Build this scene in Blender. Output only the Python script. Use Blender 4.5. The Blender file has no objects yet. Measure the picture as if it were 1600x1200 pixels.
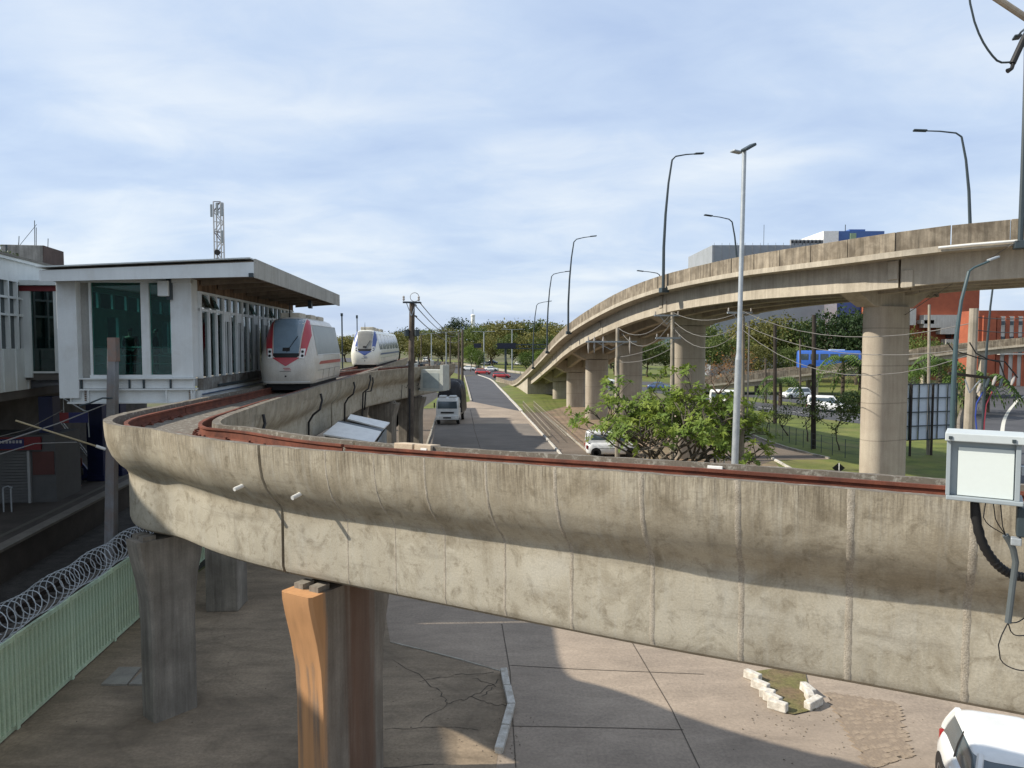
import bpy, bmesh, math, random
import numpy as np
from mathutils import Vector, Matrix
random.seed(11)
R = math.radians
scene = bpy.context.scene
col = scene.collection

# ---------------------------------------------------------------- camera, sky, sun, exposure
CAM = Vector((0, 0, 8.0)); F = 1150.0; PITCH = R(3.09)
cd = bpy.data.cameras.new('camera'); cam = bpy.data.objects.new('camera', cd); col.objects.link(cam)
cd.sensor_width = 36; cd.lens = 36 * F / 1600; cd.clip_start = 0.1; cd.clip_end = 6000
cam.location = CAM; cam.rotation_euler = (R(90) - PITCH, 0, 0)
scene.camera = cam

SUN_DIR = Vector((-1.0, -0.04, 0)).normalized()      # horizontal direction towards the sun
SUN_EL = R(37)
sd = bpy.data.lights.new('sun', 'SUN'); sd.energy = 5.0; sd.angle = R(0.8); sd.color = (1, 0.925, 0.8)
so = bpy.data.objects.new('sun', sd); col.objects.link(so)
tosun = Vector((SUN_DIR.x * math.cos(SUN_EL), SUN_DIR.y * math.cos(SUN_EL), math.sin(SUN_EL)))
so.rotation_euler = tosun.to_track_quat('Z', 'Y').to_euler(); so.location = (-30, -20, 60)

w = bpy.data.worlds.new('World'); scene.world = w; w.use_nodes = True
nt = w.node_tree; nt.nodes.clear()
def N(t, typ, **kw):
    n = t.nodes.new(typ)
    for k, v in kw.items():
        if k in n.inputs: n.inputs[k].default_value = v
        else: setattr(n, k, v)
    return n
def L(t, a, b): t.links.new(a, b)
out = N(nt, 'ShaderNodeOutputWorld'); bg = N(nt, 'ShaderNodeBackground', Strength=0.092)
sky = N(nt, 'ShaderNodeTexSky'); sky.sky_type = 'NISHITA'; sky.sun_disc = False
sky.sun_elevation = SUN_EL; sky.sun_rotation = math.atan2(SUN_DIR.x, SUN_DIR.y); sky.air_density = 1.2; sky.dust_density = 0.6
tc = N(nt, 'ShaderNodeTexCoord'); sp = N(nt, 'ShaderNodeSeparateXYZ'); L(nt, tc.outputs['Generated'], sp.inputs[0])
za = N(nt, 'ShaderNodeMath', operation='ADD'); za.inputs[1].default_value = 0.22
zm = N(nt, 'ShaderNodeMath', operation='MAXIMUM'); zm.inputs[1].default_value = 0.03
L(nt, sp.outputs[2], za.inputs[0]); L(nt, za.outputs[0], zm.inputs[0])
dx = N(nt, 'ShaderNodeMath', operation='DIVIDE'); dy = N(nt, 'ShaderNodeMath', operation='DIVIDE')
L(nt, sp.outputs[0], dx.inputs[0]); L(nt, zm.outputs[0], dx.inputs[1]); L(nt, sp.outputs[1], dy.inputs[0]); L(nt, zm.outputs[0], dy.inputs[1])
cb = N(nt, 'ShaderNodeCombineXYZ'); L(nt, dx.outputs[0], cb.inputs[0]); L(nt, dy.outputs[0], cb.inputs[1])
mp = N(nt, 'ShaderNodeMapping'); mp.inputs['Scale'].default_value = (1.0, 1.45, 1); mp.inputs['Rotation'].default_value = (0, 0, R(24)); mp.inputs['Location'].default_value = (1.3, 0.4, 0)
L(nt, cb.outputs[0], mp.inputs[0])
n1 = N(nt, 'ShaderNodeTexNoise', Scale=0.8, Detail=8.0, Roughness=0.48, Distortion=0.5); L(nt, mp.outputs[0], n1.inputs['Vector'])
n2 = N(nt, 'ShaderNodeTexNoise', Scale=2.6, Detail=7.0, Roughness=0.6, Distortion=0.6); L(nt, mp.outputs[0], n2.inputs['Vector'])
mxn = N(nt, 'ShaderNodeMath', operation='MULTIPLY_ADD'); mxn.inputs[1].default_value = 0.32
L(nt, n2.outputs[0], mxn.inputs[0]); L(nt, n1.outputs[0], mxn.inputs[2])
cr = N(nt, 'ShaderNodeValToRGB'); cr.color_ramp.elements[0].position = 0.46; cr.color_ramp.elements[1].position = 0.86
cr.color_ramp.elements[0].color = (4.1, 5.25, 7.5, 1); cr.color_ramp.elements[1].color = (7.9, 8.4, 8.9, 1)
e = cr.color_ramp.elements.new(0.63); e.color = (5.3, 6.4, 8.2, 1)
L(nt, mxn.outputs[0], cr.inputs[0])
mixs = N(nt, 'ShaderNodeMix', data_type='RGBA'); mixs.inputs[0].default_value = 0.86
L(nt, sky.outputs[0], mixs.inputs[6]); L(nt, cr.outputs[0], mixs.inputs[7])
L(nt, mixs.outputs[2], bg.inputs[0]); L(nt, bg.outputs[0], out.inputs[0])
vs = scene.view_settings; vs.view_transform = 'Standard'; vs.look = 'None'; vs.exposure = 0.38; vs.gamma = 1.0; vs.use_curve_mapping = False

# ---------------------------------------------------------------- photo pixel -> world
def ray(u, v):
    a, b = (u - 800) / F, (600 - v) / F
    c, s = math.cos(PITCH), math.sin(PITCH)
    return Vector((a, c + b * s, -s + b * c))
def G(u, v, z=0.0):
    d = ray(u, v); t = (z - CAM.z) / d.z
    return CAM + d * t
def D(u, v, y):
    d = ray(u, v); return CAM + d * (y / d.y)

# ---------------------------------------------------------------- mesh helpers
class MB:
    def __init__(s): s.v = []; s.f = []; s.uv = None
    def add(s, vs, fs):
        o = len(s.v); s.v += [tuple(p) for p in vs]; s.f += [tuple(i + o for i in f) for f in fs]; return s
    def box(s, c, size, rz=0, rx=0, ry=0):
        x, y, z = size[0] / 2, size[1] / 2, size[2] / 2
        M = Matrix.Rotation(rz, 3, 'Z') @ Matrix.Rotation(ry, 3, 'Y') @ Matrix.Rotation(rx, 3, 'X'); c = Vector(c)
        vs = [c + M @ Vector(p) for p in ((-x, -y, -z), (x, -y, -z), (x, y, -z), (-x, y, -z), (-x, -y, z), (x, -y, z), (x, y, z), (-x, y, z))]
        return s.add(vs, ((0, 3, 2, 1), (4, 5, 6, 7), (0, 1, 5, 4), (1, 2, 6, 5), (2, 3, 7, 6), (3, 0, 4, 7)))
    def hexa(s, b, t):
        return s.add(list(b) + list(t), ((0, 3, 2, 1), (4, 5, 6, 7), (0, 1, 5, 4), (1, 2, 6, 5), (2, 3, 7, 6), (3, 0, 4, 7)))
    def bar(s, a, b, wd, ht=None):
        a = Vector(a); b = Vector(b); d = b - a; ht = wd if ht is None else ht
        z = d.normalized(); x = z.cross(Vector((0, 0, 1)))
        if x.length < 1e-4: x = Vector((1, 0, 0))
        x.normalize(); y = x.cross(z)
        o = [x * wd / 2 * i + y * ht / 2 * j for i, j in ((-1, -1), (1, -1), (1, 1), (-1, 1))]
        return s.hexa([a + q for q in o], [b + q for q in o])
    def prism(s, poly, z0, z1):
        n = len(poly); vs = [(p[0], p[1], z0) for p in poly] + [(p[0], p[1], z1) for p in poly]
        fs = [tuple(range(n - 1, -1, -1)), tuple(range(n, 2 * n))] + [(i, (i + 1) % n, n + (i + 1) % n, n + i) for i in range(n)]
        return s.add(vs, fs)
    def tube(s, pts, r, n=8, cap=True):
        pts = [Vector(p) for p in pts]; m = len(pts); rs = r if isinstance(r, (list, tuple)) else [r] * m
        vs = []; fs = []; px = None
        for i, p in enumerate(pts):
            t = (pts[min(i + 1, m - 1)] - pts[max(i - 1, 0)]).normalized()
            if px is None:
                px = t.cross(Vector((0, 0, 1)))
                if px.length < 1e-3: px = Vector((1, 0, 0))
            px = (px - t * px.dot(t)).normalized(); py = t.cross(px)
            vs += [p + (px * math.cos(a) + py * math.sin(a)) * rs[i] for a in (2 * math.pi * k / n for k in range(n))]
        for i in range(m - 1):
            for k in range(n):
                a, b = i * n + k, i * n + (k + 1) % n; fs.append((a, b, b + n, a + n))
        if cap: fs += [tuple(range(n - 1, -1, -1)), tuple(range((m - 1) * n, m * n))]
        return s.add(vs, fs)
    def loft(s, rings, cap=True, closed=True):
        n = len(rings[0]); vs = [p for r in rings for p in r]; fs = []
        for i in range(len(rings) - 1):
            for k in range(n if closed else n - 1):
                a, b = i * n + k, i * n + (k + 1) % n; fs.append((a, b, b + n, a + n))
        if cap: fs += [tuple(range(n - 1, -1, -1)), tuple(range((len(rings) - 1) * n, len(rings) * n))]
        return s.add(vs, fs)
    def disc(s, c, ax, r, th, n=14):
        c = Vector(c); ax = Vector(ax).normalized(); return s.tube([c - ax * th / 2, c + ax * th / 2], r, n)
    def build(s, name, mt, parent=None, smooth=False, bevel=0, local=False, ang=35):
        vs = s.v
        if parent is not None and not local:
            Mi = WM(parent).inverted(); vs = [Mi @ Vector(p) for p in vs]
        me = bpy.data.meshes.new(name); me.from_pydata([tuple(p) for p in vs], [], s.f)
        if s.uv:
            ul = me.uv_layers.new(name='UVMap'); ul.data.foreach_set('uv', [c for f in s.uv for p in f for c in p])
        me.materials.append(mt)
        if smooth:
            me.polygons.foreach_set('use_smooth', [True] * len(me.polygons)); me.set_sharp_from_angle(angle=R(ang))
        o = bpy.data.objects.new(name, me); col.objects.link(o)
        if parent is not None: o.parent = parent
        if bevel:
            b = o.modifiers.new('bevel', 'BEVEL'); b.width = bevel; b.segments = 2; b.limit_method = 'ANGLE'; b.angle_limit = R(40)
        return o
def WM(o):
    M = Matrix.LocRotScale(o.location, o.rotation_euler, o.scale)
    return WM(o.parent) @ M if o.parent else M
def tag(o, label, cat, group=None):
    o['label'] = label; o['category'] = cat
    if group: o['group'] = group
    return o
def thing(name, label, cat, loc=(0, 0, 0), rz=0, group=None):
    o = bpy.data.objects.new(name, None); col.objects.link(o); o.empty_display_size = 0.3
    o.location = loc; o.rotation_euler = (0, 0, rz); return tag(o, label, cat, group)
def solo(name, mb, mt, label, cat, group=None, smooth=False, bevel=0):
    a = np.array(mb.v); b = Vector(((a[:, 0].min() + a[:, 0].max()) / 2, (a[:, 1].min() + a[:, 1].max()) / 2, a[:, 2].min()))
    mb.v = [tuple(Vector(p) - b) for p in mb.v]
    o = mb.build(name, mt, None, smooth, bevel); o.location = b; return tag(o, label, cat, group)
def struct(name, mb, mt, smooth=False):
    o = mb.build(name, mt, None, smooth); o['kind'] = 'structure'; return o
def copy_tree(o, loc=None, rz=None, label=None, parent=None):
    c = o.copy(); col.objects.link(c); c.parent = parent
    if loc is not None: c.location = loc
    if rz is not None: c.rotation_euler = (0, 0, rz)
    if label: c['label'] = label
    for ch in [x for x in bpy.data.objects if x.parent == o]: copy_tree(ch, parent=c)
    return c
def catmull(pts, step):
    P = [np.array(p, float) for p in pts]; P = [2 * P[0] - P[1]] + P + [2 * P[-1] - P[-2]]; o = []
    for i in range(1, len(P) - 2):
        a, b, c, d = P[i - 1:i + 3]
        for t in np.linspace(0, 1, 24, endpoint=False):
            o.append(.5 * (2 * b + (c - a) * t + (2 * a - 5 * b + 4 * c - d) * t * t + (3 * b - a - 3 * c + d) * t ** 3))
    o.append(P[-2]); o = np.array(o)
    s = np.concatenate([[0], np.cumsum(np.linalg.norm(np.diff(o[:, :2], axis=0), axis=1))])
    q = np.linspace(0, s[-1], max(2, int(round(s[-1] / step)) + 1))
    return np.stack([np.interp(q, s, o[:, k]) for k in range(o.shape[1])], 1), q
class Path:
    def __init__(s, pts, step=0.25, smooth=3):
        P, q = catmull(pts, step)
        for _ in range(smooth):
            Q = P.copy(); Q[1:-1] = .25 * P[:-2] + .5 * P[1:-1] + .25 * P[2:]; P = Q
        s.P = P; s.s = np.concatenate([[0], np.cumsum(np.linalg.norm(np.diff(P[:, :2], axis=0), axis=1))]); s.len = s.s[-1]
        T = np.gradient(P[:, :2], axis=0); s.T = T / np.linalg.norm(T, axis=1)[:, None]
    def at(s, q):
        p = [np.interp(q, s.s, s.P[:, k]) for k in range(s.P.shape[1])]
        t = np.array([np.interp(q, s.s, s.T[:, k]) for k in range(2)]); t /= np.linalg.norm(t)
        return p, t
    def pt(s, q, off, dz=0):      # off > 0: to the right of the direction of travel
        p, t = s.at(q); return Vector((p[0] + t[1] * off, p[1] - t[0] * off, p[2] + dz))
    def near(s, x, y, off=0):
        X = s.P[:, 0] + s.T[:, 1] * off; Y = s.P[:, 1] - s.T[:, 0] * off
        return s.s[np.argmin((X - x) ** 2 + (Y - y) ** 2)]

# ---------------------------------------------------------------- materials
MATS = {}
def mat(name, c, c2=None, rough=0.85, scale=1.0, streak=0.0, bump=0.15, metal=0.0, spec=0.3, coat=0.0, dark=None, dscale=0.4, damt=0.0, fine=30.0, fineamt=0.25, zline=0.0):
    if name in MATS: return MATS[name]
    m = bpy.data.materials.new(name); m.use_nodes = True; t = m.node_tree; t.nodes.clear(); MATS[name] = m
    o = N(t, 'ShaderNodeOutputMaterial'); b = N(t, 'ShaderNodeBsdfPrincipled'); L(t, b.outputs[0], o.inputs[0])
    b.inputs['Roughness'].default_value = rough; b.inputs['Metallic'].default_value = metal
    b.inputs['Specular IOR Level'].default_value = spec; b.inputs['Coat Weight'].default_value = coat; b.inputs['Coat Roughness'].default_value = 0.08
    c2 = c2 or tuple(x * 0.75 for x in c)
    tc = N(t, 'ShaderNodeTexCoord')
    n = N(t, 'ShaderNodeTexNoise', Scale=scale, Detail=7.0, Roughness=0.6); L(t, tc.outputs['Object'], n.inputs['Vector'])
    r = N(t, 'ShaderNodeValToRGB'); r.color_ramp.elements[0].position = 0.36; r.color_ramp.elements[1].position = 0.66
    r.color_ramp.elements[0].color = (*c2, 1); r.color_ramp.elements[1].color = (*c, 1); L(t, n.outputs[0], r.inputs[0])
    cur = r.outputs[0]
    def mul(cur, fac, colr, f):
        x = N(t, 'ShaderNodeMix', data_type='RGBA', blend_type='MULTIPLY'); x.inputs[0].default_value = f
        L(t, cur, x.inputs[6]); L(t, fac, x.inputs[7]); return x.outputs[2]
    fn = N(t, 'ShaderNodeTexNoise', Scale=fine, Detail=5.0, Roughness=0.7); L(t, tc.outputs['Object'], fn.inputs['Vector'])
    if fineamt:
        fr = N(t, 'ShaderNodeMapRange'); fr.inputs[1].default_value = 0.3; fr.inputs[2].default_value = 0.7; fr.inputs[3].default_value = 0.35; fr.inputs[4].default_value = 1.3
        L(t, fn.outputs[0], fr.inputs[0]); cur = mul(cur, fr.outputs[0], None, fineamt)
    if streak:
        ms = N(t, 'ShaderNodeMapping'); ms.inputs['Scale'].default_value = (3.5, 3.5, 0.22); L(t, tc.outputs['Object'], ms.inputs[0])
        ns = N(t, 'ShaderNodeTexNoise', Scale=1.6, Detail=6.0, Roughness=0.65); L(t, ms.outputs[0], ns.inputs['Vector'])
        rs = N(t, 'ShaderNodeMapRange'); rs.inputs[1].default_value = 0.35; rs.inputs[2].default_value = 0.62; rs.inputs[3].default_value = 0.3; rs.inputs[4].default_value = 1.1
        L(t, ns.outputs[0], rs.inputs[0]); cur = mul(cur, rs.outputs[0], None, streak)
    if dark:
        nd = N(t, 'ShaderNodeTexNoise', Scale=dscale, Detail=8.0, Roughness=0.65, Distortion=0.5); L(t, tc.outputs['Object'], nd.inputs['Vector'])
        rd = N(t, 'ShaderNodeMapRange'); rd.inputs[1].default_value = 0.48; rd.inputs[2].default_value = 0.66; rd.inputs[4].default_value = damt; L(t, nd.outputs[0], rd.inputs[0])
        x = N(t, 'ShaderNodeMix', data_type='RGBA'); L(t, rd.outputs[0], x.inputs[0]); L(t, cur, x.inputs[6]); x.inputs[7].default_value = (*dark, 1); cur = x.outputs[2]
    if zline:
        sz = N(t, 'ShaderNodeSeparateXYZ'); L(t, tc.outputs['Object'], sz.inputs[0])
        md = N(t, 'ShaderNodeMath', operation='PINGPONG'); md.inputs[1].default_value = zline / 2; L(t, sz.outputs[2], md.inputs[0])
        lt = N(t, 'ShaderNodeMapRange'); lt.inputs[1].default_value = 0.0; lt.inputs[2].default_value = 0.035; lt.inputs[3].default_value = 0.6; lt.inputs[4].default_value = 1.0; L(t, md.outputs[0], lt.inputs[0])
        cur = mul(cur, lt.outputs[0], None, 1.0)
    L(t, cur, b.inputs['Base Color'])
    if bump:
        bp = N(t, 'ShaderNodeBump', Strength=bump, Distance=0.02); L(t, fn.outputs[0], bp.inputs['Height']); L(t, bp.outputs[0], b.inputs['Normal'])
    return m
def flat(name, c, rough=0.5, metal=0.0, spec=0.4, coat=0.0, fineamt=0.12): return mat(name, c, tuple(x * 0.86 for x in c), rough, 2.5, 0, 0.04, metal, spec, coat, fineamt=fineamt)
def glass(name, tint, alpha=0.5, rough=0.04, facs=0.12):
    if name in MATS: return MATS[name]
    m = bpy.data.materials.new(name); m.use_nodes = True; t = m.node_tree; t.nodes.clear(); MATS[name] = m
    o = N(t, 'ShaderNodeOutputMaterial'); tr = N(t, 'ShaderNodeBsdfTransparent'); tr.inputs[0].default_value = (*tint, 1)
    gl = N(t, 'ShaderNodeBsdfGlossy'); gl.inputs['Roughness'].default_value = rough; gl.inputs[0].default_value = (0.9, 0.95, 0.95, 1)
    fr = N(t, 'ShaderNodeFresnel', IOR=1.45); mx = N(t, 'ShaderNodeMixShader')
    ad = N(t, 'ShaderNodeMath', operation='ADD'); ad.inputs[1].default_value = facs; L(t, fr.outputs[0], ad.inputs[0])
    L(t, ad.outputs[0], mx.inputs[0]); L(t, tr.outputs[0], mx.inputs[1]); L(t, gl.outputs[0], mx.inputs[2]); L(t, mx.outputs[0], o.inputs[0]); return m
def leafmat(name, c, c2, trans=0.3, scale=0.9):
    if name in MATS: return MATS[name]
    m = bpy.data.materials.new(name); m.use_nodes = True; t = m.node_tree; t.nodes.clear(); MATS[name] = m
    o = N(t, 'ShaderNodeOutputMaterial'); df = N(t, 'ShaderNodeBsdfPrincipled'); df.inputs['Roughness'].default_value = 0.55; df.inputs['Specular IOR Level'].default_value = 0.25
    tl = N(t, 'ShaderNodeBsdfTranslucent'); mx = N(t, 'ShaderNodeMixShader'); mx.inputs[0].default_value = trans
    tc = N(t, 'ShaderNodeTexCoord'); n = N(t, 'ShaderNodeTexNoise', Scale=scale, Detail=4.0); L(t, tc.outputs['Object'], n.inputs['Vector'])
    oi = N(t, 'ShaderNodeObjectInfo'); ad = N(t, 'ShaderNodeMath', operation='MULTIPLY_ADD'); ad.inputs[1].default_value = 0.22; L(t, oi.outputs['Random'], ad.inputs[0]); 
    sb = N(t, 'ShaderNodeMath', operation='SUBTRACT'); sb.inputs[1].default_value = 0.11; L(t, n.outputs[0], sb.inputs[0]); L(t, sb.outputs[0], ad.inputs[2])
    r = N(t, 'ShaderNodeValToRGB'); r.color_ramp.elements[0].position = 0.33; r.color_ramp.elements[1].position = 0.68
    r.color_ramp.elements[0].color = (*c2, 1); r.color_ramp.elements[1].color = (*c, 1); L(t, ad.outputs[0], r.inputs[0])
    L(t, r.outputs[0], df.inputs['Base Color']); L(t, r.outputs[0], tl.inputs[0])
    L(t, df.outputs[0], mx.inputs[1]); L(t, tl.outputs[0], mx.inputs[2]); L(t, mx.outputs[0], o.inputs[0]); return m
def beammat(name):
    # cast concrete: UV.x runs along the beam, UV.y round its section (metres); rain streaks from the lip, blotches and stains
    m = bpy.data.materials.new(name); m.use_nodes = True; t = m.node_tree; t.nodes.clear()
    o = N(t, 'ShaderNodeOutputMaterial'); b = N(t, 'ShaderNodeBsdfPrincipled'); L(t, b.outputs[0], o.inputs[0]); b.inputs['Roughness'].default_value = 0.9; b.inputs['Specular IOR Level'].default_value = 0.2
    uv = N(t, 'ShaderNodeUVMap'); sx = N(t, 'ShaderNodeSeparateXYZ'); L(t, uv.outputs[0], sx.inputs[0])
    def noise(sc, scale, det=8.0, rg=0.62, dist=0.0):
        mp = N(t, 'ShaderNodeMapping'); mp.inputs['Scale'].default_value = sc; L(t, uv.outputs[0], mp.inputs[0])
        n = N(t, 'ShaderNodeTexNoise', Scale=scale, Detail=det, Roughness=rg, Distortion=dist); L(t, mp.outputs[0], n.inputs['Vector']); return n.outputs[0]
    def rng(x, a, c, lo=0.0, hi=1.0):
        q = N(t, 'ShaderNodeMapRange'); L(t, x, q.inputs[0]); q.inputs[1].default_value = a; q.inputs[2].default_value = c; q.inputs[3].default_value = lo; q.inputs[4].default_value = hi; return q.outputs[0]
    def mix(f, a, c):
        q = N(t, 'ShaderNodeMix', data_type='RGBA'); L(t, f, q.inputs[0])
        if isinstance(a, tuple): q.inputs[6].default_value = (*a, 1)
        else: L(t, a, q.inputs[6])
        q.inputs[7].default_value = (*c, 1); return q.outputs[2]
    def mult(a, c):
        q = N(t, 'ShaderNodeMath', operation='MULTIPLY'); L(t, a, q.inputs[0])
        if isinstance(c, float): q.inputs[1].default_value = c
        else: L(t, c, q.inputs[1])
        return q.outputs[0]
    base = mix(rng(noise((1, 1, 1), 1.3), 0.38, 0.64), (0.46, 0.41, 0.315), (0.325, 0.28, 0.205))
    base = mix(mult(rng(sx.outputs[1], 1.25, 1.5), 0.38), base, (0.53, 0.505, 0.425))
    base = mix(mult(rng(noise((1, .75, 1), 1.5, 10, .68, 1.2), 0.49, 0.66), 0.6), base, (0.21, 0.175, 0.12))
    base = mix(mult(rng(noise((1, 1, 1), 4.5, 8, .7, .6), 0.53, 0.66), 0.55), base, (0.16, 0.13, 0.085))
    base = mix(mult(rng(noise((1, 1, 1), 0.9, 6, .6), 0.55, 0.72), 0.45), base, (0.52, 0.5, 0.44))
    base = mix(mult(rng(noise((5, .3, 1), 2.4), 0.5, 0.72), 0.32), base, (0.44, 0.43, 0.38))
    lip = rng(sx.outputs[1], 0.0, 0.62, 1.0, 0.0)
    base = mix(mult(rng(noise((9, .5, 1), 3.2, 8, .72), 0.43, 0.6), mult(lip, rng(noise((1, .1, 1), 0.8, 5), 0.36, 0.6, 0.35, 1.0))), base, (0.11, 0.09, 0.065))
    base = mix(mult(rng(noise((1, 1, 1), 0.55), 0.48, 0.7), mult(lip, 0.7)), base, (0.22, 0.19, 0.14))
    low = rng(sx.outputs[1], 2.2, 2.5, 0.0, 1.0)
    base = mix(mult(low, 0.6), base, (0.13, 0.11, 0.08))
    band = rng(noise((.25, 3.0, 1), 1.4, 6), 0.56, 0.7)
    base = mix(mult(band, 0.35), base, (0.16, 0.14, 0.11))
    top = rng(sx.outputs[1], -0.012, 0.012, 1.0, 0.0)
    moss = mix(rng(noise((1, 3, 1), 7.0, 8, .75), 0.52, 0.66), (0.15, 0.13, 0.105), (0.36, 0.345, 0.3))
    q = N(t, 'ShaderNodeMix', data_type='RGBA'); L(t, top, q.inputs[0]); L(t, base, q.inputs[6]); L(t, moss, q.inputs[7]); base = q.outputs[2]
    fine = noise((1, 1, 1), 38, 6, .75)
    q = N(t, 'ShaderNodeMix', data_type='RGBA', blend_type='MULTIPLY'); q.inputs[0].default_value = 0.35; L(t, base, q.inputs[6]); L(t, rng(fine, .3, .7, .4, 1.25), q.inputs[7])
    L(t, q.outputs[2], b.inputs['Base Color'])
    bp = N(t, 'ShaderNodeBump', Strength=0.25, Distance=0.02); L(t, fine, bp.inputs['Height']); L(t, bp.outputs[0], b.inputs['Normal'])
    return m
CONC = mat('viaduct_concrete', (0.47, 0.42, 0.335), (0.38, 0.335, 0.265), scale=0.8, streak=0.3, dark=(0.19, 0.16, 0.12), dscale=0.5, damt=0.35)
PARA = mat('parapet_concrete', (0.34, 0.29, 0.22), (0.2, 0.165, 0.12), scale=1.6, streak=0.75, dark=(0.09, 0.07, 0.05), dscale=1.1, damt=0.7)
COLM = mat('column_concrete', (0.44, 0.39, 0.31), (0.36, 0.31, 0.245), scale=0.7, streak=0.2, zline=1.75)
PIER = mat('pier_concrete', (0.3, 0.27, 0.225), (0.19, 0.17, 0.14), scale=1.0, streak=0.55, dark=(0.12, 0.1, 0.08), dscale=.8, damt=0.4)
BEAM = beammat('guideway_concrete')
RUST = mat('rusty_steel', (0.19, 0.062, 0.036), (0.1, 0.036, 0.024), rough=0.8, scale=3, bump=0.3)
GALV = mat('galvanised_steel', (0.42, 0.45, 0.47), (0.33, 0.36, 0.38), rough=0.45, metal=0.35, scale=3, bump=0.03)
DSTEEL = flat('dark_painted_steel', (0.035, 0.05, 0.058), 0.45)
BLACK = flat('black_rubber', (0.012, 0.012, 0.013), 0.6)
WPAINT = mat('white_painted_steel', (0.6, 0.63, 0.62), (0.53, 0.56, 0.55), rough=0.55, scale=1.0, streak=0.1, bump=0.03, fineamt=.1)
WHITE = flat('white_paint', (0.78, 0.78, 0.75), 0.5)
KERBW = mat('whitewashed_kerb', (0.62, 0.6, 0.55), (0.36, 0.33, 0.28), scale=4, bump=0.3)
KERB = mat('kerb_concrete', (0.42, 0.39, 0.33), (0.27, 0.24, 0.19), scale=3)
WOOD = mat('weathered_pole', (0.14, 0.115, 0.09), (0.075, 0.06, 0.048), scale=3, streak=0.5)
DWOOD = mat('dark_wood_pole', (0.05, 0.04, 0.032), (0.03, 0.024, 0.02), scale=3, streak=0.4)
CPOLE = mat('pole_concrete', (0.36, 0.32, 0.26), (0.26, 0.23, 0.18), scale=2, streak=0.4)
WIRE = flat('cable', (0.05, 0.05, 0.052), 0.5)
LWIRE = flat('aluminium_cable', (0.17, 0.165, 0.155), 0.6)
# ---------------------------------------------------------------- ground, roads, lawns
GRASS = mat('lawn_grass', (0.15, 0.175, 0.03), (0.085, 0.11, 0.022), scale=0.5, dark=(0.19, 0.16, 0.06), dscale=0.16, damt=0.6, fine=9, fineamt=0.5, bump=0.5)
EARTH = mat('rough_ground', (0.13, 0.135, 0.05), (0.085, 0.09, 0.035), scale=0.1, dark=(0.17, 0.13, 0.08), dscale=0.05, damt=0.7, fine=5, fineamt=0.5)
def paving(name, c, c2, dk, joint_x=6.0, joint_y=5.5, crack=0.0, off=(0, 0), rot=0.0, jw=0.02, sk=0.38):
    m = mat(name, c, c2, rough=0.9, scale=0.35, dark=dk, dscale=0.22, damt=0.62, fine=14, fineamt=0.4, bump=0.2)
    t = m.node_tree; b = [n for n in t.nodes if n.type == 'BSDF_PRINCIPLED'][0]; src = b.inputs['Base Color'].links[0].from_socket
    tc = [n for n in t.nodes if n.type == 'TEX_COORD'][0]
    mp = N(t, 'ShaderNodeMapping'); mp.inputs['Rotation'].default_value = (0, 0, rot); mp.inputs['Location'].default_value = (*off, 0); L(t, tc.outputs['Object'], mp.inputs[0])
    if crack:
        nz = N(t, 'ShaderNodeTexNoise', Scale=1.4, Detail=4.0); L(t, tc.outputs['Object'], nz.inputs['Vector'])
        av = N(t, 'ShaderNodeMix', data_type='VECTOR'); av.inputs[0].default_value = 0.14; L(t, tc.outputs['Object'], av.inputs[4]); L(t, nz.outputs['Color'], av.inputs[5])
        vo = N(t, 'ShaderNodeTexVoronoi', feature='DISTANCE_TO_EDGE', Scale=0.34); L(t, av.outputs[1], vo.inputs['Vector'])
        mr = N(t, 'ShaderNodeMapRange'); mr.inputs[1].default_value = 0.0; mr.inputs[2].default_value = 0.014; mr.inputs[3].default_value = 1 - crack; mr.inputs[4].default_value = 1; L(t, vo.outputs[0], mr.inputs[0])
        x = N(t, 'ShaderNodeMix', data_type='RGBA', blend_type='MULTIPLY'); x.inputs[0].default_value = 1; L(t, src, x.inputs[6]); L(t, mr.outputs[0], x.inputs[7]); src = x.outputs[2]
    ms = N(t, 'ShaderNodeMapping'); ms.inputs['Scale'].default_value = (0.55, 1.7, 1); ms.inputs['Rotation'].default_value = (0, 0, R(-6)); L(t, tc.outputs['Object'], ms.inputs[0])
    ns = N(t, 'ShaderNodeTexNoise', Scale=1.1, Detail=9.0, Roughness=0.7, Distortion=0.4); L(t, ms.outputs[0], ns.inputs['Vector'])
    rs = N(t, 'ShaderNodeMapRange'); rs.inputs[1].default_value = 0.34; rs.inputs[2].default_value = 0.66; rs.inputs[3].default_value = 0.55; rs.inputs[4].default_value = 1.25; L(t, ns.outputs[0], rs.inputs[0])
    x = N(t, 'ShaderNodeMix', data_type='RGBA', blend_type='MULTIPLY'); x.inputs[0].default_value = sk; L(t, src, x.inputs[6]); L(t, rs.outputs[0], x.inputs[7]); src = x.outputs[2]
    L(t, src, b.inputs['Base Color']); return m
YARD = paving('yard_concrete', (0.37, 0.30, 0.232), (0.285, 0.232, 0.182), (0.225, 0.182, 0.142))
OLDC = paving('old_patched_concrete', (0.35, 0.27, 0.185), (0.235, 0.183, 0.128), (0.12, 0.093, 0.064), crack=0.12, sk=0.6)
ROADC = paving('road_concrete', (0.36, 0.285, 0.215), (0.29, 0.235, 0.185), (0.24, 0.195, 0.16))
DROAD = paving('dark_road_concrete', (0.2, 0.175, 0.15), (0.165, 0.145, 0.125), (0.13, 0.115, 0.1))  # darker concrete tone for the near stretch of the road
ASPH = mat('asphalt', (0.085, 0.085, 0.09), (0.065, 0.065, 0.07), scale=0.3, fine=12, fineamt=0.35, dark=(0.05, 0.05, 0.055), dscale=0.2, damt=0.5)
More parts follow.
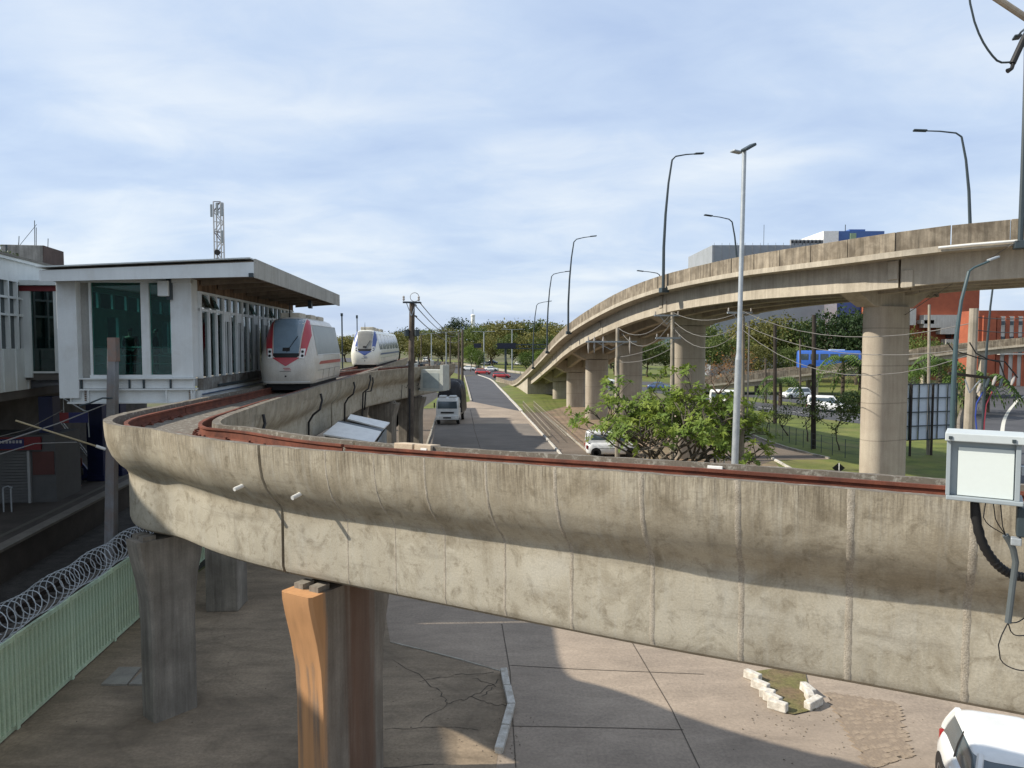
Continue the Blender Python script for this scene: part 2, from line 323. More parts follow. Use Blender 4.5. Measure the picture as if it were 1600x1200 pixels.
DIRT = paving('trodden_dirt', (0.3, 0.215, 0.145), (0.21, 0.15, 0.1), (0.13, 0.14, 0.06))
PAVER = paving('footpath_concrete', (0.19, 0.15, 0.115), (0.14, 0.112, 0.086), (0.1, 0.08, 0.06))
BALLAST = mat('dark_ballast', (0.075, 0.07, 0.062), (0.035, 0.032, 0.03), scale=2, fine=22, fineamt=0.8, bump=0.8)  # colour kept dark to carry the shade beside the old station
def sheet(name, pts, z, m, px=True):
    b = MB(); P = [G(u, v) for u, v in pts] if px else [Vector((x, y, 0)) for x, y in pts]
    b.add([(p.x, p.y, z) for p in P], [tuple(range(len(P)))]); o = struct(name, b, m)
    if o.data.polygons[0].normal.z < 0: o.data.flip_normals()
    return o
g = MB(); g.add([(-2500, -60, 0), (2500, -60, 0), (2500, 4000, 0), (-2500, 4000, 0)], [(0, 1, 2, 3)]); struct('ground', g, EARTH)
def gxy(u, v): p = G(u, v); return (p.x, p.y)
sheet('yard', [(-11.0, -12), (30, -12), (30, 33), (14, 36), gxy(885, 722), gxy(868, 702), gxy(815, 643), gxy(735, 627), gxy(690, 638), gxy(667, 695), (-7.5, 50), (-11.0, 50)], 0.004, YARD, px=False)
sheet('old_yard_paving', [(-11.0, 2), (-11.0, 49), (-7.6, 48), (-6.2, 32), gxy(610, 1004), gxy(787, 1051), gxy(800, 1108), gxy(778, 1180), (-0.5, 10)], 0.008, OLDC, px=False)
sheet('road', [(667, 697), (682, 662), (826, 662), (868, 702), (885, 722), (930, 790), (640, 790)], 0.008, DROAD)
sheet('asphalt_road', [(735, 627), (731, 607), (726, 588), (747, 586), (767, 593), (780, 605), (815, 643)], 0.008, ASPH)
sheet('highway', [(300, 556), (560, 559.5), (695, 567), (801, 583), (880, 592), (880, 605), (790, 598), (747, 586), (726, 587), (700, 579.5), (560, 566), (300, 561)], 0.006, ASPH)
sheet('lawn', [(600, 640), (690, 637), (735, 627), (731, 607), (725, 588), (700, 580), (640, 573), (560, 567), (560, 640)], 0.010, GRASS)
sheet('footpath', [(640, 640), (690, 638), (667, 695), (650, 735), (590, 735), (600, 640)], 0.012, PAVER)
sheet('under_viaduct_ground', [(846, 645), (905, 628), (1100, 634), (1165, 676), (1215, 722), (1235, 800), (960, 800), (925, 715)], 0.008, DIRT)
sheet('verge_lawn', [(781, 607), (800, 600), (905, 622), (905, 629), (846, 645), (817, 642)], 0.012, GRASS)
sheet('ramp_path', [(817, 645), (846, 645), (925, 715), (960, 800), (945, 800), (888, 725)], 0.012, PAVER)
sheet('park_lawn', [(1110, 634), (1167, 640), (1248, 650), (1420, 672), (1700, 705), (1900, 820), (1290, 820), (1208, 718), (1296, 717), (1240, 703), (1200, 690), (1165, 676)], 0.012, GRASS)
sheet('park_footpath', [(1100, 640), (1120, 655), (1165, 678), (1200, 691), (1240, 704), (1296, 718), (1209, 719), (1150, 740), (1060, 700)], 0.016, PAVER)
sheet('avenue', [(880, 600), (1020, 605.5), (1167, 627), (1262, 637), (1420, 655), (1700, 690), (1700, 712), (1420, 672), (1248, 650), (1167, 640), (1020, 613), (880, 606)], 0.016, ASPH)
sheet('far_avenue', [(880, 593), (1020, 597), (1166, 613), (1262, 623), (1420, 640), (1420, 650), (1262, 632), (1166, 620), (1020, 602), (880, 597)], 0.016, ASPH)
sheet('median_lawn', [(880, 597.5), (1020, 602.5), (1166, 620.5), (1262, 632.5), (1420, 650.5), (1420, 654.5), (1262, 636.5), (1167, 626.5), (1020, 605), (880, 599.5)], 0.014, GRASS)
sheet('park_far_lawn', [(780, 566), (1000, 570), (1200, 585), (1400, 600), (1420, 636), (1262, 620), (1166, 610), (1020, 595), (880, 591), (801, 581), (700, 566.5), (640, 560)], 0.008, GRASS)
# lane dashes on the avenue
dash = flat('road_marking', (0.6, 0.6, 0.56), 0.7)
b = MB()
for (u, v) in ((1050, 613), (1110, 621), (1185, 636), (1235, 642.5), (1310, 652)):
    p = G(u, v); q = G(u + 24, v + 3.2); d = (q - p).normalized() * 3; n = Vector((-d.y, d.x, 0)).normalized() * 0.09
    b.add([(p + n), (p - n), (p + d - n), (p + d + n)], [(0, 1, 2, 3)])
b.v = [(x, y, 0.021) for x, y, z in b.v]; o = struct('lane_marking', b, dash)
# kerbs: single kerb stones as pieces of one kerb
def kerb(name, pts, m, label_kind, h=0.14, wd=0.16, stone=1.0, gap=0.015, px=True):
    P = [G(u, v) for u, v in pts] if px else [Vector((x, y, 0)) for x, y in pts]
    root = MB(); pa = Path([(p.x, p.y, 0) for p in P], 0.2, 0); n = max(1, int(pa.len / stone)); st = pa.len / n; rnd = random.Random(len(name) * 7 + n)
    base = MB(); a = pa.pt(0, 0); e = pa.pt(pa.len, 0)
    for k in range(n + 1):
        pass
    rings = [[pa.pt(q, -wd / 2 + .02, 0.0), pa.pt(q, wd / 2 - .02, 0.0), pa.pt(q, wd / 2 - .02, h * .55), pa.pt(q, -wd / 2 + .02, h * .55)] for q in np.linspace(0, pa.len, n + 1)]
    base.loft(rings); ro = base.build(name, m); ro['kind'] = 'structure'
    if n <= 110:
        for k in range(n):
            q0, q1 = k * st + gap, (k + 1) * st - gap; dz = rnd.uniform(-.012, .012); dj = rnd.uniform(-.012, .012); c = MB()
            c.hexa([pa.pt(q0, -wd / 2 + dj), pa.pt(q0, wd / 2 + dj), pa.pt(q1, wd / 2 + dj), pa.pt(q1, -wd / 2 + dj)], [pa.pt(q0, -wd / 2 + dj, h + dz), pa.pt(q0, wd / 2 + dj, h + dz), pa.pt(q1, wd / 2 + dj, h + dz), pa.pt(q1, -wd / 2 + dj, h + dz)])
            c.build('kerb_stone', m, ro, bevel=0.015)
    return ro
kerb('kerb_road_left', [(655, 722), (667, 696), (683, 650), (689, 638)], KERB, '', stone=1.2)
kerb('kerb_road_right', [(900, 745), (875, 710), (815, 644)], KERBW, '', stone=1.2)
kerb('kerb_asphalt_right', [(815, 643), (780, 606), (766, 593), (747, 586)], KERBW, '', stone=3.0, wd=.3)
kerb('kerb_asphalt_left', [(736, 627), (731, 607), (725.5, 587)], KERB, '', stone=3.0, wd=.25)
kerb('kerb_ramp_outer', [(846, 645), (925, 713), (935, 725)], KERB, '', stone=1.5, wd=.12)
kerb('kerb_park', [(1166, 677), (1200, 690.5), (1240, 703.5), (1296, 717.5)], KERB, '', stone=1.2)
kerb('kerb_park_corner', [(1207, 718), (1236, 734)], KERBW, '', stone=1.0)
kerb('kerb_yard_island', [(787, 1051), (797, 1104), (798, 1112), (779, 1178)], KERBW, '', stone=0.8, h=.13, wd=.17)
kerb('kerb_yard_edge', [(609, 1004), (700, 1026), (786, 1050)], KERB, '', stone=0.9, h=.03, wd=.05)
kerb('highway_divider', [(560, 560.5), (695, 567), (801, 582), (872, 590)], KERB, '', stone=9.0, h=0.55, wd=0.6)
# dark joints of the yard slabs (recessed seams filled with dirt)
SEAM = flat('dirt_filled_joint', (0.09, 0.072, 0.054), 0.95)
b = MB()
for pts in ([(784, 975), (797, 1050), (800, 1108), (806, 1200)], [(985, 1000), (1050, 1110), (1100, 1215)], [(797, 1040), (900, 1046), (1100, 1054)], [(800, 1135), (960, 1138), (1068, 1141)], [(740, 668), (752, 706)], [(735, 640), (741, 668)], [(752, 680), (868, 684)]):
    P = [G(u, v) for u, v in pts]
    for p, q in zip(P, P[1:]):
        d = (q - p).normalized(); n = Vector((-d.y, d.x, 0)) * (0.006 + 0.0003 * p.y)
        b.add([(*(p + n).xy, 0.0125), (*(p - n).xy, 0.0125), (*(q - n).xy, 0.0125), (*(q + n).xy, 0.0125)], [(0, 1, 2, 3)])
struct('yard_joints', b, SEAM)
# rough cracks in the old paving
b = MB(); rnd = random.Random(5)
for pts in ([(612, 1030), (660, 1060), (690, 1085), (700, 1100), (650, 1135)], [(652, 1065), (720, 1055), (785, 1052)], [(700, 1100), (735, 1090), (760, 1075), (785, 1060)], [(735, 1090), (765, 1100), (796, 1104)], [(600, 1140), (690, 1138), (760, 1140)], [(600, 1200), (720, 1192)], [(740, 1060), (772, 1072), (750, 1092)]):
    P = []
    for (u0, v0), (u1, v1) in zip(pts, pts[1:]):
        for k in range(6): P.append(G(u0 + (u1 - u0) * k / 6 + rnd.uniform(-3, 3), v0 + (v1 - v0) * k / 6 + rnd.uniform(-2, 2)))
    for p, q in zip(P, P[1:]):
        d = (q - p); d.normalize(); n = Vector((-d.y, d.x, 0)) * rnd.uniform(0.005, 0.016)
        b.add([(*(p + n).xy, 0.0135), (*(p - n).xy, 0.0135), (*(q - n).xy, 0.0135), (*(q + n).xy, 0.0135)], [(0, 1, 2, 3)])
struct('paving_cracks', b, SEAM)
# pale inspection slabs by the pier, on the old paving
lid = mat('pale_slab', (0.3, 0.28, 0.23), (0.22, 0.2, 0.17), scale=2)
for k, (a, c) in enumerate((((178, 1045), (228, 1072)), ((221, 1045), (262, 1072)))):
    b = MB(); P = [G(u, v) for u, v in ((a[0] + 8, a[1]), (a[0] + 42, a[1]), (a[0] + 20, c[1]), (a[0] - 20, c[1]))]
    b.prism([(p.x, p.y) for p in P[::-1]], 0.0, 0.05)
    solo('inspection_cover', b, lid, 'pale concrete inspection cover set in the old paving beside the green fence', 'cover', 'inspection covers by the fence')
# grass island with its loose white kerb stones
ISL = [(1168, 1052), (1215, 1112), (1240, 1118), (1275, 1110), (1262, 1070), (1255, 1040)]
sheet('island_lawn', ISL, 0.03, mat('worn_grass', (0.15, 0.145, 0.05), (0.17, 0.12, 0.07), scale=1.5, fine=14, fineamt=0.7, bump=0.6))
rnd = random.Random(3)
stone = mat('whitewashed_stone', (0.7, 0.67, 0.6), (0.45, 0.41, 0.35), scale=5, bump=0.4)
for k, (u, v, rz, ln) in enumerate(((1176, 1062, -52, .42), (1188, 1077, -50, .42), (1199, 1090, -38, .34), (1207, 1098, -52, .4), (1215, 1109, -42, .42), (1262, 1084, 100, .42), (1265, 1094, 80, .36), (1271, 1105, 35, .5))):
    p = G(u, v); b = MB(); b.box((p.x, p.y, 0.1), (ln, .17, .2), R(rz) , R(rnd.uniform(-5, 5)), R(rnd.uniform(-4, 4)))
    solo('kerb_stone_block', b, stone, 'loose whitewashed kerb stone edging the small grass island' if k < 7 else 'whitewashed kerb stone knocked askew at the tip of the grass island', 'kerb stone', 'white stones round the grass island' if k < 7 else None, bevel=0.025)
# cobbles near the island
b0 = None; cob = mat('cobble', (0.3, 0.235, 0.17), (0.2, 0.155, 0.115), scale=3); cobroot = MB()
P = [G(u, v) for u, v in ((1290, 1083), (1400, 1100), (1420, 1180), (1360, 1200))]
cobroot.add([(p.x, p.y, 0.009) for p in P], [(0, 3, 2, 1)]); cr_ = struct('cobble_patch', cobroot, SEAM)
if cr_.data.polygons[0].normal.z < 0: cr_.data.flip_normals()
me = None
for i in range(11):
    for j in range(15):
        s_, t_ = (i + .5) / 11, (j + .5) / 15
        a = P[0].lerp(P[1], s_); c = P[3].lerp(P[2], s_); p = a.lerp(c, t_)
        if rnd.random() < .12: continue
        if me is None:
            q = MB(); q.box((0, 0, 0.0), (.2, .26, .03)); ob = q.build('cobble', cob, cr_, bevel=0.012, local=True); me = ob.data
        else:
            ob = bpy.data.objects.new('cobble', me); col.objects.link(ob); ob.parent = cr_
        ob.location = (p.x + rnd.uniform(-.02, .02), p.y + rnd.uniform(-.02, .02), 0.006 + rnd.uniform(-.004, .004)); ob.rotation_euler = (0, 0, R(20 + rnd.uniform(-6, 6)))

# loose grit and litter gathered along the kerbs and round the island
rnd = random.Random(17); gm = MB()
for (u, v, su, sv, n) in ((1240, 1125, 60, 16, 60), (790, 1150, 18, 40, 60), (720, 1140, 90, 30, 40), (1330, 1150, 70, 40, 50), (300, 1080, 200, 90, 50)):
    for _ in range(n):
        p = G(min(1700, u + rnd.gauss(0, su)), max(960, v + rnd.gauss(0, sv))); r_ = rnd.uniform(.004, .014); gm.box((p.x, p.y, .012 + r_ * .3), (r_ * 2, r_ * 1.4, r_), rnd.uniform(0, 3), rnd.uniform(-.4, .4))
o = gm.build('grit', mat('grit', (.26, .21, .155), (.15, .12, .09), scale=20)); o['kind'] = 'stuff'; tag(o, 'loose grit scattered over the concrete yard and along its kerbs', 'grit')
# ---------------------------------------------------------------- guideway (curved elevated beam with rusty rails)
GW = 2.4
PROF = [(0, 0), (0, -.1), (.02, -.35), (.06, -.55), (.14, -.74), (.28, -.92), (.4, -1.02), (.46, -1.12), (.47, -1.2), (.47, -2.1), (.5, -2.19), (.6, -2.25),
        (1.8, -2.25), (1.9, -2.19), (1.93, -2.1), (1.93, -1.2), (1.94, -1.12), (2.0, -1.02), (2.12, -.92), (2.26, -.74), (2.34, -.55), (2.38, -.35), (2.4, -.1), (2.4, 0), (2.22, 0), (2.2, -.3), (.2, -.3), (.18, 0)]
def lipz(u): return 6.35 + 0.15 * min(1, max(0, (u - 450) / 500))
OUT = []
for u, v in ((1475, 776), (1300, 762), (1150, 750.5), (1000, 739), (800, 725), (600, 711), (480, 702), (410, 696), (340, 688), (280, 679), (230, 669)):
    p = G(u, v, lipz(u)); OUT.append((p.x, p.y, p.z, 0.2))
d0 = Vector(OUT[0]) - Vector(OUT[1]); d0 = d0 / Vector(d0[:2]).length
OUT = [(OUT[0][0] + d0[0] * 9, OUT[0][1] + d0[1] * 9 - 1.0, 6.55, .2), (OUT[0][0] + d0[0] * 4, OUT[0][1] + d0[1] * 4 - .2, 6.53, .2)] + OUT
for p in ((-8.15, 14.95, 6.35, .2), (-9.0, 16.1, 6.35, .18), (-9.38, 17.5, 6.35, .14), (-9.5, 19.5, 6.35, .09), (-9.62, 22, 6.35, .04), (-9.75, 26, 6.35, 0), (-10.0, 29, 6.35, 0), (-10.8, 40, 6.35, 0), (-12.2, 56, 6.35, 0), (-15.4, 92, 6.35, 0)):
    OUT.append(p)
GP = Path(OUT, 0.2, 6)
def gpt(q, x, dz):          # x metres in from the outer lip, dz below the lip, with the cant of the curve
    p, t = GP.at(q); return Vector((p[0] + t[1] * x, p[1] - t[0] * x, p[2] + dz - p[3] * x / GW))
arc = [0]
for a, c in zip(PROF, PROF[1:]): arc.append(arc[-1] + math.hypot(c[0] - a[0], c[1] - a[1]))
HALF = arc[12] + 0.0
def gsweep(pt, q0, q1, step, prof=PROF, uvoff=0):
    m = MB(); n = max(2, int((q1 - q0) / step) + 1); qs = np.linspace(q0, q1, n); k = len(prof); m.uv = []
    jr = random.Random(k); m.v = [tuple(pt(q, x, z + (jr.uniform(-.006, .006) if z == 0 and k > 23 else 0))) for q in qs for x, z in prof]
    ar = [0]
    for a, c in zip(prof + prof[:1], prof[1:] + prof[:1]): ar.append(ar[-1] + math.hypot(c[0] - a[0], c[1] - a[1]))
    ln = ar[23] if k > 23 else ar[-1]
    vt = [min(x, ln - x) if x < ln else (ln - x) * 0.3 for x in ar]
    for i in range(n - 1):
        for j in range(k):
            a, c = i * k + j, i * k + (j + 1) % k
            m.f.append((a, a + k, c + k, c)); m.uv.append(((qs[i], vt[j]), (qs[i + 1], vt[j]), (qs[i + 1], vt[j + 1]), (qs[i], vt[j + 1])))
    m.f.append(tuple(range(k))); m.uv.append([(q0 + x, 1 - z) for x, z in prof])
    e = (n - 1) * k; m.f.append(tuple(range(e + k - 1, e - 1, -1))); m.uv.append([(q1 + x, 1 - z) for x, z in prof[::-1]])
    return m
pj = G(410, 696, 6.35); QJ = GP.near(pj.x, pj.y); QB = GP.near(-9.3, 20.5); QC = GP.near(-11.5, 47)
SEGS = [(0.0, QJ - .035, 'grey concrete guideway beam with pale grout seams, curving over the brown-stained pier'),
        (QJ + .035, QB - .03, 'tight curved guideway beam end standing on the grey pier by the green fence'),
        (QB + .03, QC - .03, 'straight guideway beam under the red-fronted train beside the glass station'),
        (QC + .03, GP.len, 'straight guideway beam under the blue-fronted train')]
RAILP = [(-.075, 0), (.075, 0), (.075, .025), (.014, .045), (.014, .185), (.042, .2), (.042, .245), (-.042, .245), (-.042, .2), (-.014, .185), (-.014, .045), (-.075, .025)]
clip = MB(); clip.box((0, 0, .02), (.11, .1, .04)); clip.disc((0, 0, .055), (0, 0, 1), .028, .05, 6)
clipme = None
def railset(root, q0, q1, pt, clips=True):
    global clipme
    for x0, inner in ((.44, -1), (1.96, 1)):
        m = gsweep(lambda q, x, z: pt(q, x0 + x, -.3 + z), q0 + .01, q1 - .01, .25 if q1 < QC else 1.0, RAILP); m.uv = None
        ro = m.build('rail', RUST, root)
        if not clips: continue
        q = q0 + .2
        while q < q1 - .1:
            for sd_ in (-1, 1):
                p = pt(q, x0 + sd_ * .12, -.3); p2 = pt(q + .1, x0 + sd_ * .12, -.3); an = math.atan2(p2.y - p.y, p2.x - p.x)
                if clipme is None:
                    ob = clip.build('rail_clip', RUST, ro, local=True); clipme = ob.data
                else:
                    ob = bpy.data.objects.new('rail_clip', clipme); col.objects.link(ob); ob.parent = ro
                ob.location = WM(ro).inverted() @ p; ob.rotation_euler = (0, 0, an)
            q += .62
GUIDE = []
for k, (q0, q1, lab) in enumerate(SEGS):
    mid = gpt((q0 + q1) / 2, 1.2, 0); root = thing('guideway_beam', lab, 'guideway beam', (mid.x, mid.y, mid.z - 2.25)); GUIDE.append(root)
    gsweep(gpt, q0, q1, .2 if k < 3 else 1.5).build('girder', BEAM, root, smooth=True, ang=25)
    railset(root, q0, q1, gpt, clips=k < 2)
# grout seams of the cast segments: thin raised bands round the outer face
GROUT = mat('grout_seam', (0.43, 0.385, 0.315), (0.32, 0.28, 0.22), scale=6, fine=60, fineamt=0.6, bump=0.6)
rnd = random.Random(8); subp = PROF[1:11]; OUTF = PROF[:11]
for u, v, wd in ((545, 880, .05), (617, 900, .05), (697, 920, .055), (789, 930, .06), (895, 950, .075), (1020, 970, .085), (1160, 990, .09), (1322, 1010, .1), (1507, 1030, .1), (1690, 1050, .1), (1900, 1060, .1)):
    dray = ray(u, v); best = min(np.linspace(0, QJ - .3, 400), key=lambda q: abs((gpt(q, .47, -1.7) - CAM).x / (gpt(q, .47, -1.7) - CAM).y - dray.x / dray.y))
    m = MB(); prof = OUTF; rings = []
    P2 = [(x - .004, z) for x, z in prof]; dens = []
    for (x0, z0), (x1, z1) in zip(P2, P2[1:]):
        nn = max(1, int(math.hypot(x1 - x0, z1 - z0) / .06)); dens += [(x0 + (x1 - x0) * i / nn, z0 + (z1 - z0) * i / nn) for i in range(nn)]
    dens.append(P2[-1]); vs = []; fs = []
    for x, z in dens:
        a = best - wd / 2 * .8 + rnd.uniform(-.006, .006); c = best + wd / 2 * .8 + rnd.uniform(-.006, .006)
        vs += [gpt(a, x + .006, z), gpt(a + .01, x, z), gpt(c - .01, x, z), gpt(c, x + .006, z)]
    for i in range(len(dens) - 1):
        for j in range(3): fs.append((i * 4 + j, i * 4 + j + 1, i * 4 + j + 5, i * 4 + j + 4))
    m.add(vs, fs); m.build('grout_seam', GROUT, GUIDE[0], smooth=True, ang=60)
# drain stubs
PVC = flat('white_pipe', (0.75, 0.75, 0.72), 0.4)
for q, k in ((QJ + 0.62, 1), (QJ - .78, 0), (QB - 3.2, 1)):
    a = gpt(q, .25, -.72); b_ = gpt(q, -.02, -.80); m = MB(); m.tube([a, b_], .035, 10); m.build('drain_pipe', PVC, GUIDE[k], smooth=True)
# cover box and plaques on the inner kerb
TAN = mat('tan_cover', (0.55, 0.45, 0.33), (0.45, 0.36, 0.26), scale=4)
def on_kerb(u, ln, x0, x1, h, name, mt, gap=0):
    dray = ray(u, 700); q = min(np.linspace(0, QJ, 600), key=lambda s_: abs(gpt(s_, 2.3, 0).x / gpt(s_, 2.3, 0).y - dray.x / dray.y))
    m = MB(); bt = [gpt(q - ln / 2, x0, -.29), gpt(q + ln / 2, x0, -.29), gpt(q + ln / 2, x1, -.29), gpt(q - ln / 2, x1, -.29)]
    tp = [gpt(q - ln / 2, x0 + .02, h), gpt(q + ln / 2, x0 + .02, h), gpt(q + ln / 2, x1, h), gpt(q - ln / 2, x1, h)]
    m.hexa(bt[::-1], tp[::-1]); return m.build(name, mt, GUIDE[0], bevel=.012), q
on_kerb(637, .40, 2.14, 2.45, .03, 'cable_cover', TAN); o_, q_ = on_kerb(667, .36, 2.14, 2.45, .028, 'cable_cover', TAN)
on_kerb(670, .13, 2.125, 2.15, -.03, 'marker_plaque', WHITE); on_kerb(1120, .26, 2.17, 2.205, -.03, 'marker_plaque', WHITE)
# walkway plate and drain channel on the deck of the curve
PLATE = mat('deck_plate', (0.3, 0.26, 0.19), (0.2, 0.17, 0.13), scale=4)
for a, c, x0, x1 in ((QJ + 1.6, QJ + 3.0, .8, 1.45), (QJ + 3.1, QJ + 5.0, 1.1, 1.5)):
    m = gsweep(lambda q, x, z: gpt(q, x, z), a, c, .2, [(x0, -.3), (x1, -.3), (x1, -.25), (x0, -.25)]); m.uv = None; m.build('deck_plate', PLATE, GUIDE[1])
# siding beam that branches off to the right
BP = Path([(-10.3, 34, 6.33, 0), (-10.75, 40, 6.33, 0), (-10.9, 45.5, 6.33, 0), (-10.2, 50, 6.33, 0), (-9.2, 55, 6.33, 0), (-8.1, 60, 6.33, 0), (-7.2, 64, 6.33, 0)], 0.5, 3)
bpt = lambda q, x, dz: BP.pt(q, x, dz)
root = thing('guideway_beam', 'siding guideway beam branching off beside the blue-fronted train, cables hanging on its side', 'guideway beam', (-9, 50, 4.08)); GUIDE.append(root)
gsweep(bpt, 0, BP.len, .5).build('girder', BEAM, root, smooth=True, ang=25); railset(root, 6, BP.len, bpt, False)
for q, top, bot in ((BP.len * .33, -.15, -2.9), (BP.len * .36, -.35, -2.3), (BP.len * .62, -.6, -2.2), (BP.len * .7, -.6, -2.3)):
    m = MB(); m.tube([BP.pt(q, 2.42, top), BP.pt(q - .1, 2.46, top - .3), BP.pt(q - .5, 2.4, top - .8), BP.pt(q - .6, 2.1, -1.2), BP.pt(q - .55, 2.0, bot)], .045 if q < BP.len * .5 else .025, 6); m.build('hanging_cable', BLACK, root, smooth=True)
def inner_q(u, v):   # place on the inner face of the main beam seen at pixel column u
    return min(np.linspace(QJ, QC, 800), key=lambda s_: abs(gpt(s_, GW, 0).x / gpt(s_, GW, 0).y - ray(u, v).x / ray(u, v).y) + (0 if gpt(s_, GW, 0).y > 17 else 9))
for u in (500, 552, 409):
    q = inner_q(u, 640); m = MB(); r_ = .045
    m.tube([gpt(q, 2.44, -.3), gpt(q - .05, 2.5, -.55), gpt(q - .3, 2.45, -.9), gpt(q - .35, 2.2, -1.1), gpt(q - .33, 2.02, -1.4), gpt(q - .33, 2.0, -2.4 if u > 420 else -.95)], r_, 7); m.build('hanging_cable', BLACK, GUIDE[2 if q > QB else 1], smooth=True)

# ---------------------------------------------------------------- guideway piers
def pier(pos, ang, a, bt, bb, ztop, label, m, flare=1.4, group=None):
    root = thing('guideway_pier', label, 'pier', (pos[0], pos[1], 0), ang, group)
    s = MB(); rings = []
    for z, f in ((0, 0), (ztop - flare, 0), (ztop - flare * .7, .12), (ztop - flare * .45, .4), (ztop - flare * .2, .8), (ztop - .12, .98), (ztop, 1)):
        h = (bb + (bt - bb) * f) / 2; c = .05
        rings.append([(-a / 2 + c, -h, z), (a / 2 - c, -h, z), (a / 2, -h + c, z), (a / 2, h - c, z), (a / 2 - c, h, z), (-a / 2 + c, h, z), (-a / 2, h - c, z), (-a / 2, -h + c, z)])
    s.loft(rings); s.build('shaft', m, root, local=True, smooth=True, ang=30)
    for y in (-bt * .32, bt * .32):
        for x in (-a * .25, a * .25):
            c = MB(); c.box((x, y, ztop + .045), (.2, .26, .09)); c.build('bearing_pad', PIER, root, local=True)
    return root
STAIN = mat('rust_stained_concrete', (0.27, 0.235, 0.19), (0.2, 0.172, 0.138), scale=0.9, streak=0.5)
def stain():
    t = STAIN.node_tree; b = [n for n in t.nodes if n.type == 'BSDF_PRINCIPLED'][0]; src = b.inputs['Base Color'].links[0].from_socket
    tc = [n for n in t.nodes if n.type == 'TEX_COORD'][0]; sp = N(t, 'ShaderNodeSeparateXYZ'); L(t, tc.outputs['Object'], sp.inputs[0])
    ms = N(t, 'ShaderNodeMapping'); ms.inputs['Scale'].default_value = (5, 5, .25); L(t, tc.outputs['Object'], ms.inputs[0]); n = N(t, 'ShaderNodeTexNoise', Scale=1.4, Detail=6.0); L(t, ms.outputs[0], n.inputs['Vector'])
    ya = N(t, 'ShaderNodeMath', operation='MULTIPLY_ADD'); ya.inputs[1].default_value = .5; L(t, n.outputs[0], ya.inputs[0]); L(t, sp.outputs[1], ya.inputs[2])
    r = N(t, 'ShaderNodeValToRGB'); e = r.color_ramp.elements; mr = N(t, 'ShaderNodeMapRange'); mr.inputs[1].default_value = -1.0; mr.inputs[2].default_value = 1.5; L(t, ya.outputs[0], mr.inputs[0]); L(t, mr.outputs[0], r.inputs[0])
    e[0].position = .30; e[0].color = (0, 0, 0, 1); e[1].position = .9; e[1].color = (.95, .95, .95, 1)
    for p_, c_ in ((.36, .7), (.54, .8), (.62, .1), (.76, .05), (.80, .9)): q = e.new(p_); q.color = (c_, c_, c_, 1)
    cr_ = N(t, 'ShaderNodeMix', data_type='RGBA'); f = N(t, 'ShaderNodeMapRange'); f.inputs[1].default_value = .45; f.inputs[2].default_value = .75; L(t, sp.outputs[1], f.inputs[0]); L(t, f.outputs[0], cr_.inputs[0]); cr_.inputs[6].default_value = (.13, .065, .038, 1); cr_.inputs[7].default_value = (.5, .26, .115, 1)
    x = N(t, 'ShaderNodeMix', data_type='RGBA'); L(t, r.outputs[0], x.inputs[0]); L(t, src, x.inputs[6]); L(t, cr_.outputs[2], x.inputs[7])
    gr = N(t, 'ShaderNodeMix', data_type='RGBA', blend_type='MULTIPLY'); gr.inputs[0].default_value = .28; nr_ = N(t, 'ShaderNodeMapRange'); nr_.inputs[1].default_value = .3; nr_.inputs[2].default_value = .7; nr_.inputs[3].default_value = .5; nr_.inputs[4].default_value = 1.25; L(t, n.outputs[0], nr_.inputs[0]); L(t, x.outputs[2], gr.inputs[6]); L(t, nr_.outputs[0], gr.inputs[7])
    L(t, gr.outputs[2], b.inputs['Base Color'])
stain()
def pier_at(q, bt, bb, label, m, a=.7, flare=1.9):
    p = gpt(q, 1.2, 0); _, t = GP.at(q); zt = gpt(q, 1.2, -2.25).z - .09; return pier((p.x, p.y), math.atan2(t[1], t[0]), a, bt, bb, zt, label, m, flare)
pier_at(QJ - .62, 2.1, 1.5, 'tall flared pier with orange rust stains under the beam joint', STAIN)
pl = G(258, 1138); QL = GP.near(pl.x - .25, pl.y + .9, 1.2)
pq_ = pier_at(QL, 1.45, .95, 'grey flared pier under the tip of the curve by the green fence', PIER, a=.6); pq_.location.x -= .08; pq_.location.y -= .25
pier_at(GP.near(-8.6, 31, 1.2), 2.0, 1.5, 'grey pier under the guideway beneath the red-fronted train', PIER)
pier_at(GP.near(-10.4, 47, 1.2), 2.0, 1.5, 'grey pier under the main guideway beside the siding', PIER)
pier_at(GP.near(-12, 68, 1.2), 2.0, 1.5, 'distant grey pier under the guideway behind the blue-fronted train', PIER)
pier_at(.9, 2.1, 1.5, 'flared pier under the near end of the grout-seamed guideway beam', PIER)
for q, lab in ((BP.len * .55, 'wide grey pier under the middle of the siding beam'), (BP.len * .74, 'wide grey pier under the end of the siding beam beside the white cabinet')):
    p = BP.pt(q, 1.2); _, t = BP.at(q); pier((p.x, p.y), math.atan2(t[1], t[0]), .9, 2.3, 1.7, 6.33 - 2.25 - .09, lab, PIER)
p3 = G(345, 957); s = MB(); s.box((p3.x, p3.y + .5, 2.6), (.95, .95, 5.2), R(3)); solo('station_column', s, PIER, 'square concrete column under the station floor behind the grey flared pier', 'column', bevel=.04)

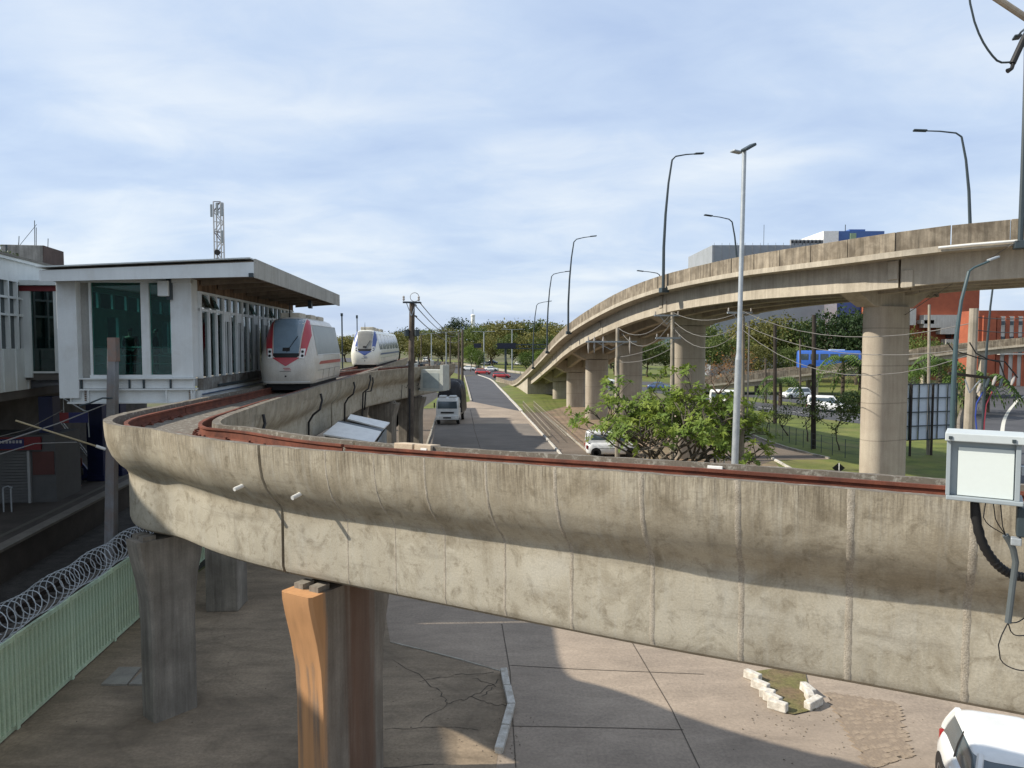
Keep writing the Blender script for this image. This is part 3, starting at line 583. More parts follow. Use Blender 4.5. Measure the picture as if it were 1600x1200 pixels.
# ---------------------------------------------------------------- road viaduct
VPX = [(1600, 341, 28.3), (1475, 352, 29.5), (1360, 369, 31), (1281, 381, 33.2), (1184, 396, 37), (1131, 406, 40), (1030, 431, 46.5), (960, 460, 54.5), (900, 497, 67), (870, 523, 79), (845, 553, 97), (820, 580, 119), (800, 597, 142)]
VL = [D(u, v, d) for u, v, d in VPX]; VL[-1].z = max(VL[-1].z, .95)
VL = [Vector((40, 23.5, 12.9)), Vector((31, 24.4, 12.95)), Vector((24.5, 26.2, 12.95))] + VL + [Vector((-3.5, 160, .9))]
VP = Path([tuple(p) for p in VL], 0.6, 8); VW = 8.4
via = thing('viaduct', 'weathered concrete road viaduct curving down to the road on rounded columns', 'viaduct', (14, 45, 0))
def vbox(q0, q1, o0, o1, z0, z1, n=1):
    m = MB(); rings = []
    for q in np.linspace(q0, q1, n + 1): rings.append([VP.pt(q, o0, z0), VP.pt(q, o1, z0), VP.pt(q, o1, z1), VP.pt(q, o0, z1)])
    return m.loft([r[::-1] for r in rings])
npn = int(VP.len / 1.95); st = VP.len / npn; rnd = random.Random(2)
for k in range(npn):
    for o0, o1 in ((0, .2), (VW - .2, VW)):
        j = rnd.uniform(-.008, .008); vbox(k * st + .018, (k + 1) * st - .018, o0 + j, o1 + j, -.78, rnd.uniform(-.008, .008)).build('parapet_panel', PARA, via, bevel=.012)
vbox(0, VP.len, -.06, VW + .06, -1.02, -.78, int(VP.len / 1.2)).build('deck_slab', CONC, via)
vbox(0, VP.len, .22, VW - .22, -.78, -.74, int(VP.len / 1.2)).build('carriageway', ASPH, via)
COLS = [(1384, 35.2), (1067, 51.5), (974, 65), (928, 78.5), (897, 94), (874, 108), (858, 121)]
CQ = [0.5]
for u, d in COLS:
    p = D(u, 600, d); CQ.append(VP.near(p.x, p.y, VW / 2))
QG = VP.near(*[float(np.interp(3.4, VP.P[::-1, 2], VP.P[::-1, k])) for k in (0, 1)])
# girders per span with the dapped ends that meet over the columns
for a, c in zip(CQ, CQ[1:] + [QG]):
    if c - a < 1: continue
    off = 3.2
    q0, q1 = (a - off + .05 if a > 1 else 0), c - off - .05
    nn = max(3, int((q1 - q0) / 1.5))
    for o0, o1, nm in ((.85, 1.35, 'edge_girder'), (3.0, 3.45, 'inner_girder'), (4.95, 5.4, 'inner_girder'), (7.05, 7.55, 'edge_girder')):
        vbox(q0, q1, o0, o1, -2.2, -1.02, nn).build(nm, CONC, via)
    if a > 1:
        for o0, o1 in ((.80, 1.4), (7.0, 7.6)):
            vbox(q0 + .02, q0 + .5, o0, o1, -1.85, -1.05).build('girder_corbel', CONC, via, bevel=.03)
            vbox(q0 - .62, q0 - .14, o0, o1, -2.24, -1.5).build('girder_corbel', CONC, via, bevel=.03)
for k, q in enumerate(CQ[1:]):
    c, t = VP.at(q); cp = VP.pt(q, VW / 2); zt = c[2]
    if zt < 3.2: continue
    m = MB(); poly = [(.9, -1.25), (7.5, -1.25), (7.5, -1.75), (5.6, -2.75), (2.8, -2.75), (.9, -1.75)]
    m.loft([[VP.pt(q - .6, o_, z_) for o_, z_ in poly], [VP.pt(q + .6, o_, z_) for o_, z_ in poly]]); m.build('cap_beam', CONC, via, bevel=.03)
    m = MB(); tr = Vector((t[1], -t[0], 0)); al = Vector((t[0], t[1], 0)); rings = []
    hl, r_ = 1.22, .62
    for z in np.linspace(-.05, zt - 2.74, 6):
        ring = []
        for sgn, a0 in ((1, -90), (-1, 90)):
            for i in range(11):
                an = R(a0 + 18 * i); ring.append(Vector((cp.x, cp.y, z)) + tr * (sgn * (hl - r_) + r_ * math.cos(an)) + al * r_ * math.sin(an))
        rings.append(ring)
    m.loft(rings).build('column', COLM, via, smooth=True, ang=30)
# closed side walls where the ramp comes down to the ground
m = MB(); rr = []
for q in np.linspace(QG - 3.2, VP.len, 14): rr.append([VP.pt(q, .3, -VP.at(q)[0][2] - .3), VP.pt(q, VW - .3, -VP.at(q)[0][2] - .3), VP.pt(q, VW - .3, -1.02), VP.pt(q, .3, -1.02)])
m.loft([r[::-1] for r in rr]).build('abutment_wall', CONC, via)
# service pipe under the near parapet
m = MB(); qa, qb = VP.near(*VP.pt(VP.near(17, 29.6), 0).xy), VP.near(20.2, 28.2); q0, q1 = min(qa, qb) - .5, max(qa, qb)
m.tube([VP.pt(q, -.16, -.86) for q in np.linspace(q0, q1, 8)], .05, 8).build('service_pipe', PVC, via, smooth=True)
# ---------------------------------------------------------------- railway side: ballast, tracks, platform, fence
sheet('railway_bed', [(-11.05, -5), (-11.25, 120), (-34, 160), (-24.0, 60), (-13.4, 0), (-13.4, -5)], 0.012, BALLAST, px=False)
PH = R(9); pe = lambda d: -17.1 - (d - 24.6) * .1575        # platform edge x at depth d
RAILS = flat('worn_rail_steel', (0.12, 0.1, 0.09), 0.45, 0.5)
SLEEP = mat('sleeper', (0.09, 0.08, 0.07), (0.05, 0.045, 0.04), scale=3)
trk = thing('railway_track', 'dark railway track with ballasted sleepers between the platform and the green fence', 'railway track', (-15, 26, 0))
a0, a1 = Vector((-11.9, 6, 0)), Vector((-17.6, 60, 0)); dr = (a1 - a0).normalized(); nr = Vector((dr.y, -dr.x, 0)); sl = None
for o_ in (-.8, .8):
    m = MB(); m.bar(a0 + nr * (o_ - .2) + Vector((0, 0, .26)), a1 + nr * (o_ - .2) + Vector((0, 0, .26)), .07, .14); m.build('rail', RAILS, trk)
k = 0; ln = (a1 - a0).length
while k * .65 < ln:
    p = a0 + dr * (k * .65) - nr * .2
    if sl is None:
        m = MB(); m.box((0, 0, 0), (2.5, .24, .16)); ob = m.build('sleeper', SLEEP, trk, local=True); sl = ob.data
    else: ob = bpy.data.objects.new('sleeper', sl); col.objects.link(ob); ob.parent = trk
    ob.location = WM(trk).inverted() @ (p + Vector((0, 0, .1))); ob.rotation_euler = (0, 0, math.atan2(nr.y, nr.x)); k += 1
PLAT = mat('platform_paving', (0.085, 0.075, 0.065), (0.055, 0.048, 0.042), scale=0.8, fine=12)  # dark colour stands in for the deep shade over the platform
plat = thing('railway_platform', 'dark paved railway platform with a pale edge under the station building', 'platform', (-21, 32, 0))
m = MB(); m.prism([(pe(2), 2), (pe(80), 80), (pe(80) - 14, 80), (pe(2) - 14, 2)], 0, 1.2); m.build('platform_slab', PLAT, plat)
m = MB(); m.prism([(pe(2) + .12, 2), (pe(80) + .12, 80), (pe(80) - .35, 80), (pe(2) - .35, 2)], 1.12, 1.215); m.build('platform_edge', mat('platform_edge', (0.2, 0.185, 0.16), scale=2), plat)
m = MB(); m.prism([(pe(2) - .75, 2), (pe(80) - .75, 80), (pe(80) - .95, 80), (pe(2) - .95, 2)], 1.2, 1.206); m.build('tactile_strip', flat('tactile_grey', (0.1, 0.095, 0.075), 0.8), plat)

FG = mat('green_fence_paint', (0.5, 0.7, 0.56), (0.6, 0.68, 0.44), rough=0.6, scale=0.35, streak=0.3, dark=(0.2, 0.2, 0.1), dscale=0.7, damt=0.55)
f0, f1 = G(0, 1163), G(228, 957); fd = (f1 - f0).normalized(); fn = Vector((fd.y, -fd.x, 0))
pan = 2.28; pj0 = G(27, 1139); t0 = (pj0 - f0).dot(fd) - 3 * pan; ribme = None; fH = 2.0
for k in range(9):
    A = f0 + fd * (t0 + k * pan); root = thing('fence_panel', 'pale green ribbed steel fence panel below the razor wire coil', 'fence panel', (A.x, A.y, 0), math.atan2(fd.y, fd.x), 'green fence panels along the railway')
    m = MB(); m.box((pan / 2, .03, fH / 2), (pan - .1, .02, fH - .14)); m.build('sheet', mat('shaded_green_sheet', (0.12, 0.2, 0.145), (0.15, 0.19, 0.1), rough=0.6, scale=0.35, streak=0.3), root, local=True)  # same green darkened, shade between the ribs put into the colour
    m = MB(); m.box((0, 0, fH / 2), (.1, .1, fH + .02)); m.build('post', FG, root, local=True, bevel=.008)
    for z in (.09, fH - .06):
        m = MB(); m.box((pan / 2, 0.0, z), (pan - .104, .07, .09)); m.build('rail', FG, root, local=True)
    for j in range(13):
        if ribme is None:
            m = MB(); m.add([(-.045, .02, .13), (-.032, -.04, .13), (.032, -.04, .13), (.045, .02, .13), (-.045, .02, fH - .1), (-.032, -.04, fH - .1), (.032, -.04, fH - .1), (.045, .02, fH - .1)], ((0, 1, 5, 4), (1, 2, 6, 5), (2, 3, 7, 6), (4, 5, 6, 7), (3, 2, 1, 0)))
            ob = m.build('rib', FG, root, local=True); ribme = ob.data
        else: ob = bpy.data.objects.new('rib', ribme); col.objects.link(ob); ob.parent = root
        ob.location = (.13 + j * (pan - .26) / 12, 0, 0)
m = MB(); pts = []; Lc = pan * 9; n = int(Lc / .27 * 18); rnd = random.Random(4)
for i in range(n):
    t_ = i / 18 * .27; a = 2 * math.pi * i / 18; rr = .32 + .03 * math.sin(t_ * 3.1); c = f0 + fd * (t0 + t_ + .13 * math.sin(a * 1.0 + .4)) + fn * (-.12 + rr * math.cos(a)); pts.append((c.x, c.y, fH + .34 + rr * math.sin(a)))
m.tube(pts, .012, 4); solo('razor_wire', m, GALV, 'coiled razor wire running along the top of the green fence', 'razor wire')
WALLD = mat('trackside_wall', (0.1, 0.09, 0.075), (0.06, 0.055, 0.048), scale=1.5)
m = MB(); e0 = f0 + fd * t0; e1 = f0 + fd * (t0 + Lc); m.bar(e0 - fn * .16 + Vector((0, 0, 1.0)), e1 - fn * .16 + Vector((0, 0, 1.0)), .18, 2.06); solo('fence_backing_wall', m, WALLD, 'dark low wall standing behind the green ribbed fence on the railway side', 'wall')

# steel pole with overhead-line brackets
pb = D(172, 700, 23.5); ptop = D(177, 528, 23.5); mast = thing('catenary_mast', 'weathered square steel mast with a rusty top in front of the station glass', 'mast', (pb.x - .05, pb.y, 0))
m = MB(); w0, w1 = .155, .125; bx_, by_ = pb.x - .12, 23.5
m.hexa([(bx_ - w0, by_ - w0, 0), (bx_ + w0, by_ - w0, 0), (bx_ + w0, by_ + w0, 0), (bx_ - w0, by_ + w0, 0)], [(ptop.x - w1, by_ - w1, ptop.z), (ptop.x + w1, by_ - w1, ptop.z), (ptop.x + w1, by_ + w1, ptop.z), (ptop.x - w1, by_ + w1, ptop.z)])
m.build('shaft', mat('mast_steel', (0.26, 0.27, 0.29), (0.2, 0.19, 0.18), rough=.6, metal=.2, scale=1.2, streak=.3, dark=(.24, .15, .11), dscale=.9, damt=.6), mast, bevel=.015)
m = MB(); m.hexa([(ptop.x - w1 - .004, by_ - w1 - .004, ptop.z - .75), (ptop.x + w1 + .004, by_ - w1 - .004, ptop.z - .75), (ptop.x + w1 + .004, by_ + w1 + .004, ptop.z - .75), (ptop.x - w1 - .004, by_ + w1 + .004, ptop.z - .75)], [(ptop.x - w1 - .004, by_ - w1 - .004, ptop.z + .01), (ptop.x + w1 + .004, by_ - w1 - .004, ptop.z + .01), (ptop.x + w1 + .004, by_ + w1 + .004, ptop.z + .01), (ptop.x - w1 - .004, by_ + w1 + .004, ptop.z + .01)]); m.build('rusty_cap', mat('rust_patch', (0.24, 0.16, 0.13), (0.19, 0.17, 0.16), scale=3), mast)
YEL = flat('fibreglass_rod', (0.4, 0.33, 0.2), 0.5)
m = MB(); m.tube([D(165, 702, 23.4), D(150, 697, 23.3)], .05, 8); m.build('insulator', WHITE, mast, smooth=True)
m = MB(); m.tube([D(150, 697, 23.3), D(24, 657, 22.2)], .028, 7); m.build('bracket_rod', YEL, mast, smooth=True)
m = MB(); m.tube([D(178, 622, 23.4), D(160, 622, 23.3), D(140, 630, 23.1), D(124, 634, 23)], .03, 6); m.build('bracket_rod', DSTEEL, mast, smooth=True)
for pts, r_, lab in (([D(167, 631, 23.4), D(90, 662, 21), D(-40, 705, 17)], .018, 'bright overhead wire sloping down from the square mast across the dark platform'),
                     ([D(120, 691, 22), D(55, 693, 21.5), D(-40, 722, 17)], .016, 'thin overhead contact wire below the yellow bracket rod'),
                     ([D(100, 640, 30), D(40, 672, 27), D(-40, 692, 22)], .016, 'thin greenish wire hung high across the dark platform columns')):
    m = MB(); m.tube(pts, r_, 5); solo('overhead_wire', m, LWIRE, lab, 'wire', smooth=True)

# ---------------------------------------------------------------- old station building on the left
bl = thing('station_building', 'long white upper storey of the old railway station with grid windows', 'building', (-21, 30, 6.1), R(12))
LB = lambda x, y, z: Vector((x, y, z))
ORG = Vector((-20.0, 28.7, 0)); bl.location = (ORG.x, ORG.y, 6.1); DKG = flat('dark_interior', (0.02, 0.03, 0.032), 0.6)
GLD = flat('dark_window_glass', (0.03, 0.045, 0.05), 0.12, 0, .6)
def lbox(root, nm, mt, x0, x1, y0, y1, z0, z1, bev=0, p=None):
    m = MB(); m.box(((x0 + x1) / 2, (y0 + y1) / 2, (z0 + z1) / 2), (x1 - x0, y1 - y0, z1 - z0)); o = m.build(nm, mt, p or root, bevel=bev, local=True); return o
lbox(bl, 'floor_slab', mat('slab_underside', (0.12, 0.11, 0.1), scale=1), -13, -.05, -24, 34, -.35, 0)
lbox(bl, 'lower_wall', WPAINT, -.2, 0, -24, 2.7, 0, 1.72); lbox(bl, 'upper_wall', WPAINT, -.2, .02, -24, 34, 4.45, 5.4)
lbox(bl, 'lower_wall', WPAINT, -.2, 0, 8, 34, 0, 4.45); lbox(bl, 'roof', mat('fibre_roof', (0.16, 0.15, 0.13), scale=2), -13, .18, -24, 34, 5.4, 5.5)
lbox(bl, 'side_wall', WPAINT, -13, -.2, -24, -23.8, 0, 5.4); lbox(bl, 'side_wall', WPAINT, -13, -12.8, -23.8, 34, 0, 5.4)
lbox(bl, 'window_glass', GLD, -.16, -.12, -24, 2.7, 1.72, 4.45)
for k in range(19): lbox(bl, 'mullion', WPAINT, -.13, .03, 2.62 - k * .8 - .1, 2.62 - k * .8, 1.72, 4.45)
for z in (3.05, 3.75): lbox(bl, 'transom', WPAINT, -.12, .01, -12, 2.52, z, z + .09)
for k in range(3): lbox(bl, 'pilaster', WPAINT, 0, .05, 2.5 - k * 1.1, 2.62 - k * 1.1, .02, 1.7)
lbox(bl, 'gutter', WPAINT, .02, .14, -24, 8, 5.28, 5.4); 
for y0 in (1.2, -.6): pass
MOSS = leafmat('roof_weeds', (0.07, 0.1, 0.03), (0.03, 0.045, 0.015))
def leaves(centers, n, spread, size, rnd, flat_=0.0):
    m = MB(); vs = []; fs = []
    for c in centers:
        for _ in range(n):
            p = Vector(c) + Vector((rnd.gauss(0, spread[0]), rnd.gauss(0, spread[1]), rnd.gauss(0, spread[2])))
            nrm = Vector((rnd.gauss(0, 1), rnd.gauss(0, 1), rnd.gauss(flat_, 1))).normalized(); x = nrm.orthogonal().normalized(); x.rotate(Matrix.Rotation(rnd.uniform(0, 6.3), 3, nrm)); y = nrm.cross(x)
            s_ = size * rnd.uniform(.6, 1.4); i = len(vs); vs += [p - x * s_, p + y * s_ * .45, p + x * s_, p - y * s_ * .45]; fs.append((i, i + 1, i + 2, i + 3))
    m.add(vs, fs); return m
rnd = random.Random(21)
o = leaves([(-.4, y, 5.58) for y in np.linspace(-4, 2.4, 12)], 26, (.2, .25, .12), .07, rnd).build('roof_weeds', MOSS, bl, local=True); o['kind'] = 'stuff'
# roof tank with aerials
tk = thing('roof_tank', 'stained concrete roof tank with thin aerials on the old station roof', 'tank', (-22.6, 33.6, 11.62), R(12)); tk.location = (-22.7, 35.2, 11.6)
TANK = mat('stained_tank', (0.36, 0.35, 0.32), (0.22, 0.21, 0.19), scale=1.5, streak=.7)
lbox(tk, 'tank_wall', TANK, -.9, .85, -1.2, 1.2, 0, .95, .02); lbox(tk, 'tank_end', mat('brick_red_end', (0.1, 0.07, 0.06), scale=2), .852, .88, -1.2, 1.2, 0, .95)
for x, y, h in ((-.3, -.8, 1.4), (-.05, .3, 2.3), (.2, -.2, 1.9), (.4, .6, 1.5), (-.6, -.1, 1.2)):
    m = MB(); m.tube([(x, y, .95), (x + .03, y, h)], .018, 5); m.build('aerial', DSTEEL, tk, local=True)
m = MB(); m.tube([(-.4, -.5, .98), (.1, .2, 2.1)], .012, 5); m.build('aerial_stay', DSTEEL, tk, local=True)
mp_ = D(33, 400, 31); m = MB(); m.tube([(mp_.x - .6, 31, 11.55), (mp_.x - .6, 31, 12.15)], .04, 6); m.tube([(mp_.x - .6, 31, 12.1), (mp_.x - 2.5, 29.5, 12.3)], .012, 4); solo('roof_post', m, DSTEEL, 'short dark post holding a wire on the old station roof edge', 'post')

# glazed link corridor between the buildings
lk = thing('link_corridor', 'glazed link corridor with a red beam between old station and white station', 'corridor', (-20.6, 31, 6.5), R(3))
TEAL = glass('teal_glass', (0.33, 0.7, 0.65), facs=0.05); DTEAL = glass('dark_teal_glass', (0.2, 0.42, 0.4), facs=0.06); REDB = flat('dark_red_beam', (0.2, 0.035, 0.04), 0.5)
lbox(lk, 'floor_slab', mat('slab_underside', (0.12, 0.11, 0.1)), 0, 4.5, 0, 4, 0, .28); lbox(lk, 'roof', WPAINT, -.1, 4.5, -.4, 4, 3.95, 4.15)
lbox(lk, 'red_beam', REDB, -.15, 4.5, -.12, .1, 3.72, 3.93); lbox(lk, 'post', WPAINT, 0, .42, -.1, .1, .1, 3.72); lbox(lk, 'post', WPAINT, 1.36, 1.62, -.08, .08, .3, 3.72)
lbox(lk, 'pane', DTEAL, .42, 1.36, -.01, .01, .36, 3.72); lbox(lk, 'pane', DTEAL, 1.62, 2.6, -.01, .01, .36, 3.72); lbox(lk, 'sill', WPAINT, .42, 2.6, -.06, .06, .28, .36)
lbox(lk, 'side_wall', flat('corridor_inside', (0.1, 0.14, 0.14), .7), -.1, 0, .1, 4, .0, 3.95); lbox(lk, 'back_wall', flat('corridor_inside', (0.1, 0.14, 0.14), .7), 0, 4.5, 3.9, 4, .28, 3.95)
for z in (.85, 1.3, 1.75):
    m = MB(); m.tube([(.42, .3, z), (2.6, .3, z)], .02, 6); m.build('handrail', GALV, lk, local=True)

# things on the dark platform
BLUE = flat('dark_blue_paint', (0.012, 0.02, 0.075), 0.5)
for u, v, wd in ((82, 776, .62), (155, 750, .8), (188, 742, .5)):
    p = G(u, v, 1.2); m = MB(); m.box((p.x, p.y, 3.45), (wd, .6, 4.5)); m.box((p.x, p.y, 1.35), (wd + .08, .68, .3))
    solo('platform_column', m, BLUE, 'dark blue square column holding up the old station over the platform', 'column', 'blue platform columns', bevel=.02)
p = G(48, 786, 1.2); kio = thing('kiosk', 'closed platform kiosk with a grey roller shutter and a red and blue sign', 'kiosk', (p.x, p.y, 1.2), R(9))
KG = flat('kiosk_panel', (0.09, 0.092, 0.092), .7)
lbox(kio, 'wall', KG, -2.4, 1.0, .1, 2.6, 0, 2.9); lbox(kio, 'side_post', flat('pale_frame', (0.32, 0.33, 0.33)), -.08, .02, -.02, .1, 0, 2.25); lbox(kio, 'red_panel', flat('brown_panel', (.09, .03, .025)), .1, .95, .06, .098, 1.2, 2.2)
for k in range(17): lbox(kio, 'shutter_slat', flat('shutter', (0.11, 0.113, 0.113), .5), -2.4, -.1, .03 + (k % 2) * .012, .09, .06 + k * .128, .17 + k * .128)
sg = lbox(kio, 'sign_board', flat('sign_red', (.16, .015, .02)), -2.4, .5, -.06, .04, 2.3, 2.85); lbox(kio, 'blue_field', flat('sign_blue', (.015, .02, .1)), -1.5, -.15, -.075, -.061, 2.36, 2.78, p=sg)
for k in range(9): lbox(kio, 'letter', flat('sign_white', (.4, .4, .42)), -1.4 + k * .135, -1.31 + k * .135, -.085, -.076, 2.6, 2.72, p=sg)
p = G(118, 757, 1.2)
st_ = thing('platform_stair', 'blue-sided stair rising from the dark platform with pale handrails', 'stair', (p.x - .3, p.y + 1.2, 1.2), R(9))
m = MB(); m.prism([(0, 0), (1.2, 0), (1.2, 2.5), (0, 2.5)], 0, .1); m.build('landing', PLAT, st_, local=True)
m = MB(); m.add([(-1.0, 0, 0), (.2, 0, 0), (.2, 0, .5), (-1.0, 0, 2.2), (-1.0, .12, 0), (.2, .12, 0), (.2, .12, .5), (-1.0, .12, 2.2)], ((0, 1, 2, 3), (7, 6, 5, 4), (0, 4, 5, 1), (1, 5, 6, 2), (2, 6, 7, 3), (3, 7, 4, 0))); m.build('side_panel', flat('stair_blue', (.02, .035, .16), .5), st_, local=True)
for dy in (-.05, .2):
    m = MB(); m.tube([(.22, dy, 1.2), (-1.0, dy, 2.95)], .03, 6); m.build('handrail', WHITE, st_, local=True)
m = MB(); 
for x in (0, .32): m.tube([(x, 0, 0), (x, 0, .95), (x + .06, 0, 1.02)], .03, 6)
m.tube([(0, 0, 1.0), (.2, 0, 1.06), (.36, 0, 1.0)], .03, 6); q = G(6, 800, 1.2); m.v = [(x + q.x, y + q.y, z + 1.2) for x, y, z in m.v]; solo('turnstile_rail', m, GALV, 'bent steel tube rail standing on the platform before the roller shutter', 'rail', smooth=True)
p = D(112, 651, 30); hs = thing('hanging_sign', 'small red and blue sign hung from a bent pipe over the platform', 'sign', (p.x, p.y, p.z - .25), R(6))
lbox(hs, 'board', flat('sign_blue', (.015, .02, .1)), -.1, .65, -.04, .04, 0, .42); lbox(hs, 'red_end', flat('sign_red', (.16, .015, .02)), -.45, -.1, -.041, .041, 0, .42)
m = MB(); m.tube([(-.3, 0, .42), (-.3, 0, 1.0), (.5, 0, .48), (.62, 0, .48), (.66, 0, -.6)], .025, 6); m.build('pipe', GALV, hs, local=True)
bk = G(0, 742, 1.2); m = MB(); m.bar(Vector((-27, 30, 3.6)), Vector((-31, 62, 3.6)), .3, 4.8); solo('platform_back_wall', m, mat('grimy_wall', (0.1, 0.095, 0.09), (.06, .058, .055), scale=1), 'grimy dark wall at the back of the covered railway platform', 'wall')

# ---------------------------------------------------------------- people
def skin(name, V, E, Rd, mt, parent, root=0, sub=2):
    me = bpy.data.meshes.new(name); me.from_pydata(V, E, []); o = bpy.data.objects.new(name, me); col.objects.link(o); o.parent = parent
    s_ = o.modifiers.new('skin', 'SKIN'); s_.use_smooth_shade = True
    for i, sv in enumerate(me.skin_vertices[0].data): sv.radius = (Rd[i], Rd[i]) if not isinstance(Rd[i], tuple) else Rd[i]; sv.use_root = (i == root)
    d_ = o.modifiers.new('sub', 'SUBSURF'); d_.levels = sub; d_.render_levels = sub; me.materials.append(mt); return o
SKINM = flat('skin', (0.3, 0.17, 0.12), 0.6)
def person(loc, rz, label, shirt, trousers, hair, bag=None):
    p = thing('person', label, 'person', loc, rz)
    V = [(0, 0, .95), (0, .01, 1.15), (0, .0, 1.36), (0, .0, 1.46), (0, -.01, 1.55), (0, -.015, 1.66), (.1, 0, .92), (.11, -.01, .5), (.115, .03, .09), (.115, -.13, .04), (-.1, 0, .92), (-.12, .03, .5), (-.125, .06, .09), (-.125, -.1, .04),
         (.19, 0, 1.4), (.25, .03, 1.13), (.24, -.08, .9), (.235, -.11, .82), (-.19, 0, 1.4), (-.25, .03, 1.13), (-.24, -.1, .92), (-.235, -.14, .84)]
    E = [(0, 1), (1, 2), (2, 3), (3, 4), (4, 5), (0, 6), (6, 7), (7, 8), (8, 9), (0, 10), (10, 11), (11, 12), (12, 13), (2, 14), (14, 15), (15, 16), (16, 17), (2, 18), (18, 19), (19, 20), (20, 21)]
    Rd = [(.13, .1), (.13, .095), (.15, .1), .055, .075, .085, .085, .06, .042, .035, .085, .06, .042, .035, .06, .045, .035, .03, .06, .045, .035, .03]
    skin('body', V, E, Rd, SKINM, p)
    for sx in (1, -1):       # separate fingers, slightly curled, and a thumb
        hx, hy, hz = V[17 if sx > 0 else 21]
        for j in range(4):
            m = MB(); y0 = hy - .03 + j * .02; ll = (.075, .085, .08, .06)[j]; m.tube([(hx, y0, hz + .01), (hx, y0 - .005, hz - ll * .55), (hx - sx * .02, y0 - .01, hz - ll)], [.01, .009, .007], 6); m.build('finger', SKINM, p, local=True, smooth=True)
        m = MB(); m.tube([(hx - sx * .01, hy - .035, hz + .02), (hx - sx * .02, hy - .065, hz - .005), (hx - sx * .025, hy - .075, hz - .03)], [.012, .01, .008], 6); m.build('thumb', SKINM, p, local=True, smooth=True)
    m = MB(); m.add([(-.015, -.098, 1.615), (.015, -.098, 1.615), (0, -.125, 1.605), (0, -.1, 1.66)], [(0, 1, 2), (0, 2, 3), (1, 3, 2)]); m.build('nose', SKINM, p, local=True)
    for x in (-.032, .032):
        m = MB(); m.disc((x, -.094, 1.66), (0, 1, 0), .011, .012, 8); m.build('eye', BLACK, p, local=True)
    tv = [(0, 0, .98), (0, .01, 1.16), (0, 0, 1.37), (.2, 0, 1.4), (.255, .03, 1.14), (.243, -.07, .95), (-.2, 0, 1.4), (-.255, .03, 1.14), (-.243, -.09, .97)]
    skin('shirt', tv, [(0, 1), (1, 2), (2, 3), (3, 4), (4, 5), (2, 6), (6, 7), (7, 8)], [(.155, .12), (.15, .115), (.17, .118), .08, .062, .052, .08, .062, .052], shirt, p)
    lv = [(0, 0, .97), (.1, 0, .9), (.11, -.01, .5), (.115, .03, .12), (-.1, 0, .9), (-.12, .03, .5), (-.125, .06, .12)]
    skin('trousers', lv, [(0, 1), (1, 2), (2, 3), (0, 4), (4, 5), (5, 6)], [(.15, .118), .105, .078, .06, .105, .078, .06], trousers, p)
    skin('hair', [(0, .03, 1.6), (0, .03, 1.7), (0, .0, 1.74)], [(0, 1), (1, 2)], [.075, .095, .07], hair, p)
    if bag: m = MB(); m.box((.28, -.06, .78), (.12, .3, .32)); m.build('bag', bag, p, local=True, bevel=.04)
    return p
HAIR = flat('dark_hair', (0.015, 0.012, 0.01), .5); NAVY = flat('dark_cloth', (0.02, 0.022, 0.03), .9); MAROON = flat('maroon_cloth', (.09, .02, .018), .9); DEN = flat('denim', (.04, .05, .08), .9)
pp = G(124, 762, 1.2); person((pp.x, pp.y, 1.206), R(-40), 'person in a dark maroon top walking along the dark platform with a bag', MAROON, NAVY, HAIR, BLACK)
# ---------------------------------------------------------------- white glazed station
SX, SY = -10.5, 24.3; ang = R(4.5)
stn = thing('station', 'white elevated station with teal glass walls and a long projecting canopy', 'station', (SX, SY, 6.05), ang)
WST = mat('station_white', (0.68, 0.71, 0.71), (0.62, 0.65, 0.65), rough=0.5, scale=0.9, streak=0.07, bump=0.02, fineamt=.08, dark=(.4, .38, .33), dscale=1.1, damt=.25)
RIVET = mat('rusty_joint', (0.3, 0.22, 0.16), (0.16, 0.1, 0.07), scale=6)
def sb(nm, mt, x0, x1, y0, y1, z0, z1, bev=0, p=None): return lbox(stn, nm, mt, x0, x1, y0, y1, z0 - 6.05, z1 - 6.05, bev, p)
# front I-beam and its flanges, floor, recessed band
fb = sb('edge_beam', WST, -3.9, 0, -.08, .08, 6.12, 6.5)
sb('flange', WST, -3.95, .05, -.2, .2, 6.5, 6.55, p=fb); sb('flange', WST, -3.95, .05, -.2, .2, 6.07, 6.12, p=fb)
for x in (-3.85, -3.3, -.85, -.05):
    st2 = sb('stiffener', WST, x - .02, x + .02, -.18, -.081, 6.121, 6.499, p=fb)
for x in (-3.42, -.12):
    for k in range(6): sb('bolt', RIVET, x - .025, x + .025, -.115, -.082, 6.16 + k * .06, 6.195 + k * .06, p=fb)
for x in (-3.5, -2.0, -1.55, -.7): sb('bracket', DSTEEL, x - .025, x + .025, -.19, -.13, 6.56, 6.85)
sb('band', WST, -3.55, 0, -.1, .05, 6.56, 6.86); sb('ledge', WST, -3.6, .04, -.22, .05, 6.86, 6.9)
sb('floor_slab', mat('floor', (0.42, 0.42, 0.4)), -4.1, -.06, .1, 15, 6.6, 6.84)
sb('corner_wall', WST, -4.16, -3.55, -.25, .1, 6.25, 10.32, .015); sb('reveal', mat('reveal_panel', (0.34, 0.34, 0.32)), -3.56, -3.22, .05, .12, 6.9, 10.0)
sb('corner_post', WST, -.68, 0, -.1, .5, 6.9, 10.15, .015); sb('mullion', WST, -1.63, -1.37, -.06, .14, 6.9, 10.1, .01); sb('frame', WST, -3.27, -3.2, -.02, .12, 6.9, 10.05)
sb('sill', WST, -3.27, -.68, -.08, .12, 6.9, 7.0); sb('header', WST, -3.6, 0, -.2, .1, 10.0, 10.4)
sb('pane', TEAL, -3.2, -1.63, .03, .05, 7.0, 10.0); sb('pane', TEAL, -1.37, -.68, .03, .05, 7.0, 10.0)
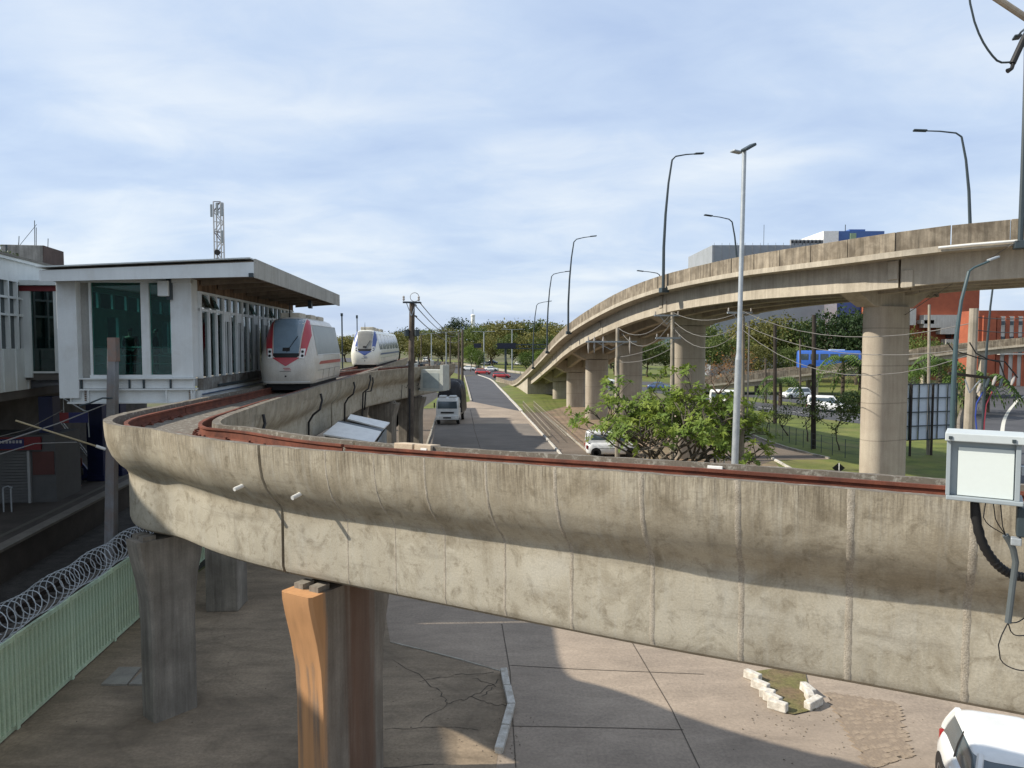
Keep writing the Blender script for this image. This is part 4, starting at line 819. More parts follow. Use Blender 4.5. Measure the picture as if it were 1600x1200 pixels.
for z in (7.35, 7.62, 7.9):
    m = MB(); m.tube([(-3.9, .6, z - 6.05), (-.2, .6, z - 6.05)], .02, 6); m.build('handrail', GALV, stn, local=True)
sb('camera_housing', WST, -.95, -.62, -.42, -.12, 9.55, 10.05, .02); sb('camera_mount', DSTEEL, -.72, -.58, -.3, -.11, 9.45, 10.12)
# west wall with high windows and a lit door opening, far end wall
INN = flat('inner_wall', (0.45, 0.5, 0.48), .7)
sb('inner_wall', INN, -4.16, -4.06, .1, 3.0, 6.84, 9.0); sb('inner_wall', INN, -4.16, -4.06, 3.9, 8, 6.84, 9.0); sb('inner_wall', INN, -4.16, -4.06, 8, 15, 6.84, 7.6); sb('inner_wall', INN, -4.16, -4.06, 3.0, 3.9, 6.84, 8.2)
for k in range(9): sb('window_post', INN, -4.15, -4.07, 8 + k * .85, 8.1 + k * .85, 7.6, 9.0)
sb('transom', INN, -4.16, -4.06, .1, 15, 9.0, 9.3)
sb('inner_wall', INN, -4.16, -4.06, .1, 15, 9.85, 10.3)
for k in range(14): sb('window_post', INN, -4.15, -4.07, .1 + k * 1.14, .25 + k * 1.14, 9.3, 9.85)
sb('end_wall', INN, -4.06, -.06, 14.9, 15, 6.84, 10.2)
# long glazed wall beside the track
y = .5; k = 0; DOOR = {3, 5, 8, 10, 13, 15}
sb('wall_beam', WST, -.1, .1, .2, 15, 6.1, 6.45); sb('wall_band', mat('grimy_band', (0.3, 0.3, 0.28), (.12, .1, .08), scale=2, streak=.5), -.08, .12, .5, 15, 6.45, 6.85); sb('cable_tray', DSTEEL, .12, .2, 2.0, 15, 6.5, 6.58); sb('conduit', flat('blue_conduit', (.08, .12, .2)), .1, .16, .4, 15, 6.3, 6.34)
WOODF = mat('wood_soffit', (0.26, 0.175, 0.115), (0.17, 0.11, 0.072), scale=2, streak=.7)
sb('wood_fascia', WOODF, -.05, .05, .5, 15, 9.78, 10.35); sb('transom', WST, -.06, .08, .5, 15, 9.7, 9.78); sb('transom', WST, -.06, .07, .5, 15, 9.12, 9.22)
DARKG = glass('station_side_glass', (0.4, 0.55, 0.55), facs=0.08)
while y < 14.8:
    wdt = .82
    sb('mullion', WST, -.06, .09, y, y + .13, 6.85, 9.7)
    if k in DOOR: sb('door_head', WST, .0, .05, y + .13, y + wdt, 8.85, 9.12); sb('door_leaf', flat('door_dark', (.02, .045, .045), .15), -.02, 0, y + .13, y + wdt, 6.9, 8.85); sb('door_stile', WST, -.01, .05, y + .44, y + .5, 6.9, 8.85)
    else: sb('pane', DARKG, .0, .02, y + .13, y + wdt, 6.9, 9.12)
    if k in (0, 1, 7, 11):
        m = MB(); m.box((.1, y + .47, 9.45 - 6.05), (.02, .66, .46), 0, 0, R(-24)); m.build('vent_sash', DARKG, stn, local=True)
    else: sb('clerestory_pane', DARKG, .0, .02, y + .13, y + wdt, 9.22, 9.7)
    y += wdt; k += 1
# canopy: sloping slab with white fascias and a ribbed brown underside
def canopy_z(x): return 10.3 + (x + 4.3) * (.34 / 6.5)
SOFF = mat('soffit_brown', (0.24, 0.19, 0.145), (0.17, 0.135, 0.1), scale=1.5, streak=.3)
cp = MB(); x0, x1, y0, y1 = -4.2, 2.25, -1.0, 16.2
cp.hexa([(x0, y0 + .06, canopy_z(x0) - 6.05 - .3), (x1 - .06, y0 + .06, canopy_z(x1) - 6.05 - .42), (x1 - .06, y1, canopy_z(x1) - 6.05 - .42), (x0, y1, canopy_z(x0) - 6.05 - .3)], [(x0, y0 + .06, canopy_z(x0) - 6.05), (x1 - .06, y0 + .06, canopy_z(x1) - 6.05), (x1 - .06, y1, canopy_z(x1) - 6.05), (x0, y1, canopy_z(x0) - 6.05)]); ro = cp.build('roof', SOFF, stn, local=True)
m = MB(); m.hexa([(x0 - .05, y0, canopy_z(x0) - 6.05 - .36), (x1, y0, canopy_z(x1) - 6.05 - .5), (x1, y0 + .058, canopy_z(x1) - 6.05 - .5), (x0 - .05, y0 + .058, canopy_z(x0) - 6.05 - .36)], [(x0 - .05, y0, canopy_z(x0) - 6.05 - .02), (x1, y0, canopy_z(x1) - 6.05 - .04), (x1, y0 + .058, canopy_z(x1) - 6.05 - .04), (x0 - .05, y0 + .058, canopy_z(x0) - 6.05 - .02)]); m.build('front_fascia', WST, ro, local=True)
m = MB(); zz = canopy_z(x1) - 6.05; m.box((x1 + .03, (y0 + y1) / 2, zz - .24), (.06, y1 - y0, .6)); m.build('side_fascia', mat('side_fascia', (0.42, 0.41, 0.37), (.34, .33, .29), scale=1, streak=.25), ro, local=True)
m = MB(); m.hexa([(x0 - .1, y0 - .1, canopy_z(x0) - 6.05 + .06), (x1 - .1, y0 - .1, zz + .06), (x1 - .1, y1, zz + .06), (x0 - .1, y1, canopy_z(x0) - 6.05 + .06)], [(x0 - .1, y0 - .1, canopy_z(x0) - 6.05 + .1), (x1 - .1, y0 - .1, zz + .1), (x1 - .1, y1, zz + .1), (x0 - .1, y1, canopy_z(x0) - 6.05 + .1)]); m.build('roof_sheet', WPAINT, ro, local=True)
for k in range(9):
    yy = .6 + k * 1.85; m = MB(); m.hexa([(.1, yy - .09, canopy_z(.1) - 6.05 - .56), (x1 - .08, yy - .09, zz - .52), (x1 - .08, yy + .09, zz - .52), (.1, yy + .09, canopy_z(.1) - 6.05 - .56)], [(.1, yy - .09, canopy_z(.1) - 6.05 - .38), (x1 - .08, yy - .09, zz - .43), (x1 - .08, yy + .09, zz - .43), (.1, yy + .09, canopy_z(.1) - 6.05 - .38)]); m.build('rib', SOFF, ro, local=True)
sb('soffit_camera', DSTEEL, 1.5, 1.65, 11.5, 11.9, 9.75, 10.12); sb('corner_light', DSTEEL, 2.1, 2.24, -1.06, -1.0, 10.12, 10.25)
for u, d, lab, sh in ((205, 27.2, 'dark silhouette of a person standing behind the wide teal front pane', NAVY), (244, 28.4, 'dark figure partly behind the station mullion, seen through teal glass', NAVY)):
    p = D(u, 583, d); person((p.x, p.y, 6.842), R(15 if u < 230 else -60), lab, sh, NAVY, HAIR)

# ---------------------------------------------------------------- trains
TZ = [(0, .98), (.12, 1.02), (.5, 1.07), (.8, 1.08), (1.05, 1.07), (1.3, 1.03), (1.7, .96), (2.1, .87), (2.38, .79), (2.53, .7), (2.62, .52), (2.66, .3)]
YF = [(0, .06), (.12, .02), (.5, 0), (.8, .02), (1.05, .08), (1.3, .17), (1.7, .33), (2.1, .52), (2.38, .68), (2.53, .82), (2.62, 1.05), (2.66, 1.5)]
hw = lambda z: float(np.interp(z, [a for a, _ in TZ], [b for _, b in TZ])); yf = lambda z: float(np.interp(z, [a for a, _ in YF], [b for _, b in YF]))
def fsurf(x, z):
    h = hw(z); r = min(.42, h * .9); q = abs(x) - (h - r); bow = .10 * (x / h) ** 2
    return yf(z) + bow + (r - math.sqrt(max(0, r * r - q * q)) if q > 0 else 0)
def train(name, label, loc, rz, Ln, paint, accent, glassm, wins, acunits, dirty):
    t = thing(name, label, 'train', loc, rz)
    m = MB(); rings = []
    for z, h in TZ:
        ring = []; r = min(.42, h * .9)
        for i in range(17): x = -h + 2 * h * (0.5 - 0.5 * math.cos(math.pi * i / 16)); ring.append((x, fsurf(x * .9999, z), z))
        ring += [(h, Ln * .3, z), (h, Ln * .6, z)]
        for i in range(9): x = h - 2 * h * i / 8; ring.append((x, Ln - fsurf(x * .9999, z), z))
        ring += [(-h, Ln * .6, z), (-h, Ln * .3, z)]
        rings.append(ring)
    m.loft(rings); body = m.build('body', paint, t, local=True, smooth=True, ang=50)
    def patch(nm, mt, rows, off=.012, nx=10, p=None):        # rows: (z, xleft, xright) bottom to top on the raked front
        q = MB(); vs = []; fs = []; dense = []
        for (z0, a0_, b0), (z1, a1_, b1) in zip(rows, rows[1:]):
            n_ = max(2, int((z1 - z0) / .08))
            dense += [(z0 + (z1 - z0) * i / n_, a0_ + (a1_ - a0_) * i / n_, b0 + (b1 - b0) * i / n_) for i in range(n_)]
        dense.append(rows[-1])
        for z, a, b_ in dense: vs += [(a + (b_ - a) * i / nx, fsurf(a + (b_ - a) * i / nx, z) - off, z) for i in range(nx + 1)]
        for i in range(len(dense) - 1):
            for j in range(nx): k_ = i * (nx + 1) + j; fs.append((k_, k_ + 1, k_ + nx + 2, k_ + nx + 1))
        q.add(vs, fs); return q.build(nm, mt, p or t, local=True, smooth=True, ang=60)
    ws = patch('windscreen', glassm, [(1.2, -.48, .48), (1.8, -.53, .53), (2.5, -.6, .6), (2.58, -.55, .55)])
    patch('windscreen_band', BLACK, [(1.02, -.4, .4), (1.1, -.5, .5), (1.2, -.5, .5)])
    patch('display', BLACK, [(1.28, -.14, .14), (1.42, -.14, .14)], .02, 4, ws)
    q = MB(); q.tube([(.02 + .38 * i / 6, fsurf(.02 + .38 * i / 6, 1.24 + .62 * i / 6) - .03, 1.24 + .62 * i / 6) for i in range(7)], .014, 5); q.build('wiper', BLACK, ws, local=True)
    for s_ in (-1, 1):
        rows = [(1.05, .5, .52), (1.1, .505, .74), (1.4, .54, .8), (1.9, .575, .885), (2.3, .615, .8), (2.5, .625, .715), (2.56, .61, .64)]
        patch('front_pillar', accent, [(z, min(s_ * a, s_ * b_), max(s_ * a, s_ * b_)) for z, a, b_ in rows])
        hl = patch('headlight', WHITE, [(1.0, min(s_ * .5, s_ * .7), max(s_ * .5, s_ * .7)), (1.38, min(s_ * .56, s_ * .74), max(s_ * .56, s_ * .74))], .02, 4)
        for z in (1.1, 1.26):
            x = s_ * .63; q = MB(); q.disc((x, fsurf(x, z) - .028, z), (0, 1, -.3), .055, .012, 12); q.build('lamp', BLACK, hl, local=True)
        q = MB(); x = s_ * 1.0; z0 = .72
        zz0, zz1 = 1.12, 2.34; n0 = len(wins)
        for (ya, yb) in wins:
            q = MB(); vs = []; fs = []
            for i in range(7):
                z = zz0 + (zz1 - zz0) * i / 6; lean = .28 * (1 - i / 6) if ya < 1.5 else 0
                vs += [(s_ * (hw(z) + .012), ya + lean + (yf(z) if ya < 1.5 else 0), z), (s_ * (hw(z) + .012), yb, z)]
            fs = [(i * 2, i * 2 + 1, i * 2 + 3, i * 2 + 2) for i in range(6)]; q.add(vs, fs); wo = q.build('side_window', glassm if dirty is None else dirty, t, local=True, smooth=True)
            q = MB(); q.tube([(s_ * (hw(zz0) + .014), ya + .28 * (ya < 1.5) + (yf(zz0) if ya < 1.5 else 0), zz0), (s_ * (hw(zz1) + .014), ya + (yf(zz1) if ya < 1.5 else 0), zz1), (s_ * (hw(zz1) + .014), yb, zz1), (s_ * (hw(zz0) + .014), yb, zz0), (s_ * (hw(zz0) + .014), ya + .28 * (ya < 1.5) + (yf(zz0) if ya < 1.5 else 0), zz0)], .016, 5); q.build('window_trim', paint, wo, local=True)
        q = MB(); q.add([(s_ * (hw(.72) + .012), 1.1, .74), (s_ * (hw(.72) + .012), Ln - .6, .72), (s_ * (hw(.86) + .012), Ln - .6, .86), (s_ * (hw(.86) + .012), 1.5, .86)], [(0, 1, 2, 3)]); q.build('side_stripe', accent, t, local=True)
        for z in (.1, .5): q = MB(); q.bar((s_ * (hw(z) + .006), .9, z), (s_ * (hw(z) + .006), Ln - .5, z), .012, .012); q.build('panel_gap', flat('gap_grey', (.2, .19, .17)), t, local=True)
        for yy in (2.2, 3.6, 5.0): q = MB(); q.bar((s_ * (hw(.1) + .006), yy, .12), (s_ * (hw(.5) + .006), yy, .5), .012, .012); q.build('panel_gap', flat('gap_grey', (.2, .19, .17)), t, local=True)
    patch('chevron', accent, [(.70, -.02, .02), (1.03, -.55, .55)], .012, 12)
    for k, (z, a, b_) in enumerate(((.60, -.1, .17), (.54, -.06, .2), (.48, -.24, .2))): patch('logo_stroke', accent if k < 2 else flat('gap_grey', (.2, .19, .17)), [(z, a, b_), (z + .025, a + .02, b_ + .02)], .014, 4)
    q = MB(); q.disc((0, fsurf(0, .3) - .012, .3), (0, 1, 0), .035, .02, 10); q.build('coupler_port', BLACK, t, local=True)
    patch('bumper_line', WHITE, [(.05, -.9, .9), (.1, -.9, .9)], .016, 16)
    q = MB(); q.box((0, Ln / 2, -.14), (1.7, Ln - .9, .26)); q.build('underframe', BLACK, t, local=True)
    for yy in (1.3, Ln - 1.3):
        for s_ in (-1, 1): q = MB(); q.disc((s_ * .77, yy, -.06), (1, 0, 0), .2, .1, 16); q.build('wheel', RUST, t, local=True)
    for (xa, xb, ya, yb, h) in acunits:
        q = MB(); q.box(((xa + xb) / 2, (ya + yb) / 2, 2.6 + h / 2), (xb - xa, yb - ya, h)); q.build('roof_unit', mat('roof_unit_beige', (.55, .5, .41), (.42, .38, .3), scale=2), t, local=True, bevel=.05)
    q = MB(); q.tube([(-.1, 1.3, 2.6), (-.1, 1.3, 3.0), (-.1, 1.3, 3.25)], [.03, .02, .006], 6); q.build('antenna', BLACK, t, local=True)
    return t
TP1 = mat('train_white_dirty', (0.62, 0.6, 0.55), (0.52, 0.48, 0.41), rough=.35, scale=.8, streak=.2, spec=.5, coat=.2, bump=.02)
TP2 = mat('train_white', (0.78, 0.77, 0.68), (0.7, 0.68, 0.58), rough=.3, scale=.8, spec=.5, coat=.2, bump=.02)
WSG = flat('windscreen_glass', (0.19, 0.26, 0.32), .12, 0, .7, .3); WSG2 = flat('windscreen_beige', (0.22, 0.21, 0.18), .15, 0, .7, .3)
DUST = mat('dusty_tinted_glass', (0.12, 0.14, 0.115), (.085, .105, .09), rough=.3, scale=1, streak=.3, bump=0)
RED = flat('red_paint', (0.42, 0.03, 0.045), .35, 0, .5, .3); BLU = flat('blue_paint', (0.06, 0.10, 0.3), .35, 0, .5, .3)
train('train', 'white train with red front pillars and dusty side window under the station canopy', (-8.85, 28.75, 6.45), R(4.2), 7.2, TP1, RED, WSG, [(.45, 6.6)], [(-.5, .3, 1.4, 2.6, .24), (-.5, .45, 3.0, 4.0, .22), (-.4, .5, 4.5, 5.6, .2)], DUST)
train('train', 'white train with blue front pillars standing beyond the red-fronted train', (-11.15, 55.7, 6.45), R(4.7), 22, TP2, BLU, WSG2, [(.45, 3.4), (3.6, 6.6), (6.8, 9.8), (10, 13), (13.2, 16.2), (16.4, 20.5)], [(-.5, .5, 1.8, 3.6, .3), (-.4, .5, 4.4, 6, .26), (-.4, .5, 8, 10, .26)], flat('blue_grey_window', (.13, .16, .22), .15, 0, .6))
# short dark signal post and buffer stuff between the trains
m = MB(); p = D(535, 562, 50); m.tube([(p.x, p.y, 6.2), (p.x, p.y, 10.0)], .05, 7); m.box((p.x, p.y - .03, 10.0), (.14, .14, .2)); solo('signal_post', m, DSTEEL, 'thin dark post with a small box beside the blue-fronted train', 'post')
m = MB(); p = D(558, 515, 70); m.tube([(p.x, p.y, 6.2), (p.x, p.y, 10.6)], .05, 7); m.box((p.x, p.y - .03, 10.6), (.16, .16, .3)); solo('signal_post', m, DSTEEL, 'dark post rising behind the roof of the blue-fronted train', 'post')
# cabinet and clutter at the end of the siding
CAB = mat('cabinet_grey', (0.5, 0.52, 0.48), (.42, .44, .4), rough=.5, scale=2)
p = D(678, 592, 55); cb_ = thing('equipment_cabinet', 'large pale grey equipment cabinet hung beside the end of the siding beam', 'cabinet', (p.x, p.y, p.z - .8), R(-20))
lbox(cb_, 'case', CAB, -.95, .75, -.4, .5, 0, 1.5, .02); lbox(cb_, 'door', mat('cabinet_door', (.36, .41, .4)), -.72, .6, -.42, -.4, .12, 1.25); lbox(cb_, 'side_plate', CAB, .75, .98, -.5, .6, -.05, 1.85); lbox(cb_, 'base_rail', CAB, -1.05, .8, -.45, .55, -.1, 0)
q = MB(); q.bar((-.95, .1, -.03), (-2.6, .6, .1), .12); q.build('bracket', DSTEEL, cb_, local=True)
q = BP.pt(BP.len - 5.5, 1.6, .0); m = MB()
rnd = random.Random(9)
jb = thing('junction_boxes', 'cluster of cable boxes and conduits on the end of the siding beam', 'junction box', (q.x, q.y, q.z - .3))
for k in range(6): lbox(jb, 'box', (CAB, DSTEEL, TAN)[k % 3], -.7 + k * .35, -.45 + k * .35, -1.5 + k * .6, -1.1 + k * .6, 0, rnd.uniform(.3, .75), .02)
for k in range(3): m = MB(); m.tube([(.6, 1 + k * .2, .1), (.9, 1, .5 + k * .15), (.8, 2.2, .6), (.5, 3, .1)], .035, 6); m.build('conduit', LWIRE, jb, local=True)
# white sloping roofs of the blower shed under the guideway
sh = thing('blower_shed', 'small grey shed with two tilted white roof panels beside the guideway', 'shed', (-7.6, 30, 0))
def pan4(px, ds, nm, mt, root, th=.06):
    P = [D(u, v, d) for (u, v), d in zip(px, ds)]; n_ = (P[1] - P[0]).cross(P[2] - P[0]).normalized(); n_ = n_ if n_.z > 0 else -n_
    m = MB(); m.hexa([q - n_ * th for q in P], P); return m.build(nm, mt, root)
pan4([(528, 659), (596, 674), (584, 691), (505, 678)], [31.6, 31.2, 29.2, 29.4], 'roof_panel', WHITE, sh); pan4([(548, 647), (609, 660), (600, 669), (543, 654)], [34, 33.4, 32, 32.4], 'roof_panel', WHITE, sh)
c1, c2, c3, c4 = D(602, 666, 33), D(588, 688, 29.4), D(508, 676, 29.6), D(545, 652, 33.4)
for a, c, nm in ((c1, c2, 'wall'), (c2, c3, 'wall'), (c4, c1, 'wall')):
    m = MB(); a2 = a - Vector((0, 0, .12)); c5 = c - Vector((0, 0, .12)); m.add([(a.x, a.y, 0), (c.x, c.y, 0), c5, a2], [(0, 1, 2, 3)]); o = m.build(nm, mat('shed_wall', (.26, .27, .26), (.2, .2, .19)), sh); so_ = o.modifiers.new('solid', 'SOLIDIFY'); so_.thickness = .06
pan4([(529, 657), (600, 671), (597, 674), (526, 660)], [32, 31.6, 31.2, 31.6], 'ridge_gap', DSTEEL, sh, .02)
# ---------------------------------------------------------------- lamp posts, utility poles, wires
def street_lamp(base, h, dirx, label, group, arm=1.6, r0=.1, bend=.5, bracket=True):
    t = thing('street_lamp', label, 'street lamp', base, 0, group); d = Vector((dirx[0], dirx[1], 0)).normalized()
    pts = [Vector((0, 0, 0)), Vector((0, 0, h * .3)), Vector((0, 0, h * .55)) + d * bend * .2, Vector((0, 0, h * .78)) + d * bend * .55, Vector((0, 0, h * .95)) + d * bend]
    m = MB(); m.tube(pts, [r0, r0 * .9, r0 * .8, r0 * .65, r0 * .55], 8); m.build('pole', DSTEEL, t, local=True, smooth=True)
    e = pts[-1]; m = MB(); m.tube([e, e + d * .25 + Vector((0, 0, h * .03)), e + d * arm * .6 + Vector((0, 0, h * .05)), e + d * arm + Vector((0, 0, h * .06))], [r0 * .5, r0 * .45, r0 * .4, r0 * .35], 7); m.build('arm', DSTEEL, t, local=True, smooth=True)
    p = e + d * (arm + .25) + Vector((0, 0, h * .065)); m = MB(); m.box(p, (.62, .26, .09), math.atan2(d.y, d.x), 0, R(-6)); m.build('lamp_head', DSTEEL, t, local=True, bevel=.03)
    if bracket: m = MB(); m.box((.05, .05, -.12), (.5, .45, .3), math.atan2(d.y, d.x)); m.build('bracket', DSTEEL, t, local=True, bevel=.02)
    return t
def vlamp(u, off, h, sgn, label, group, r0=.1, dz=-.9, ad=None):
    qs = np.linspace(0, VP.len, 900); q = min(qs, key=lambda s_: abs(VP.pt(s_, off).x / VP.pt(s_, off).y - ray(u, 500).x / ray(u, 500).y))
    p = VP.pt(q, off, dz); _, t = VP.at(q); n = Vector(ad) if ad else Vector((t[1], -t[0], 0)) * sgn; return street_lamp(p, h, n, label, group, r0=r0)
GA, GB = 'lamps on the near parapet of the viaduct', 'lamps on the far parapet of the viaduct'
for u, h in ((1592, 8.3), (1036, 8.2), (888, 8.8), (855, 9.2), (833, 9.2)): vlamp(u, -.25, h, 1, 'dark curved street lamp bracketed to the near parapet of the viaduct, arm over the road', GA)
for u, h in ((1513, 6.6), (1152, 6.2), (1038, 5.4)): vlamp(u, VW + .25, h, -1, 'dark curved street lamp behind the far parapet of the viaduct', GB, r0=.09, ad=(-1, .25, 0) if u > 1500 else None)
# tall galvanised lamp post
b0 = D(1149, 740, 30); t0_ = D(1163, 236, 30); gl = thing('tall_lamp_post', 'tall pale galvanised lamp post with two heads beside the green frangipani tree', 'lamp post', (b0.x - .13, 30, 0))
mid = D(1154, 562, 30); gb = Vector((b0.x - .09, 30, 0)); m = MB(); m.tube([gb, gb.lerp(mid, .5), mid], [.15, .14, .135], 14); m.build('lower_pole', GALV, gl, smooth=True)
m = MB(); m.tube([mid, mid + Vector((.01, 0, .3)), t0_], [.135, .1, .085], 14); m.build('upper_pole', GALV, gl, smooth=True)
m = MB(); m.box(t0_ + Vector((.14, -.1, .12)), (.62, .34, .12), R(30), 0, R(-28)); m.build('lamp_head', DSTEEL, gl, bevel=.04); m = MB(); m.box(t0_ + Vector((-.25, .2, .02)), (.45, .3, .08), R(20), 0, R(6)); m.build('lamp_head', GALV, gl, bevel=.03)
# curved lamp in front of the viaduct on the right
q = D(1488, 690, 24.5); t = thing('street_lamp', 'dark teal street lamp leaning under the viaduct girder beside the concrete pole', 'street lamp', (q.x, 24.5, 0))
TEALP = flat('teal_painted_steel', (0.05, 0.085, 0.095), .4)
m = MB(); m.tube([Vector((q.x, 24.5, 0)), D(1490, 600, 24.5), D(1494, 530, 24.5), D(1502, 470, 24.5), D(1514, 424, 24.5)], [.085, .08, .07, .055, .05], 10); m.build('pole', TEALP, t, smooth=True)
m = MB(); m.tube([D(1514, 424, 24.5), D(1522, 418, 24.5), D(1546, 408, 24.5)], .035, 8); m.build('arm', TEALP, t, smooth=True); m = MB(); m.box(D(1552, 404, 24.5), (.34, .2, .07), 0, 0, R(-20)); m.build('lamp_head', GALV, t, bevel=.02)
q = D(1538, 600, 60); t = street_lamp((q.x, 60, 0), 14.2, (1, 0), 'slim dark street lamp seen beyond the viaduct in front of the striped building', None, r0=.12, bracket=False)

def upole(u, vtop, d, mt, label, kind, r0=.16, u2=None, group=None):
    tp = D(u, vtop, d); bx = D(u2 if u2 is not None else u, 650, d).x; t = thing('utility_pole', label, 'utility pole', (bx, d, 0), 0, group)
    m = MB(); m.tube([(bx, d, -.1), (bx + (tp.x - bx) * .5, d, tp.z * .5), tp], [r0, r0 * .88, r0 * .74], 10); m.build('shaft', mt, t, smooth=True)
    POLES[kind] = (t, tp); return t, tp
POLES = {}
INS = flat('glazed_insulator', (0.36, 0.33, 0.3), .25); 
def crossarm(t, c, half, ang_, mt=DWOOD, pins=3, z=0, hh=.1):
    d = Vector((math.cos(ang_), math.sin(ang_), 0)); m = MB(); m.bar(c - d * half, c + d * half, .1, hh); m.build('crossarm', mt, t)
    for k in range(pins):
        f = -half * .9 + 1.8 * half * k / max(1, pins - 1); p = c + d * f + Vector((0, 0, .06)); m = MB(); m.tube([p, p + Vector((0, 0, .05)), p + Vector((0, 0, .1)), p + Vector((0, 0, .16)), p + Vector((0, 0, .2))], [.02, .05, .035, .05, .02], 8); m.build('insulator', INS, t, smooth=True)
    for s_ in (-1, 1): m = MB(); m.bar(c + d * s_ * half * .6, c - Vector((0, 0, .55)), .03); m.build('brace', GALV, t)
t, tp = upole(644, 472, 30, WOOD, 'dark weathered wooden pole with a top crossarm in front of the parked truck', 'A', .15, 637); crossarm(t, tp + Vector((-.02, -.12, -.02)), .34, .3, DSTEEL, 2, hh=.07)
m = MB(); m.tube([tp + Vector((.18 * math.cos(a) + .1, 0, .2 + .18 * math.sin(a))) for a in np.linspace(0, 6.2, 16)], .012, 4); m.build('wire_loop', LWIRE, t)
for dx_ in (-.22, .2): m = MB(); m.tube([tp + Vector((dx_, -.1, -1.38)), tp + Vector((dx_, -.1, -1.12))], .1, 10); m.build('lightning_arrester', DSTEEL, t)
m = MB(); m.tube([Vector((tp.x + .02 - .2, 29.84, 0)), Vector((tp.x - .1, 29.84, 6.2))], .035, 6); m.build('conduit', BLACK, t)
t, tp = upole(965, 512, 50, CPOLE, 'concrete pole with three hanging fuse insulators at the left of the frangipani tree', 'B', .17); crossarm(t, tp + Vector((-.45, -.2, -.95)), 1.75, .1, GALV, 0)
for dx_ in (-1.9, -1.5, -.9, .9):
    p = tp + Vector((dx_ - .1, -.25, -.95)); m = MB(); m.tube([p + Vector((0, 0, .35)), p + Vector((0, 0, .1)), p + Vector((0, 0, -.05)), p + Vector((0, 0, -.3)), p + Vector((0, 0, -.8))], [.02, .07, .05, .07, .015], 8); m.build('fuse_insulator', INS, t, smooth=True)
t, tp = upole(1051, 488, 46, CPOLE, 'concrete pole wrapped with pale cables standing behind the frangipani tree', 'C', .16); crossarm(t, tp + Vector((-.4, -.2, -.2)), .8, .1, GALV, 2); crossarm(t, tp + Vector((-.3, -.2, -1.6)), .8, .1, GALV, 3)
t, tp = upole(1160, 486, 40, CPOLE, 'concrete pole close behind the tall galvanised lamp post', 'Dp', .17); crossarm(t, tp + Vector((-.2, -.2, -.1)), .7, .1, GALV, 2); m = MB(); m.tube([tp + Vector((.35, -.1, -.55)), tp + Vector((.33, -.1, -6))], .05, 6); m.build('conduit', LWIRE, t)
t, tp = upole(1211, 505, 74, DWOOD, 'thin dark wooden pole on the lawn behind the leaning sapling', 'E', .2)
t, tp = upole(1272, 492, 56, DWOOD, 'dark wooden pole on the lawn beside the small round tree', 'Fp', .19)
t, tp = upole(1522, 482, 26, CPOLE, 'thick concrete pole with a fuse crossarm behind the grey control box', 'H', .2, 1512); H = tp
c = D(1520, 586, 25.7); m = MB(); m.bar(D(1482, 583, 25.7), D(1548, 591, 25.6), .1, .1); m.build('crossarm', DWOOD, t)
for s_ in (-1, 1): m = MB(); m.bar(D(1520 + s_ * 12, 593, 25.6), D(1515, 614, 25.6), .035); m.build('brace', GALV, t)
for k, (u, v) in enumerate(((1532, 600), (1545, 592), (1556, 588), (1566, 592), (1585, 588))):
    a = D(u, v, 25.5); m = MB(); m.tube([a, a + Vector((-.12, -.1, -.16)), a + Vector((-.2, -.15, -.3))], [.04, .055, .03], 8); m.build('fuse', (INS, DSTEEL)[k % 2], t, smooth=True)
for pts, mt in (([(1536, 612), (1526, 630), (1524, 650), (1527, 680), (1527, 700)], flat('blue_cable', (.03, .06, .3))), ([(1550, 612), (1541, 632), (1538, 660), (1536, 700)], flat('red_cable', (.3, .04, .06))), ([(1480, 535), (1490, 548), (1515, 555), (1530, 560), (1570, 565), (1590, 590)], BLACK), ([(1515, 535), (1525, 552), (1545, 562), (1562, 566), (1570, 590)], BLACK)):
    m = MB(); m.tube([D(u, v, 25.45) for u, v in pts], .022, 6); m.build('cable', mt, t, smooth=True)
upole(1452, 476, 53, CPOLE, 'slim pale pole standing beside the white billboard panels', 'I', .12)
for u, vt, d, lab in ((722.5, 515, 108, 'tall dark wooden pole beside the asphalt road kerb'), (717, 519, 150, 'dark wooden pole halfway along the grass verge of the road'), (703.5, 527, 190, 'dark wooden pole far along the grass verge by the highway')): upole(u, vt, d, WOOD, lab, lab, .22)
for u, vt, d in ((1250, 530, 105), (1196, 560, 100), (658, 522, 170)): upole(u, vt, d, WOOD, 'far thin wooden pole standing among the background trees', str(u), .16, group='far poles among the trees')
def sag(a, b, s_, n=9): return [a.lerp(b, i / n) - Vector((0, 0, s_ * 4 * (i / n) * (1 - i / n))) for i in range(n + 1)]
TPx = lambda k: POLES[k][1]
WL = [(TPx('B'), TPx('C'), .9, 'upper'), (TPx('B') + Vector((.3, 0, -.4)), TPx('C') + Vector((0, 0, -.5)), 1.2, 'second'), (TPx('B') + Vector((0, 0, -2.0)), TPx('C') + Vector((0, 0, -1.7)), .2, 'third'), (TPx('B') + Vector((0, 0, -2.3)), TPx('C') + Vector((0, 0, -2.2)), .35, 'lowest')]
for a, b_, s_, nm in WL: m = MB(); m.tube(sag(a, b_, s_), .022, 5); solo('power_line', m, LWIRE, f'{nm} slack cable between the fuse pole and the cable-wrapped pole', 'cable', smooth=True)
for a, b_, s_, nm in ((TPx('C'), TPx('Dp'), .5, 'upper'), (TPx('C') + Vector((0, 0, -.5)), TPx('Dp') + Vector((0, 0, -.6)), .9, 'middle'), (TPx('C') + Vector((0, 0, -.9)), TPx('Dp') + Vector((0, 0, -.9)), 1.2, 'lowest')): m = MB(); m.tube(sag(a, b_, s_), .02, 5); solo('power_line', m, LWIRE, f'{nm} slack cable between the cable-wrapped pole and the galvanised lamp post', 'cable', smooth=True)
